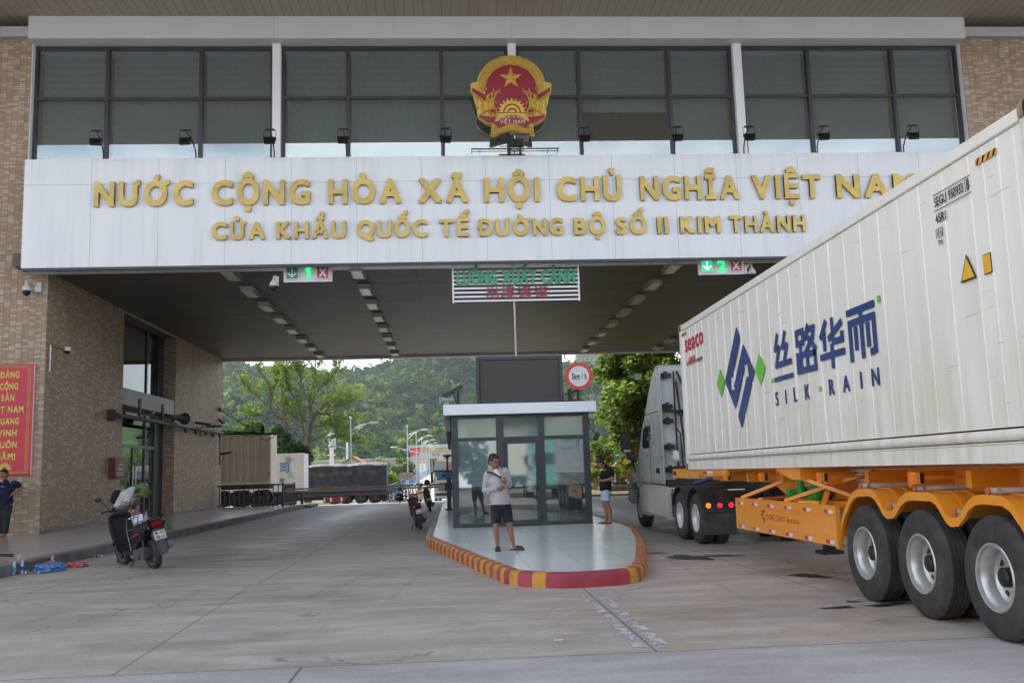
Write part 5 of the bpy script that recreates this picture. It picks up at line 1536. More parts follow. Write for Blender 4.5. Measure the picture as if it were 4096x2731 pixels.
q = MB(); q.box(4.713, 17.55, 1.445, 4.7195, 17.9, 1.495); q.build("reflector", red_film, TR); q = MB(); q.box(4.713, 17.2, 1.445, 4.7195, 17.549, 1.495); q.build("reflector", white_film, TR)
for y in (8.27, 9.595, 10.92):
    add_wheel(TR, 4.725, y, .54, "deep", rim_silver)
    add_wheel(TR, 7.115, y, .54, "deep", rim_silver, left=False)
    q = MB(); q.tube([(5.3, y, .54), (6.6, y, .54)], .075, 10); q.build("axle", darkbrown, TR)
q = MB(); q.box(5.405, 12.14, 1.325, 5.418, 12.75, 1.475); pl = q.build("number_plate", white_film, TR)
q = MB(); put_text(q, "29RM-038.24", (5.403, 12.73, 1.36), **LEFT, cap=.085, width=.56, bold=.02, depth=.004); q.build("lettering", blk, pl)
q = MB(); q.box(5.462, 12.22, 1.10, 5.474, 12.62, 1.315); lb = q.build("inspection_label", white_film, TR)
q = MB(); put_text(q, "2C", (5.46, 12.60, 1.13), **LEFT, cap=.13, width=.13, bold=.03, depth=.004); q.build("lettering", blue, lb)
q = MB(); put_text(q, "25", (5.46, 12.44, 1.13), **LEFT, cap=.13, width=.18, bold=.03, depth=.004); q.build("lettering", redd, lb)
gm_ = mat("green_paint", (.03, .30, .06), .45, 0, .1, 5)
q = MB(); q.box(5.0, 14.05, 1.10, 5.3, 14.2, 1.21); q.box(5.2, 13.5, 1.06, 5.3, 14.2, 1.24); q.prism([(13.45, 1.05), (13.75, 1.05), (13.75, 1.32), (13.6, 1.40), (13.45, 1.36)], 5.22, 5.28, 'x'); q.prism([(13.85, 1.1), (14.1, 1.1), (14.05, 1.35), (13.9, 1.35)], 5.12, 5.17, 'x'); q.build("landing_gear", gm_, TR, bevel=.006)
q = MB(); q.box(5.28, 13.5, .35, 5.42, 13.64, 1.3); q.box(6.40, 13.5, .35, 6.54, 13.64, 1.3); q.box(5.2, 13.42, .30, 5.5, 13.72, .35); q.each("landing_leg", darkbrown, TR)

# ------------------------------------------------------------------ tractor
TX0 = 5.06
TK = thing("tractor_truck", "silver grey long nosed tractor unit with a sleeper cab coupled to the orange trailer", "truck", (6.28, 24, 0))
silver = mat("silver_grey_paint", (.43, .44, .425), .30, .25, .02, 1.0, .5, .25)
beige = mat("dusty_fairing", (.45, .44, .40), .42, .1, .08, 2, dirt=(.24, .2, .15), dirt_amt=.4)
white_cab = mat("white_cab_back", (.48, .48, .49), .45, 0, .08, 2, dirt=(.16, .14, .115), dirt_amt=.7)
def cab_shell(x0, x1):
    q = MB()
    q.prism([(22.95, 1.2), (22.95, 4.0), (23.15, 4.12), (23.6, 3.95), (24.2, 3.5), (24.75, 2.98), (25.15, 2.72), (25.85, 2.0), (26.05, 1.72), (26.9, 1.58), (27.45, 1.36), (27.62, 1.0), (27.65, .62), (27.2, .60), (27.14, .95), (26.85, 1.14), (26.3, 1.15), (26.08, 1.0), (26.0, 1.2)], x0, x1, 'x')
    return q
cab = cab_shell(TX0+.02, TX0+2.42).build("cab", silver, TK, bevel=.06)
q = MB(); q.prism([(22.55, .42), (25.98, .42), (25.98, 1.12), (25.4, 1.18), (22.6, 1.14)], TX0+.02, TX0+.22, 'x'); q.build("side_fairing", beige, TK, bevel=.05, smooth=40)
q = MB(); q.prism([(22.5, .36), (22.62, .38), (22.58, 1.12), (22.5, 1.12)], TX0-.0, TX0+.26, 'x'); ff = q.build("fairing_end", beige, TK, bevel=.015)
q = MB()
for k in range(6): q.lathe([(0, 0), (.024, 0), (.024, .012), (0, .012)], basis((TX0+.13, 22.498, .46+.12*k), (1, 0, 0), (0, 0, 1), (0, -1, 0)), 10)
q.build("bolt", black, ff)
q = MB(); q.box(TX0-.10, 24.3, .40, TX0+.1, 25.8, .46); q.build("step", steel, TK, bevel=.015)
q = MB(); q.prism([(22.75, 1.2), (23.0, 1.2), (23.0, 4.02), (22.75, 3.98)], TX0+.0, TX0+.05, 'x'); q.build("side_extender", silver, TK, bevel=.015)
q = MB(); q.box(TX0+.06, 22.90, 1.25, TX0+2.38, 22.949, 3.95); q.build("cab_back", white_cab, TK)
q = MB()
for z in (1.55, 2.08, 2.70, 3.05, 3.80): q.box(TX0+.07, 22.72, z-.055, TX0+.30, 22.898, z+.05); q.box(TX0+.12, 22.68, z-.09, TX0+.2, 22.75, z+.09)
q.each("bracket", black, TK)
q = MB(); q.box(TX0+.05, 22.70, 2.925, TX0+2.3, 22.899, 2.96); q.tube([(TX0+.45, 22.8, 2.87), (TX0+1.3, 22.8, 2.87)], .05, 8); q.tube([(TX0+.42, 22.78, 3.65), (TX0+.62, 22.78, 1.4)], .032, 6); q.tube([(TX0+.35, 22.8, 2.55), (TX0+.47, 22.8, 2.4), (TX0+.5, 22.8, 1.5)], .02, 6)
q.bar((TX0+.45, 22.78, 3.9), (TX0+.75, 22.78, 3.15), .05, .05); q.build("pipe", darkbrown, TK, smooth=40)
q = MB(); q.box(TX0+.70, 22.5, 3.2, TX0+1.4, 22.89, 3.85); ac = q.build("air_conditioner", white_cab, TK, bevel=.02)
q = MB(); q.lathe([(0, 0), (.22, 0), (.22, .01), (0, .01)], basis((TX0+1.0, 22.495, 3.5), (1, 0, 0), (0, 0, 1), (0, -1, 0)), 24); q.build("fan_grille", black, ac)
q = MB(); q.box(TX0+.72, 22.6, 1.75, TX0+1.0, 22.89, 2.2); q.build("battery_box", cream, TK, bevel=.01)
q = MB(); q.prism([(24.35, 2.10), (25.05, 2.10), (25.22, 2.2), (25.0, 2.58), (24.75, 2.66), (24.35, 2.66)], TX0+.012, TX0+.019, 'x'); q.build("side_window", mat("dark_cab_glass", (.008, .009, .01), .08), TK)
q = MB(); q.add([(TX0+.2, 25.22, 2.70), (TX0+2.24, 25.22, 2.70), (TX0+2.24, 25.87, 2.04), (TX0+.2, 25.87, 2.04)], [(0, 1, 2, 3)]); q.build("windscreen", bpy.data.materials["dark_cab_glass"], TK)
# panel lines on the cab side
q = MB()
def outline(poly, th=.012):
    for a, b in zip(poly, poly[1:]+poly[:1]): q.bar((TX0+.016, *a), (TX0+.016, *b), th, .006, up=(1, 0, 0))
outline([(23.9, 1.95), (23.9, 2.75), (23.45, 2.78), (23.45, 1.9), (23.6, 1.85)]); outline([(23.65, 1.35), (23.72, 1.65), (23.2, 1.67), (23.15, 1.32)])
outline([(23.75, 3.1), (23.7, 3.6), (23.4, 3.75), (23.25, 3.6), (23.35, 3.2), (23.5, 3.0)]); q.build("panel_trim", mat("light_trim", (.55, .56, .55), .3, .3), TK)
q = MB(); q.bar((TX0+.014, 22.95, 2.95), (TX0+.014, 24.8, 2.96), .02, .006, up=(1, 0, 0)); q.bar((TX0+.014, 25.9, 1.2), (TX0+.014, 25.75, 1.9), .014, .006, up=(1, 0, 0)); q.bar((TX0+.014, 24.25, 1.2), (TX0+.014, 24.25, 2.7), .012, .006, up=(1, 0, 0)); q.build("panel_gap", black, TK)
q = MB(); q.prism([(24.10, 2.38), (24.10, 2.30), (24.62, 2.30), (24.45, 2.38)], TX0+.008, TX0+.014, 'x'); q.build("sticker", mat("teal_stripe", (.02, .16, .13), .4), TK)
q = MB(); put_text(q, "DELTA", (TX0+.012, 24.5, 2.50), **LEFT, cap=.12, width=.42, bold=.03, depth=.006); put_text(q, "International", (TX0+.012, 24.5, 2.41), **LEFT, cap=.05, width=.42, depth=.006); put_text(q, "15RM-054.JC", (TX0+.012, 23.62, 1.46), **LEFT, cap=.12, width=.42, bold=.03, depth=.006); q.build("lettering", black, TK)
for k, (xx, z0_, cc) in enumerate(((.55, 2.3, (.35, .03, .03)), (.62, 2.2, (.03, .08, .30)), (.69, 2.35, (.02, .02, .02)))):
    q = MB(); q.tube([(TX0+xx+.010*math.sin(i*1.9), 22.72-.035*abs(math.cos(i*.95)), z0_-i*.028) for i in range(40)], .013, 5)
    q.build("coiled_line", mat(("red", "blue", "black")[k]+"_air_line", cc, .5), TK, smooth=60)
q = MB(); q.box(TX0+.08, 22.60, 1.12, TX0+2.3, 22.90, 1.30); q.box(TX0+.3, 22.70, 1.32, TX0+.62, 22.89, 1.62); q.build("greasy_catwalk", mat("oily_steel", (.03, .028, .026), .45, .3, .3, 8), TK)
q = MB()
for xx in (.38, 1.25, 1.8): q.box(TX0+xx, 22.88, 1.3, TX0+xx+.03, 22.899, 3.9)
q.build("back_rib", darkbrown, TK)
# mirror
q = MB(); q.box(4.655, 26.0, 2.03, 4.895, 26.12, 2.56); mir = q.build("mirror", black, TK, bevel=.03, smooth=40)
q = MB(); q.tube([(4.80, 26.06, 2.02), (4.88, 26.05, 1.90), (5.08, 26.0, 1.82)], [.04, .07, .11], 8); q.tube([(4.9, 26.05, 1.86), (4.98, 26.1, 1.7), (5.04, 26.15, 1.52)], .022, 6); q.box(4.86, 26.0, 1.88, 4.98, 26.1, 2.03); q.build("arm", black, mir, smooth=40)
q = MB(); q.box(4.72, 25.985, 2.045, 4.885, 25.9995, 2.10); q.lathe([(0, -.03), (.03, 0), (0, .03)], Matrix.Translation((4.89, 25.98, 2.0)), 8); q.build("mirror_glass", steel, mir)
q = MB(); q.box(TX0-.01, 26.52, 1.38, TX0+.019, 26.62, 1.45); q.build("side_indicator", amber, TK)
q = MB(); q.box(TX0+.3, 20.0-1.2, .85, TX0+.42, 22.9, 1.10); q.box(TX0+2.0, 20.0-1.2, .85, TX0+2.12, 22.9, 1.10); q.box(TX0+.1, 22.0, .5, TX0+2.3, 22.6, 1.0); q.box(TX0+.75, 20.0, 1.1, TX0+1.7, 21.2, 1.25); q.build("chassis", darkbrown, TK)
for y in (19.98, 21.36):
    add_wheel(TK, TX0+.02, y, .525, "drive", rim_white, R=.525)
    add_wheel(TK, TX0+2.42, y, .525, "drive", rim_white, left=False, R=.525)
    f = [(y+.66*math.cos(R_(a)), .55+.62*math.sin(R_(a))) for a in range(18, 163, 12)]
    q = MB(); q.strip(f, TX0-.01, TX0+.64, 'x', .02); q.build("mudguard", mat("grey_mudguard", (.035, .034, .033), .6, 0, .25, 4) if "grey_mudguard" not in bpy.data.materials else bpy.data.materials["grey_mudguard"], TK, smooth=35)
add_wheel(TK, TX0+.16, 26.58, .525, "steer", rim_white, deep=False, dual=False, R=.525)
add_wheel(TK, TX0+2.28, 26.58, .525, "steer", rim_white, left=False, deep=False, dual=False, R=.525)
q = MB(); q.box(TX0-.0, 19.26, .66, TX0+.70, 19.32, .96); lp = q.build("lamp_panel", mat("dark_flap", (.03, .027, .026), .7, 0, .2, 5), TK, bevel=.01)
q = MB(); q.box(TX0+.01, 19.30, .22, TX0+.69, 19.318, .655); q.build("mud_flap", mat("mud_flap", (.032, .03, .028), .75, 0, .3, 4, dirt=(.10, .085, .07), dirt_amt=.5), TK)
for x, m_ in ((.105, emit("amber_light", (1.0, .22, .01), 1.3, (.5, .1, .01))), (.34, emit("red_light", (1.0, .012, .05), 1.2, (.5, .01, .02))), (.57, bpy.data.materials.get("red_light"))):
    if m_ is None: m_ = bpy.data.materials["red_light"]
    Ml = basis((TX0+x, 19.258, .80), (1, 0, 0), (0, 0, 1), (0, -1, 0))
    q = MB(); q.lathe([(.068, 0), (.068, .012), (.058, .014), (.058, 0)], Ml, 24, close=True); tl = q.build("tail_lamp", black, TK)
    q = MB()
    for r, n_ in ((0, 1), (.022, 6), (.044, 11)):
        for k in range(n_): q.lathe([(0, .001), (.0085, .001), (.006, .009), (0, .010)], Ml @ Matrix.Translation((r*math.cos(6.283*k/n_), r*math.sin(6.283*k/n_), 0)), 8)
    q.build("led", m_, tl)
    q = MB(); q.lathe([(0, .0), (.057, .0), (.057, .002), (0, .002)], Ml, 24); q.build("lens", amber if x < .2 else redd, tl)
q = MB(); q.tube([(TX0+.5, 21.9, 1.2), (TX0+.8, 21.4, 1.32), (TX0+1.0, 20.9, 1.28)], .05, 10); q.build("air_hose", mat("blue_red_hose", (.06, .05, .12), .5, 0, .5, 30), TK, smooth=60)
q = MB(); q.box(TX0+.1, 22.1, .45, TX0+.4, 22.45, 1.0); q.build("fuel_tank", mat("blue_tank", (.02, .06, .22), .4), TK, bevel=.05)
# glove and bottle hanging behind the cab
q = MB(); q.prism([(5.30, 1.98), (5.42, 1.98), (5.44, 1.80), (5.42, 1.72), (5.40, 1.80), (5.385, 1.69), (5.365, 1.80), (5.35, 1.69), (5.335, 1.79), (5.31, 1.73), (5.30, 1.84), (5.27, 1.80)], 22.62, 22.66, 'y')
solo(q, "work_glove", mat("knit_glove", (.60, .58, .53), .9, 0, .1, 20), "pale knitted work glove hanging behind the silver truck cab", "glove", bevel=.01)
# ------------------------------------------------------------------ vegetation tools
import numpy as np
def leaf_mat(name, dark, lit, tr=.45, gloss=.03):
    t = NT(name)
    geo = t.n("NewGeometry")
    r = geo.outputs["Random Per Island"]
    c = t.mix(t.math('POWER', r, 1.3), dark, lit)
    n = t.noise(t.coord(), .55, 3)
    c = t.mix(t.math('MULTIPLY', t.ramp(n, .35, .7), .5), c, tuple(q*.55 for q in lit))
    df = t.n("BsdfDiffuse"); t.set(df.inputs["Color"], c)
    tl = t.n("BsdfTranslucent"); t.set(tl.inputs["Color"], t.mix(.5, c, lit))
    m = t.n("MixShader"); m.inputs[0].default_value = tr
    t.t.links.new(df.outputs[0], m.inputs[1]); t.t.links.new(tl.outputs[0], m.inputs[2])
    gl = t.n("BsdfGlossy"); gl.inputs["Roughness"].default_value = .55
    m2 = t.n("MixShader"); m2.inputs[0].default_value = gloss
    t.t.links.new(m.outputs[0], m2.inputs[1]); t.t.links.new(gl.outputs[0], m2.inputs[2])
    t.t.links.new(m2.outputs[0], t.out.inputs["Surface"])
    return t.mat
def leaves(name, centres, size, m_, parent=None, seed=1, up=.35, stretch=1.7, kind=None):
    """one folded leaf (two triangles sharing a midrib) per centre"""
    rg = np.random.default_rng(seed)
    c = np.asarray(centres, float)
    N = len(c)
    d = rg.normal(size=(N, 3)); d /= np.linalg.norm(d, axis=1)[:, None]
    nrm = rg.normal(size=(N, 3)); nrm[:, 2] = np.abs(nrm[:, 2])+up
    a = np.cross(d, nrm); a /= np.linalg.norm(a, axis=1)[:, None]+1e-9
    nn = np.cross(a, d)
    s = np.asarray(size)*rg.uniform(.6, 1.3, N)
    L = (s*stretch/2)[:, None]; W = (s/2)[:, None]
    v = np.empty((N, 4, 3))
    v[:, 0] = c-d*L; v[:, 1] = c+a*W+nn*W*.35; v[:, 2] = c+d*L; v[:, 3] = c-a*W+nn*W*.35
    if parent is not None:
        v -= np.array(root_of(parent).location)
    me = bpy.data.meshes.new(name)
    me.vertices.add(N*4); me.vertices.foreach_set("co", v.reshape(-1))
    idx = np.arange(N)[:, None]*4+np.array([0, 1, 2, 0, 2, 3])[None]
    me.loops.add(N*6); me.loops.foreach_set("vertex_index", idx.reshape(-1).astype(np.int32))
    me.polygons.add(N*2); me.polygons.foreach_set("loop_start", np.arange(0, N*6, 3, dtype=np.int32)); me.polygons.foreach_set("loop_total", np.full(N*2, 3, dtype=np.int32))
    me.materials.append(m_); me.update(); me.validate()
    o = bpy.data.objects.new(name, me); COL.objects.link(o)
    if parent is not None: o.parent = parent
    return o
def clump(rg, c, r, n, squash=.75):
    p = rg.normal(size=(n, 3)); p /= np.linalg.norm(p, axis=1)[:, None]
    p *= (rg.uniform(0, 1, n)**(1/2.2))[:, None]*r
    p[:, 2] *= squash
    return p+np.array(c)
bark = mat("grey_bark", (.16, .13, .10), .85, 0, .35, 3, .2)
bark_d = mat("dark_bark", (.07, .055, .042), .9, 0, .3, 3, .2)
lf_bright = leaf_mat("bright_leaves", (.085, .165, .022), (.26, .36, .055), tr=.5)
lf_mid = leaf_mat("mid_leaves", (.035, .085, .016), (.12, .21, .035), tr=.4)
lf_dark = leaf_mat("dark_leaves", (.014, .036, .012), (.05, .095, .025), tr=.25)
lf_yel = leaf_mat("yellow_green_leaves", (.10, .17, .02), (.36, .42, .06), tr=.5)
lf_or = leaf_mat("orange_leaves", (.30, .12, .01), (.55, .25, .03), tr=.4)

def limb_tree(name, label, limbs, Y, m_leaf, seed, r0, twig=(.8, 2.0), n_tw=26, lf=.20, per=34, rad=.55, start=.25, base=None):
    rg = np.random.default_rng(seed)
    t = thing(name, label, "tree", base)
    bm_ = MB(); cs = []
    for li, (pts, ra, rb) in enumerate(limbs):
        dy = 0 if li == 0 else rg.uniform(-2.2, 2.2)
        n = len(pts)
        P = [Vector((x, Y+dy*min(1, i/(n-1)*1.2)*(0 if li == 0 else 1), z)) for i, (x, z) in enumerate(pts)]
        bm_.tube(P, [ra+(rb-ra)*i/(n-1) for i in range(n)], 7)
        if li == 0: continue
        for k in range(n_tw):
            u = start+(1-start)*rg.uniform()
            f = u*(n-1); i = min(int(f), n-2)
            p = P[i].lerp(P[i+1], f-i)
            ax = (P[i+1]-P[i]).normalized()
            d = Vector(rg.normal(size=3)); d.z = abs(d.z)*.8+.1; d = (d.normalized()+ax*.7).normalized()
            L = rg.uniform(*twig)*(1.15-.4*u)
            e = p+d*L; mid = p+d*L*.5+Vector((0, 0, .08*L))
            bm_.tube([p, mid, e], [.030, .018, .008], 4, cap=False)
            q = int(per*rg.uniform(.5, 1.4))
            cs.append(clump(rg, e, rad*rg.uniform(.7, 1.3), q)); cs.append(clump(rg, mid, rad*.6, q//3))
    bm_.build("trunk", bark, t, smooth=60, clean=False)
    leaves("crown", np.concatenate(cs), lf, m_leaf, t, seed+1)
    return t
A_ = [(-14.09, 7.91), (-14.38, 8.51), (-14.52, 9.63), (-14.38, 10.67), (-13.93, 11.86), (-14.08, 12.99), (-14.0, 14.6)]
limb_tree("tall_tree", "tall airy tree with bright leaves and visible limbs behind the tarpaulin lorry",
    [([(-14.66, -.8), (-14.68, 3.23), (-14.71, 4.32), (-14.6, 5.57), (-14.53, 6.82), (-14.31, 7.4), (-14.09, 7.91)], .42, .26), (A_, .24, .05),
     ([(-14.38, 9.03), (-13.71, 10.36), (-13.12, 11.09), (-12.23, 11.82), (-11.27, 12.7), (-10.89, 13.9)], .14, .03), ([(-14.09, 7.91), (-13.65, 8.27), (-12.69, 8.21), (-12.1, 7.86), (-10.93, 7.61), (-9.6, 7.4)], .16, .03),
     ([(-13.65, 8.35), (-13.28, 9.15), (-12.39, 9.5), (-11.28, 9.85), (-10.17, 10.72)], .12, .03), ([(-14.68, 5.57), (-15.04, 6.09), (-15.33, 7.43), (-15.41, 8.54), (-15.85, 9.67), (-16.36, 10.42), (-16.8, 11.33), (-17.1, 12.6)], .17, .03),
     ([(-14.45, 7.18), (-14.82, 7.56), (-15.92, 7.74), (-16.5, 8.35), (-16.8, 8.95), (-17.31, 9.33)], .13, .03), ([(-14.52, 9.63), (-15.11, 10.69), (-15.26, 12.04), (-15.63, 13.02), (-15.7, 14.5)], .13, .03),
     ([(-14.53, 6.82), (-13.28, 7.0), (-12.26, 6.9), (-10.94, 6.2)], .12, .03), ([(-14.6, 5.57), (-13.51, 5.61), (-12.04, 5.79), (-10.58, 5.45), (-9.48, 5.05)], .10, .03), ([(-14.2, 8.2), (-12.9, 8.9), (-11.4, 8.8), (-9.6, 9.3)], .10, .03)],
    100, lf_bright, 21, .4, base=(-14.66, 100, -.8), n_tw=38, per=15, lf=.17, rad=.46)
limb_tree("tall_tree", "thin leaved tree with many upright limbs beside the tall airy tree",
    [([(-17.0, -.8), (-17.08, 5.27), (-17.16, 7.48), (-17.38, 8.59)], .34, .20), ([(-17.38, 8.59), (-17.68, 9.71), (-17.61, 10.75), (-17.9, 11.95), (-18.27, 13.09), (-18.43, 14.4)], .18, .03),
     ([(-17.38, 7.85), (-18.33, 8.32), (-18.7, 9.29), (-18.67, 10.48), (-18.85, 11.6), (-19.37, 12.36), (-20.18, 13.28)], .18, .03), ([(-18.66, 9.29), (-19.72, 9.91), (-20.46, 10.53), (-21.19, 11.29), (-21.78, 11.9)], .11, .03),
     ([(-18.33, 8.32), (-18.98, 8.19), (-20.01, 8.29), (-20.59, 8.46), (-21.24, 8.47)], .09, .02), ([(-18.67, 10.48), (-18.42, 11.59), (-18.35, 12.71), (-18.28, 14.06)], .10, .03), ([(-17.61, 10.75), (-17.1, 11.79), (-16.8, 12.68), (-16.51, 13.8)], .10, .03)],
    101.5, lf_bright, 31, .4, base=(-17, 101.5, -.8), n_tw=30, per=13, lf=.17, rad=.46)

def bush_tree(name, label, loc, trunk_h, rad, height, m_leaf, seed, n_cl=60, per=150, lf=.22, cl=.9, cat="tree", trunk_r=.14, group=None, inner=.35):
    """solid crown of overlapping clumps on a branching trunk"""
    rg = np.random.default_rng(seed)
    t = thing(name, label, cat, loc, group)
    L = Vector(loc)
    cz = trunk_h+height/2
    cs = []
    tm = MB(); top = L+Vector((0, 0, trunk_h+height*.3))
    tm.tube([L, L+Vector((.05, 0, trunk_h*.6)), top], [trunk_r*1.3, trunk_r, trunk_r*.5], 8)
    for k in range(n_cl):
        d = rg.normal(size=3); d /= np.linalg.norm(d)
        rr = inner+(1-inner)*rg.uniform()**.5
        p = np.array([d[0]*rad[0]*rr, d[1]*rad[1]*rr, cz+d[2]*height/2*rr])+np.array(loc)
        cs.append(clump(rg, p, cl*rg.uniform(.6, 1.25), int(per*rg.uniform(.6, 1.3))))
        if k % 4 == 0: tm.tube([top*.6+L*.4, Vector(p)*.5+top*.5, Vector(p)], [trunk_r*.4, trunk_r*.25, .015], 5, cap=False)
    tm.build("trunk", bark_d, t, smooth=60, clean=False)
    leaves("crown", np.concatenate(cs), lf, m_leaf, t, seed+1)
    return t
bush_tree("leafy_tree", "dense dark green tree rising behind the beige container", (-19.4, 92, -.8), 1.0, (4.6, 3.2), 7.0, lf_mid, 41, 70, 150, .22, 1.1)
bush_tree("leafy_tree", "nearly black round tree between the white container and the tall airy tree", (-15.6, 93, -.8), .8, (2.1, 2.4), 7.0, lf_dark, 43, 46, 170, .22, .9)
# the big tree in the right-hand gap
bush_tree("leafy_tree", "big bright green tree in the gap behind the silver truck", (15.3, 73, 0), 2.2, (3.9, 3.4), 10.6, lf_bright, 47, 130, 150, .27, .9, inner=.3)
bush_tree("leafy_tree", "tall bright tree seen over the silver truck's roof", (19.2, 74, 0), 3.8, (3.7, 3.4), 9.8, lf_bright, 49, 80, 130, .26, .95)

# ------------------------------------------------------------------ hill and forest
def hill_h(x, y):
    """ground height of the hills"""
    prof = np.interp(x, [-700, -300, -263, -231, -145, -87, -43, -7, 22, 76, 120, 160, 204, 240, 400, 800], [108, 114, 121, 117, 118, 119.5, 126, 134, 135, 126, 117, 112, 106, 99, 92, 88])
    t = np.clip((y-470)/(1125-470), 0, 1)
    s = t*t*(3-2*t)*.55+t*.45
    h = prof*s
    h = h+(26*np.abs(np.sin(x*.0125+y*.004+.6))-13+13*np.sin(x*.03-y*.012+1.3)+6*np.sin(x*.07+y*.03))*t*(1-t)*3.6
    back = np.clip((y-1200)/(1480-1200), 0, 1)
    h2 = 152*np.exp(-((x-250)/140)**2)*back*back*(3-2*back)
    fall = np.clip((y-1180)/300, 0, 1)
    return np.maximum(h*(1-.5*fall), h2)-.8
X_ = np.linspace(-900, 900, 130); Y_ = np.concatenate([np.linspace(440, 1200, 80), np.linspace(1215, 1750, 40)])
gx, gy = np.meshgrid(X_, Y_)
hz = hill_h(gx, gy)
mb = MB()
mb.v = list(zip(gx.reshape(-1).tolist(), gy.reshape(-1).tolist(), hz.reshape(-1).tolist()))
nx = len(X_)
for j in range(len(Y_)-1):
    for i in range(nx-1): mb.f.append((j*nx+i, j*nx+i+1, (j+1)*nx+i+1, (j+1)*nx+i)); mb.m.append(0)
hill = mb.build("hill", mat("hill_undergrowth", (.055, .105, .026), .95, 0, .4, .05, .1), smooth=60, clean=False); hill["kind"] = "structure"
rg = np.random.default_rng(5)
N = 15000
ty = 480+rg.uniform(0, 1, N)**.85*660
tx = rg.uniform(-.255, .262, N)*(ty+20)
tz = hill_h(tx, ty)
stand = np.sin(tx*.026+1)*np.cos(ty*.019)+.6*np.sin(tx*.07+ty*.04)+.35*np.sin(tx*.19-ty*.1)
F = {0: [], 1: [], 2: []}
for i in range(N):
    big = 1.0+.28*rg.normal()
    open_ = stand[i] > .55 and ty[i] < 1040
    r = (2.3 if open_ else 3.7)*max(.5, big)
    hgt = (2.0 if open_ else 5.0)*max(.5, big)
    k = 2 if open_ else (0 if stand[i] < -.4 or ty[i] > 1080 else 1)
    if rg.uniform() < .15: k = (k+1) % 3
    for q in range(3 if not open_ else 2):
        d = rg.normal(size=3)*np.array([.5, .5, .5])*r
        F[k].append(clump(rg, (tx[i]+d[0], ty[i]+d[1], tz[i]+hgt+d[2]), r*.55, 9, 1.0))
fl = [leaf_mat("forest_deep", (.014, .044, .018), (.042, .095, .032), .3, 0), leaf_mat("forest_mid", (.036, .090, .022), (.095, .17, .038), .35, 0), leaf_mat("forest_light", (.11, .185, .030), (.26, .35, .06), .38, 0)]
parts_ = []
for k in (0, 1, 2):
    parts_.append(leaves("forest", np.concatenate(F[k]), 2.3, fl[k], None, 60+k, up=.5, stretch=1.3))
ctx = {"active_object": parts_[0], "selected_editable_objects": parts_, "selected_objects": parts_, "object": parts_[0]}
with bpy.context.temp_override(**ctx): bpy.ops.object.join()
forest = parts_[0]; forest["kind"] = "stuff"; forest["label"] = "dense forest covering the far hillside"; forest["category"] = "forest"
# fringe of trees at the foot of the hill, right of the gate
cs = []
for i in range(60):
    x = rg.uniform(8, 52); y = rg.uniform(105, 190); r = rg.uniform(1.2, 2.4)
    zt = rg.uniform(1.0, 3.4)+ (y-105)*.03
    for q in range(6):
        d = rg.normal(size=3)*.55*r
        cs.append(clump(rg, (x+d[0], y+d[1], zt+d[2]), r*.6, 40))
o = leaves("undergrowth", np.concatenate(cs), .34, lf_mid, None, 71); o["kind"] = "stuff"; o["label"] = "mixed green undergrowth between the road and the hill"; o["category"] = "undergrowth"

# unfinished tower on the far hill
TW = thing("unfinished_building", "bare concrete frame of an unfinished building on the far hilltop", "building", (250, 1500, 140))
con_ = mat("raw_concrete", (.30, .27, .25), .9, 0, .2, .05)
mb = MB()
x0, x1, y0, y1 = 203, 296, 1500, 1530
for f in range(13): z = 136+f*4.3; mb.box(x0, y0, z, x1, y1, z+.6)
mb.build("slab", con_, TW)
mb = MB()
for i in range(14):
    for yy in (y0+.5, y0+14, y1-2):
        x = x0+.8+i*(x1-x0-2.6)/13; mb.box(x, yy, 130, x+1.1, yy+1.1, 188)
mb.box(243, y0+1, 130, 250, y0+8, 193); mb.box(212, y0+9, 130, 218, y0+15, 190)
mb.build("column", con_, TW)
mb = MB()
for f in range(12):
    for i in range(13):
        if rg.uniform() < .4:
            x = x0+.8+i*(x1-x0-2.6)/13; z = 136+f*4.3; mb.box(x+1.1, y0+14.4, z+.6, x+6.4, y0+14.7, z+rg.uniform(2.0, 4.3))
mb.build("infill_wall", mat("brick_infill", (.26, .20, .18), .9, 0, .2, .1), TW)
mb = MB()
for i in range(22): mb.tube([(x0-3+i*2.2, y0-2, 134), (x0-3+i*2.2, y0-2, 192)], .13, 4)
for f in range(18): mb.tube([(x0-3, y0-2, 137+f*3.2), (x0+45, y0-2, 137+f*3.2)], .11, 4)
mb.build("scaffold", mat("scaffold", (.25, .30, .30), .6), TW)

# ------------------------------------------------------------------ border station across the bridge
CH = thing("border_hall", "long pale border hall with a flat roof and yellow band across the bridge", "building", (-23, 305, -.8))
pale = mat("pale_render", (.42, .41, .41), .7, 0, .06, .2); band = mat("yellow_band", (.46, .38, .17), .7, 0, .06, .2); roofg = mat("roof_edge_grey", (.36, .36, .37), .6, 0, .06, .2)
mb = MB(); mb.box(-48, 302, -.8, -9, 322, 5.55); mb.build("wall", pale, CH)
mb = MB(); mb.box(-48.5, 301.5, 5.55, -8.6, 323, 6.6); mb.build("band", band, CH)
mb = MB(); mb.box(-49, 301, 6.6, -8, 323.5, 7.3); mb.build("roof", roofg, CH)
for x in (-36, -26, -17.4, -11.2):
    mb = MB(); mb.box(x-.05, 301.9, 0, x+1.9, 301.99, 4.2); wn = mb.build("window", roofg, CH)
    q = MB(); q.box(x+.2, 301.8, .2, x+1.65, 301.89, 4.0); q.build("pane", mat("far_dark_glass", (.03, .035, .04), .3) if "far_dark_glass" not in bpy.data.materials else bpy.data.materials["far_dark_glass"], wn)
    q = MB()
    for k in range(4): q.box(x+.3+k*.36, 301.7, .2, x+.38+k*.36, 301.79, 4.0)
    q.build("bars", pale, wn)
q = MB()
for x in range(-46, -10, 3): q.box(x, 301.86, -.8, x+.5, 301.995, 5.5)
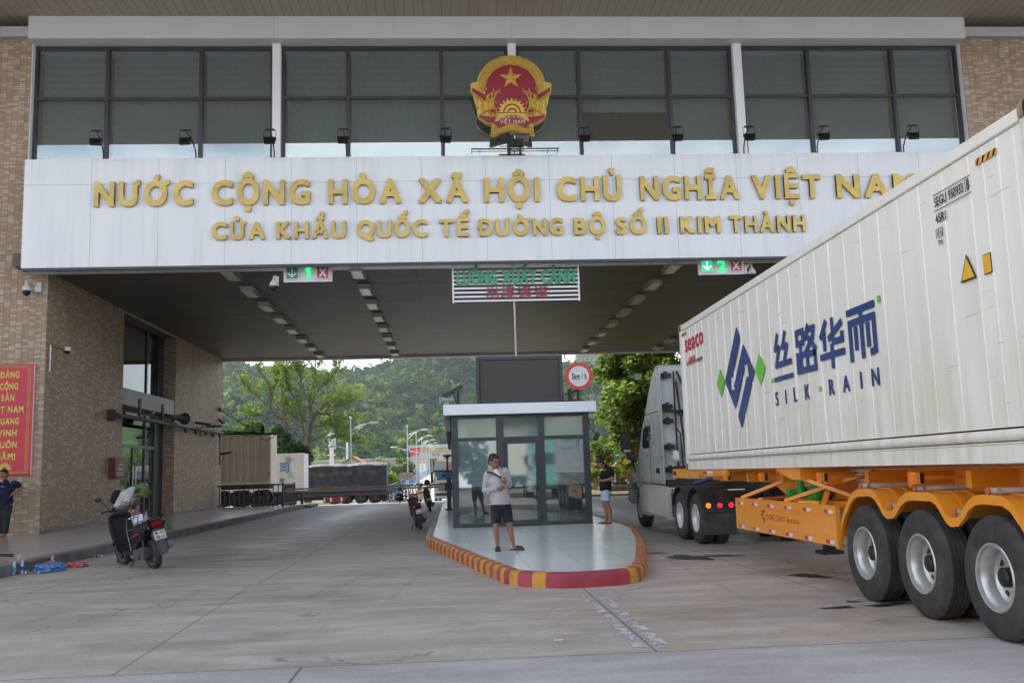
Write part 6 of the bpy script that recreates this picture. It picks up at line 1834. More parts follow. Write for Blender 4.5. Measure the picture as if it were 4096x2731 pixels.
q.build("pilaster", pale, CH)
CG = thing("border_gate", "wide pale border gate with red characters under a flat roof at the bridge end", "gate", (3, 296, 1))
mb = MB(); mb.box(-13.2, 292, 9.8, 22, 312, 10.8); mb.build("roof", roofg, CG)
mb = MB(); mb.box(-12.6, 292.6, 8.75, 21.5, 311.5, 9.8); mb.build("band", band, CG)
mb = MB(); mb.box(-12.0, 293, 6.6, -.01, 311, 8.75); mb.box(-12.0, 293, -.8, -6.4, 311, 6.6); mb.box(0, 293, 6.6, 21, 311, 8.75); mb.box(15, 293, -.8, 21, 311, 5.9); mb.build("wall", pale, CG)
q = MB()
for i, ch in enumerate("中华人民共和国"): put_text(q, ch, (-5.6+i*1.42, 292.96, 7.25), height=1.0, width=.95, bold=.01, depth=.06)
q.build("lettering", redd, CG)
q = MB()
for x in (-4.8, 14.4): q.box(x, 294, -.5, x+.6, 295, 6.6)
q.build("column", band, CG)

# bridge
BR = thing("bridge", "concrete bridge approach with blue railings climbing to the border hall", "bridge", (-1, 95, -.8))
deckm = mat("bridge_concrete", (.40, .38, .35), .8, 0, .1, .3)
def bz(y): return -.8+max(0, (y-95))*.0145
mb = MB()
ysb = [92, 100, 140, 180, 220, 260, 296]
for a, b in zip(ysb, ysb[1:]):
    for x0, x1, dz in ((-3.2, 6.5, .004), (-6.0, -3.2, .20)):
        mb.add([(x0, a, bz(a)-1.2), (x1, a, bz(a)-1.2), (x1, a, bz(a)+dz), (x0, a, bz(a)+dz), (x0, b, bz(b)-1.2), (x1, b, bz(b)-1.2), (x1, b, bz(b)+dz), (x0, b, bz(b)+dz)],
               [(0, 1, 2, 3), (7, 6, 5, 4), (3, 2, 6, 7), (0, 4, 5, 1), (0, 3, 7, 4), (1, 5, 6, 2)])
mb.build("deck", deckm, BR)
mb = MB()
for a, b in zip(ysb, ysb[1:]): mb.bar((-3.25, a, bz(a)+.42), (-3.25, b, bz(b)+.42), .25, .5)
mb.build("parapet", mat("ochre_kerb", (.40, .32, .16), .8, 0, .1, .5), BR)
blu = mat("blue_rail", (.10, .20, .42), .5, 0, .1, 2)
mb = MB()
for a, b in zip(ysb, ysb[1:]):
    for h in (1.35, .9, .45): mb.bar((-5.9, a, bz(a)+.2+h), (-5.9, b, bz(b)+.2+h), .06, .08 if h > 1 else .05)
rl = mb.build("rail", blu, BR)
q = MB()
y = 92
while y < 295:
    q.box(-5.93, y, bz(y)+.2, -5.87, y+.10, bz(y)+1.5); y += 1.5 if y < 150 else 5.0
q.each("baluster", blu, rl)

# street lamps along the bridge
lampm = mat("lamp_post_grey", (.50, .51, .52), .4, .3, .06, 2)
SL = thing("street_lamp", "x", "street lamp", (0, 0, 0), "street lamps along the bridge")
q = MB(); q.tube([(0, 0, 0), (0, 0, 8.1)], [.09, .05], 8); q.ball((0, 0, 8.18), .13, 10, 8); q.build("pole", lampm, SL, smooth=50)
def arm(sx, z, L, rise, w_):
    q = MB(); q.tube([(0, 0, z), (sx*L*.5, 0, z+rise*.75), (sx*L, 0, z+rise)], .035, 6); q.tube([(0, 0, z-.45), (sx*L*.45, 0, z+rise*.4), (sx*L*.8, 0, z+rise*.85)], .025, 6); a = q.build("arm", lampm, SL, smooth=60)
    q = MB(); q.ball((sx*(L+.35), 0, z+rise+.03), (.48, .15, .11), 12, 8); q.build("lamp_head", lampm, a, smooth=60)
arm(1, 6.9, 1.9, .75, 1); arm(-1, 4.9, 1.4, .55, .8)
spots = [(-9.75, 95), (-5.6, 126), (-5.6, 158), (-5.6, 189), (-5.6, 221), (-5.6, 254), (-5.6, 288), (-5.6, 291.5)]
for i, (x, y) in enumerate(spots[:7]):
    o = SL if i == 0 else copy_tree(SL)
    o.location = (x, y, (bz(y)+.2) if i else -.8)
    o["label"] = ["grey street lamp standing alone behind the tarpaulin lorry", "nearest street lamp on the bridge", "second street lamp along the bridge", "third street lamp along the bridge", "fourth street lamp along the bridge", "fifth street lamp along the bridge", "farthest street lamp on the bridge"][i]

FG = thing("flag", "small red flag with yellow stars on a thin pole before the far gate", "flag", (-9.0, 285, 2))
q = MB(); q.tube([(-8.9, 285, 1), (-8.9, 285, 10.2)], .05, 6); q.build("pole", lampm, FG)
q = MB()
for i in range(8):
    a, b = i/8, (i+1)/8
    q.add([(-8.95-3*a, 285+.2*math.sin(6*a), 9.8-.25*a), (-8.95-3*b, 285+.2*math.sin(6*b), 9.8-.25*b), (-8.95-3*b, 285+.2*math.sin(6*b), 7.7-.45*b), (-8.95-3*a, 285+.2*math.sin(6*a), 7.7-.45*a)], [(0, 1, 2, 3)])
q.build("cloth", mat("flag_red", (.60, .03, .02), .7), FG, smooth=60)
q = MB()
for (cx, cz, r) in ((-9.7, 8.95, .36), (-10.4, 9.3, .13), (-10.6, 8.9, .13), (-10.6, 8.5, .13), (-10.3, 8.2, .13)):
    pts_ = [(cx+(r if k % 2 == 0 else r*.4)*math.cos(R_(90+36*k)), cz+(r if k % 2 == 0 else r*.4)*math.sin(R_(90+36*k))) for k in range(10)]
    q.prism(pts_, 284.6, 284.62, 'y')
q.build("stars", mat("flag_yellow", (.7, .5, .03), .7), FG)
PY = thing("sign_pylon", "tall narrow white sign pylon with dark vertical lettering at the bridge side", "sign", (-7.2, 248, 1))
q = MB(); q.box(-8.0, 248, .8, -6.5, 248.5, 5.3); q.build("panel", alu_white, PY); q = MB(); q.box(-8.0, 247.9, 4.7, -6.5, 247.98, 5.2); q.build("emblem_patch", orange, PY)
q = MB()
for k, ch in enumerate("口岸联检中心"): put_text(q, ch, (-7.55, 247.97, 4.0-k*.55), height=.45, width=.5, depth=.02)
q.build("lettering", blk, PY)
MA = thing("white_mast", "slim white mast with fittings behind the tall airy tree", "mast", (-14.9, 122, -.8))
q = MB(); q.tube([(-14.9, 122, -.8), (-14.9, 122, 11.5)], [.34, .16], 10); q.build("pole", alu_white, MA, smooth=50)
q = MB()
for z in (6.3, 6.9, 4.4): q.lathe([(.3, 0), (.5, 0), (.5, .12), (.3, .12)], Matrix.Translation((-14.9, 122, z)), 10, close=True)
for a in range(3): q.box(-14.9+.4*math.cos(a*2.1)-.1, 122+.4*math.sin(a*2.1)-.1, 5.2, -14.9+.4*math.cos(a*2.1)+.1, 122+.4*math.sin(a*2.1)+.1, 7.2)
q.build("antenna", alu_white, MA)
q = MB(); q.tube([(-13.6, 128, -.8), (-13.6, 128, 6.2)], .14, 8); solo(q, "short_mast", alu_white, "short pale pole right of the white mast", "pole")
HO = thing("small_house", "small white house with an orange tiled gable roof behind the tarpaulin lorry", "house", (-11.7, 116, -.8))
q = MB(); q.prism([(-13.0, -.8), (-10.3, -.8), (-10.3, 3.05), (-11.65, 3.95), (-13.0, 3.05)], 115, 121, 'y'); q.build("wall", alu_white, HO)
tile_r = mat("orange_tiles", (.46, .13, .045), .7, 0, .2, 3)
q = MB(); q.bar((-11.62, 117.9, 4.08), (-13.35, 117.9, 2.88), 6.6, .12, up=(0, 0, 1)); q.bar((-11.68, 117.9, 4.08), (-9.9, 117.9, 2.88), 6.6, .12, up=(0, 0, 1)); q.build("roof", tile_r, HO)
# shrubs left of the bridge
for i, (x, y, r, h, lb, m_) in enumerate(((-9.0, 118, 1.5, 3.2, "green shrub right behind the tarpaulin lorry's tail", lf_mid), (-7.2, 108, 1.7, 2.6, "bright shrub beside the foot of the blue railing", lf_bright), (-8.4, 102, 1.1, 2.0, "low green shrub under the small bright ones by the lorry", lf_mid), (-8.6, 160, 2.6, 5.0, "broad green tree before the far hall's windows", lf_mid), (-12.0, 150, 2.4, 4.6, "green tree with faint orange blossom left of the bridge", lf_mid), (-18.3, 112, 1.6, 4.2, "yellow green young tree beside the small house", lf_yel))):
    bush_tree("shrub", lb, (x, y, -.8), .4, (r, r), h, m_, 80+i, 26, 90, .24, r*.42, "shrub", .07)

# ------------------------------------------------------------------ verge, planter and hedge on the right
q = MB(); q.box(7.5, 58.0, -.3, 40, 60.3, .13); q.box(7.5, 60.301, -.3, 40, 100, .15)
vg = q.build("verge", mat("dry_grass", (.20, .17, .085), .95, 0, .5, 1.2, .1, dirt=(.09, .12, .03), dirt_amt=.8)); vg.name = "terrain"; vg["kind"] = "structure"
q = MB()
x = 7.5
while x < 39: q.box(x, 57.8, -.3, x+.98, 57.995, .14); x += 1.0
kb = q.build("kerb", mat("pale_kerb", (.40, .37, .33), .8, 0, .15, 1)); kb["kind"] = "structure"
q = MB(); q.box(10.4, 64, .1, 15.5, 64.35, .52); solo(q, "low_wall", mat("grey_low_wall", (.20, .17, .15), .85, 0, .2, 1), "low grey planter wall behind the man in the black shirt", "wall")
RL = thing("pipe_railing", "brown pipe railing above the low planter wall on the right", "railing", (12.6, 66, .15))
q = MB()
for z in (1.05, .75, .5): q.tube([(9.8, 66, z), (15.6, 66, z)], .04, 6)
q.build("rail", mat("brown_pipe", (.22, .17, .13), .5, .2), RL)
for x in (9.9, 11.6, 13.3, 15.0):
    q = MB(); q.tube([(x, 66, .15), (x, 66, 1.07)], .035, 6); q.build("post", bpy.data.materials["brown_pipe"], RL)
bush_tree("hedge", "yellow green hedge behind the pipe railing", (12.6, 69.5, .1), .05, (2.6, 1.0), 2.1, lf_yel, 101, 50, 110, .14, .45, "hedge", .04)
bush_tree("flowering_shrub", "shrub with orange blossom right of the hedge", (14.1, 72.5, .1), .3, (1.25, 1.0), 3.1, lf_or, 103, 34, 90, .13, .42, "shrub", .05)
bush_tree("flowering_shrub", "upper orange flowered bush beside the truck mirror", (15.9, 80, .1), 2.2, (1.3, 1.0), 3.0, lf_or, 105, 30, 90, .15, .45, "shrub", .06)
bush_tree("leafy_shrub", "green shrub behind the orange flowered shrub", (15.0, 76, .1), .6, (1.6, 1.2), 3.6, lf_mid, 106, 34, 90, .16, .5, "shrub", .06)
bush_tree("flowering_shrub", "leafy shrub with pink blossom between the booth and the man in black", (11.1, 70.5, .1), 1.1, (.85, .8), 2.8, lf_bright, 107, 26, 70, .14, .36, "shrub", .04)
cs = [clump(rg, (11.1+rg.uniform(-.5, .7), 69.8, 2.3+rg.uniform(-.3, .3)), .16, 22) for _ in range(8)]
bl_ = leaves("blossom", np.concatenate(cs), .10, leaf_mat("pink_petals", (.5, .12, .12), (.75, .35, .3)), None, 3)
for v in bl_.data.vertices: v.co -= Vector((11.1, 70.5, .1))
bl_.parent = [o for o in bpy.data.objects if o.get("label", "").startswith("leafy shrub with pink")][0]
HS = thing("white_house", "white rendered house wall with a red tiled eave behind the pink blossom", "house", (9.9, 72, .1))
q = MB(); q.box(9.0, 72, .1, 11.0, 76, 2.0); q.prism([(9.0, 2.0), (11.0, 2.0), (10.3, 2.55), (9.0, 2.9)], 72, 76, 'y'); q.build("wall", alu_white, HS)
q = MB(); q.bar((8.8, 73.9, 3.1), (11.25, 73.9, 2.0), 4.5, .12, up=(0, 0, 1)); q.build("roof", tile_r, HS)
PO = thing("palm_ornament", "gold palm shaped ornament on a pale post above the hedge", "ornament", (13.75, 78, .1))
q = MB(); q.tube([(13.75, 78, .1), (13.75, 78, 1.9)], .07, 8); q.build("post", alu_white, PO)
q = MB()
for k in range(9):
    a = R_(-170+k*42); L = .85
    pts_ = [(13.75+math.cos(a)*L*u, 78+math.sin(a)*.4*u, 1.9+.55*u-.75*u*u+.1*(k % 2)) for u in (0, .25, .5, .75, 1)]
    q.tube(pts_, [.06, .085, .08, .05, .02], 5)
q.build("fronds", mat("pale_gold", (.62, .45, .20), .5, .2), PO, smooth=60)
q = MB(); q.box(12.55, 62.2, .15, 13.15, 62.7, .42)
t = thing("plastic_tub", "small orange tub with a white lid on the verge at the right", "tub", (12.85, 62.45, .15)); q.build("body", mat("orange_tub", (.62, .10, .03), .5), t, bevel=.06)
q = MB(); q.box(12.68, 62.25, .425, 13.05, 62.6, .52); q.build("lid", alu_white, t, bevel=.03)

# ------------------------------------------------------------------ parked lorries beyond the gate
def corr_side(mb, x0, x1, y, z0, z1, pitch=.28, dep=.05, face=-1):
    x = x0
    while x < x1-pitch*.99:
        a, b, c, d = x, x+pitch*.40, x+pitch*.5, x+pitch*.9
        mb.add([(p, y+face*h, z) for z in (z0, z1) for p, h in ((a, dep), (b, dep), (c, 0), (d, 0), (x+pitch, dep))], [(i, i+1, i+6, i+5) for i in range(4)])
        x += pitch
def lorry_frame(t, x0, x1, y, zb, wheels, yb, key, rimm, R=.52):
    q = MB()
    for yy in (y+.7, y+1.5): q.box(x0, yy, zb-.32, x1, yy+.16, zb-.02)
    for x in np.arange(x0+.4, x1, 1.4): q.box(float(x), y+.12, zb-.16, float(x)+.1, y+2.3, zb-.04)
    q.build("chassis", mat("maroon_chassis", (.10, .025, .022), .6, 0, .25, 3) if "maroon_chassis" not in bpy.data.materials else bpy.data.materials["maroon_chassis"], t)
    off = root_of(t).location
    for x in wheels:
        for yy, fl in ((y+.04, 1), (y+2.4, 0)):
            if key not in _wcache: add_wheel(t, 0, 0, 0, key, rimm, R=R, deep=False); 
            ms = _wcache[key]
            T = basis((x, yy, yb+R), (1, 0, 0), (0, 0, 1), (0, -1, 0)) if fl else basis((x, yy, yb+R), (-1, 0, 0), (0, 0, 1), (0, 1, 0))
            first = None
            for nm, me in zip(("wheel", "rim", "hub"), ms):
                o = bpy.data.objects.new(nm, me); COL.objects.link(o)
                if first is None: o.parent = t; o.matrix_local = Matrix.Translation(-Vector(off)) @ T; first = o
                else: o.parent = first
# seed the wheel meshes once without leaving a stray wheel
_tmp = thing("tmp", "t", "t"); _w0 = add_wheel(_tmp, 0, 0, 0, "far", rim_dark, R=.52, deep=False)
for c in list(_w0.children): bpy.data.objects.remove(c)
bpy.data.objects.remove(_w0); bpy.data.objects.remove(_tmp)

beige_c = mat("beige_container", (.60, .54, .45), .55, 0, .05, .8, .4, dirt=(.36, .28, .2), dirt_amt=.35)
BC = thing("container_lorry", "beige corrugated container on a dark trailer behind the steel railing", "lorry", (-17, 60, 0))
q = MB(); corr_side(q, -23, -11.25, 60.09, 1.55, 4.32, .42, .085); q.box(-23, 60.1, 1.4, -11.1, 62.4, 4.4); q.build("container", beige_c, BC, clean=False)
q = MB(); q.box(-23, 60.0, 1.38, -11.05, 60.099, 1.55); q.box(-23, 60.0, 4.32, -11.05, 60.099, 4.42); q.box(-11.24, 60.0, 1.55, -11.05, 60.099, 4.32); q.build("container_frame", beige_c, BC)
for zz in (1.9, 4.05):
    q = MB(); q.box(-11.16, 59.98, zz, -11.08, 59.998, zz+.12); q.build("red_lamp", redd, BC)
lorry_frame(BC, -23, -11.2, 60, 1.38, (-14.3, -13.05, -11.75), -.03, "far", rim_dark)
q = MB()
for x in (-14.9, -13.7, -12.4, -11.25): q.box(x, 60.0, 1.22, x+.25, 60.03, 1.36)
q.build("red_marker", redd, BC)
WC = thing("container_lorry", "white container with large blue characters behind the beige container", "lorry", (-17, 76, -.45))
wcm = mat("white_container", (.66, .67, .68), .45, 0, .05, .6, .4, dirt=(.45, .42, .38), dirt_amt=.4)
q = MB(); q.box(-23.5, 76.03, .70, -11.45, 78.45, 3.58); q.build("container", wcm, WC)
q = MB()
for x in np.arange(-23, -11.6, .75): q.box(float(x), 76.02, .85, float(x)+.03, 76.029, 3.45)
q.box(-23.5, 75.99, .66, -11.43, 76.02, .80); q.box(-23.5, 75.99, 3.46, -11.43, 76.02, 3.60); q.box(-11.6, 75.98, .80, -11.43, 76.02, 3.46); q.build("container_frame", wcm, WC)
q = MB(); put_text(q, "司", (-13.3, 75.985, 2.1), height=.78, width=.72, bold=.02, depth=.01); put_text(q, "公", (-14.5, 75.985, 2.1), height=.78, width=.72, bold=.02, depth=.01); q.build("lettering", mat("sky_blue_letters", (.05, .25, .50), .5), WC)
q = MB()
for s_, z in (("LGZU", 3.2), ("800066 0", 3.05), ("45R1", 2.9)): put_text(q, s_, (-12.85, 75.985, z), cap=.12, width=.4 if len(s_) < 5 else .62, bold=.01, depth=.006)
q.build("lettering", mat("grey_blue_letters", (.10, .2, .32), .5), WC)
q = MB()
for a, b in (((-12.62, 1.78), (-12.44, 2.08)), ((-12.44, 2.08), (-12.26, 1.78)), ((-12.26, 1.78), (-12.62, 1.78))): q.bar((a[0], 75.985, a[1]), (b[0], 75.985, b[1]), .035, .01, up=(0, 1, 0))
q.box(-13.3, 75.98, 1.35, -12.97, 75.989, 1.68); q.build("decal", mat("grey_decal", (.22, .22, .21), .6), WC)
lorry_frame(WC, -23.5, -11.6, 76, .66, (-15.2, -14.0, -12.9), -.46, "far", rim_dark)
q = MB(); q.box(-12.3, 76.3, -.3, -12.05, 76.5, .6); q.box(-11.75, 76.3, -.35, -11.55, 76.5, .6); q.each("landing_leg", darkbrown, WC)
TA = thing("tarpaulin_lorry", "lorry trailer under a creased dark blue tarpaulin crossing beyond the barrier", "lorry", (-10, 88, -.75))
def _tarp():
    t = NT("dark_tarpaulin")
    x, y, z = t.xyz()
    n = t.noise(t.scale(t.coord(), (.6, 1, 1.5)), 1.2, 6)
    c = t.mix(t.ramp(n, .3, .7), (.014, .018, .030), (.036, .042, .060))
    b1 = t.math('MULTIPLY', t.math('GREATER_THAN', t.math('SINE', t.math('MULTIPLY', z, 5.2)), .55), t.ramp(t.noise(t.scale(t.coord(), (.35, 1, 1)), 1.2, 3), .5, .6))
    c = t.mix(t.math('MULTIPLY', b1, .55), c, (.17, .13, .03))
    top = t.ramp(z, 3.32, 3.45)
    c = t.mix(top, c, (.15, .145, .14))
    return t.fin(c, .55, 0, .4)
rg2 = np.random.default_rng(12)
q = MB()
nx_, nz_ = 90, 22
Xa, Xb, Za, Zb = -17.5, -5.85, .10, 2.72
def tz_(x, f):
    w_ = .05*math.sin(x*2.1+f*3)+.035*math.sin(x*5.3-f*6+1)+.03*math.sin(x*9+f*11)
    sag = .10*abs(math.sin(x*.85+.4))*f
    return w_, sag
for j in range(nz_+1):
    f = j/nz_
    for i in range(nx_+1):
        x = Xa+(Xb-Xa)*i/nx_
        w_, sag = tz_(x, f)
        bulge = .10*math.sin(math.pi*f)
        q.v.append((x, 88.0-bulge+w_*(.4+f), Za+(Zb-Za)*f - (sag if j == nz_ else 0)))
for i in range(nx_+1):
    x = Xa+(Xb-Xa)*i/nx_
    for yy, h in ((88.9, .10), (89.8, .12), (90.6, 0)): q.v.append((x, yy, Zb+h+.05*math.sin(x*3.7+yy)+.12*math.exp(-((x+7.2)/1.2)**2)))
for j in range(nz_):
    for i in range(nx_): a = j*(nx_+1)+i; q.f.append((a, a+1, a+nx_+2, a+nx_+1)); q.m.append(0)
base_ = (nz_+1)*(nx_+1)
for i in range(nx_):
    a = nz_*(nx_+1)+i; b0 = base_+i*3; b1 = b0+3
    q.f += [(a, a+1, b1, b0), (b0, b1, b1+1, b0+1), (b0+1, b1+1, b1+2, b0+2)]; q.m += [0]*3
e0 = [j*(nx_+1)+nx_ for j in range(nz_+1)]+[base_+nx_*3+k for k in range(3)]
q.v += [(Xb, 90.6, Za)]; q.f.append(tuple(e0+[len(q.v)-1])); q.m.append(0)
q.build("tarpaulin", _tarp(), TA, smooth=70)
q = MB(); q.box(-17.5, 87.95, -.06, -5.8, 90.6, .12); q.build("bed", mat("maroon_bed", (.11, .02, .02), .6, 0, .2, 2), TA)
q = MB()
for k in range(14):
    x = -17+k*.84; q.tube([(x, 87.9, .14), (x+.42, 87.88, .06), (x+.84, 87.9, .14)], .022, 5)
q.build("green_rope", mat("green_rope", (.02, .22, .13), .7), TA, smooth=60)
q = MB(); q.box(-11.5, 87.93, -.62, -9.5, 87.97, -.10)
for k in range(3): q.box(-11.4, 87.90, -.58+k*.17, -9.6, 87.929, -.50+k*.17)
q.build("side_guard", mat("red_guard", (.28, .03, .03), .5), TA)
q = MB(); q.box(-11.45, 87.88, -.55, -11.35, 87.899, -.12); q.box(-10.9, 87.88, -.5, -10.75, 87.899, -.15); q.box(-9.95, 87.88, -.5, -9.8, 87.899, -.15); q.build("white_stripe", alu_white, TA)
lorry_frame(TA, -17.4, -5.9, 88, -.05, (-10.6, -9.55, -8.2, -6.95), -.78, "far", rim_dark)
q = MB(); q.box(-6.3, 88.1, -.6, -5.85, 90.4, -.25); q.box(-6.25, 88.0, -.45, -6.0, 88.09, -.2); q.build("bumper", darkbrown, TA)

# silver lorry coming off the bridge
SV = thing("lorry", "silver lorry with a white roof deflector facing the gate beside the booth", "lorry", (.25, 82, -.6))
lav = mat("lavender_silver", (.40, .41, .47), .35, .3, .05, 1, .5, .4)
g0 = -.6
q = MB(); q.prism([(-1.0, g0+.45), (1.5, g0+.45), (1.5, g0+2.95), (1.35, g0+3.25), (-.85, g0+3.25), (-1.0, g0+2.95)], 82, 84.2, 'y'); q.build("cab", lav, SV, bevel=.06, smooth=40)
q = MB(); q.prism([(-.85, g0+3.2), (1.35, g0+3.2), (1.1, g0+3.7), (-.6, g0+3.7)], 82.2, 84, 'y'); q.build("roof_deflector", alu_white, SV, bevel=.06, smooth=40)
q = MB(); q.box(-1.0, 82.1, g0+3.3, -.75, 82.3, g0+3.55); q.build("beacon", mat("amber_beacon", (.7, .3, .03), .4), SV, bevel=.05)
q = MB(); q.box(-.88, 81.97, g0+1.75, 1.38, 81.999, g0+2.45); q.build("windscreen", glass_mat("blue_windscreen", (.1, .25, .45), .25, 0, (.10, .30, .60), .6), SV)
q = MB(); q.box(-1.02, 81.85, g0+2.45, 1.52, 82.0, g0+2.56); q.build("sun_visor", black, SV)
q = MB(); q.box(-.6, 81.97, g0+.85, 1.1, 81.999, g0+1.5); gr = q.build("grille", black, SV)
q = MB()
for k in range(4): q.box(-.55, 81.94, g0+.92+k*.16, 1.05, 81.969, g0+.95+k*.16)
q.build("grille_bar", alu_white, gr)
for x in (-.92, 1.0):
    q = MB(); q.box(x, 81.94, g0+.68, x+.42, 81.999, g0+.80); q.build("headlight", alu_white, SV, bevel=.02)
q = MB(); q.box(-1.0, 81.9, g0+.18, 1.5, 82.3, g0+.449); q.build("bumper", lav, SV, bevel=.03); q = MB(); q.box(-.85, 81.88, g0+.45, 1.35, 81.99, g0+.66); q.build("lower_grille", black, SV)
q = MB(); q.prism([(.18, g0+2.75), (.42, g0+2.75), (.42, g0+3.15)], 81.97, 81.999, 'y'); q.build("red_mark", redd, SV)
for x in (-1.28, 1.55):
    q = MB(); q.box(x, 81.95, g0+1.55, x+.22, 82.1, g0+2.4); q.tube([(x+.1, 82.05, g0+2.4), (.25+(x-.25)*.75, 82.1, g0+2.6)], .03, 5); q.build("mirror", black, SV, bevel=.02)
q = MB(); q.box(-.95, 84.3, g0+.9, 1.45, 94, g0+3.1); q.build("load_body", wcm, SV)
off = Vector(SV.location)
for y in (83.1, 90.5, 91.8):
    for x, l in ((-1.0, True), (1.5, False)):
        T = basis((x, y, g0+.5), (0, -1, 0), (0, 0, 1), (-1, 0, 0)) if l else basis((x, y, g0+.5), (0, 1, 0), (0, 0, 1), (1, 0, 0))
        f = None
        for nm, me in zip(("wheel", "rim", "hub"), _wcache["far"]):
            o = bpy.data.objects.new(nm, me); COL.objects.link(o)
            if f is None: o.parent = SV; o.matrix_local = Matrix.Translation(-off) @ T; f = o
            else: o.parent = f

# folding gate, bollards, board beside the bridge foot
FGt = thing("folding_gate", "dark concertina gate with pale feet pushed aside near the bridge", "gate", (-3.5, 66, -.2))
q = MB()
for k in range(9):
    x = -4.35+k*.24
    q.bar((x, 66, -.2), (x+.16, 66, .85), .04, .04, up=(0, 1, 0)); q.bar((x+.16, 66.05, -.2), (x, 66.05, .85), .04, .04, up=(0, 1, 0)); q.box(x-.015, 65.98, -.2, x+.025, 66.08, .9)
q.build("lattice", fmat, FGt)
q = MB()
for k in range(9): q.box(-4.38+k*.24, 65.97, -.2, -4.31+k*.24, 66.1, .0)
q.build("foot", alu_white, FGt)
bo = mat("orange_band", (.72, .26, .03), .6)
for i, (x, y, h, lb) in enumerate(((-2.55, 80, 1.55, "tall grey bollard with orange bands nearest the bridge road"), (-3.0, 90, 1.9, "short orange banded bollard left of the bridge road"))):
    t = thing("bollard", lb, "bollard", (x, y, gz(y)), "banded bollards at the bridge foot")
    q = MB(); q.tube([(x, y, gz(y)), (x, y, gz(y)+h)], .11, 10); q.build("post", mat("bollard_grey", (.3, .28, .25), .7) if i == 0 else bpy.data.materials["bollard_grey"], t)
    q = MB()
    for z in (.3, .7, 1.2): q.tube([(x, y, gz(y)+z), (x, y, gz(y)+z+.13)], .118, 10)
    q.build("band", bo, t)
t = thing("info_board", "weathered round topped board on a white post at the bridge foot", "sign", (-4.25, 92, -.8))
q = MB(); q.tube([(-4.25, 92, -.8), (-4.25, 92, 1.6)], .06, 8); q.build("post", alu_white, t)
q = MB(); q.box(-5.0, 91.9, 1.2, -3.6, 91.98, 1.9); q.build("panel", mat("weathered_board", (.40, .34, .28), .7, 0, .3, 3, .4, dirt=(.3, .14, .05), dirt_amt=.7), t, bevel=.03)
t = thing("green_cage", "small green mesh cage beside the blue railing", "cage", (-4.5, 94, -.8))
q = MB()
for k in range(8):
    x = -5.2+k*.18; q.box(x, 94, -.8, x+.03, 94.03, .5)
for z in (-.4, 0, .45): q.box(-5.2, 93.98, z, -3.9, 94.05, z+.04)
q.build("mesh", mat("green_mesh", (.05, .14, .10), .6), t)

SV.location.x -= .45
# ------------------------------------------------------------------ figures: solid primitives fused into one skin by voxel remesh
class Solid:
    def __init__(s): s.mb = MB()
    def cap(s, a, b, ra, rb=None, n=14, flat=False):
        a, b = Vector(a), Vector(b); rb = ra if rb is None else rb
        s.mb.tube([a, b], [ra, rb], n)
        if not flat:
            s.mb.ball(a, ra, n, 10); s.mb.ball(b, rb, n, 10)
        return s
    def chain(s, pts, rs, flat=False):
        for i in range(len(pts)-1): s.cap(pts[i], pts[i+1], rs[i], rs[i+1], flat=flat)
        if flat:
            for i in range(1, len(pts)-1): s.mb.ball(Vector(pts[i]), rs[i], 14, 10)
        return s
    def ell(s, c, r, M=None): s.mb.ball((0, 0, 0), r, 18, 12, Matrix.Translation(Vector(c)) @ (M.to_4x4() if M is not None else Matrix.Identity(4))); return s
    def build(s, name, m_, parent, voxel=.009, smooth=3):
        me = bpy.data.meshes.new("s"); me.from_pydata(s.mb.v, [], s.mb.f)
        bm = bmesh.new(); bm.from_mesh(me); bmesh.ops.recalc_face_normals(bm, faces=bm.faces); bm.to_mesh(me); bm.free()
        ob = bpy.data.objects.new("s", me); COL.objects.link(ob)
        r = ob.modifiers.new("r", 'REMESH'); r.mode = 'VOXEL'; r.voxel_size = voxel; r.adaptivity = 0
        if smooth: q = ob.modifiers.new("q", 'SMOOTH'); q.factor = .5; q.iterations = smooth
        me2 = bpy.data.meshes.new_from_object(ob.evaluated_get(bpy.context.evaluated_depsgraph_get()))
        bpy.data.objects.remove(ob); bpy.data.meshes.remove(me)
        me2.name = name; me2.materials.clear(); me2.materials.append(m_)
        for p in me2.polygons: p.use_smooth = True
        o = bpy.data.objects.new(name, me2); COL.objects.link(o)
        if parent is not None: o.parent = parent
        return o
def skin_mat(name, col):
    t = NT(name)
    n = t.noise(t.coord(), 9, 4)
    c = t.mix(t.ramp(n, .3, .7), tuple(q*.88 for q in col), tuple(q*1.08 for q in col))
    t.b.inputs["Subsurface Weight"].default_value = .12
    t.b.inputs["Subsurface Radius"].default_value = (.02, .008, .004)
    return t.fin(c, .5, 0, .4)
skin_a = skin_mat("skin_tan", (.31, .145, .082)); skin_b = skin_mat("skin_brown", (.28, .125, .07))
hair_m = mat("black_hair", (.010, .009, .009), .55, 0, .4, 30)
def cloth(name, col, var=.1, sc=9, stripes=None):
    t = NT(name)
    n = t.noise(t.coord(), sc, 5)
    c = t.mix(t.ramp(n, .3, .7), tuple(q*(1-var) for q in col), tuple(min(1, q*(1+var)) for q in col))
    if stripes:
        x, y, z = t.xyz()
        u = t.math('ADD', t.math('MULTIPLY', x, stripes[1][0]), t.math('MULTIPLY', z, stripes[1][1]))
        c = t.mix(t.math('GREATER_THAN', t.math('FRACT', t.math('MULTIPLY', u, stripes[2])), .78), c, stripes[0])
    wv = t.noise(t.scale(t.coord(), (1, 1, .7)), 14, 3)
    t.bump(wv, .5, .02)
    return t.fin(c, .85, 0, .2)

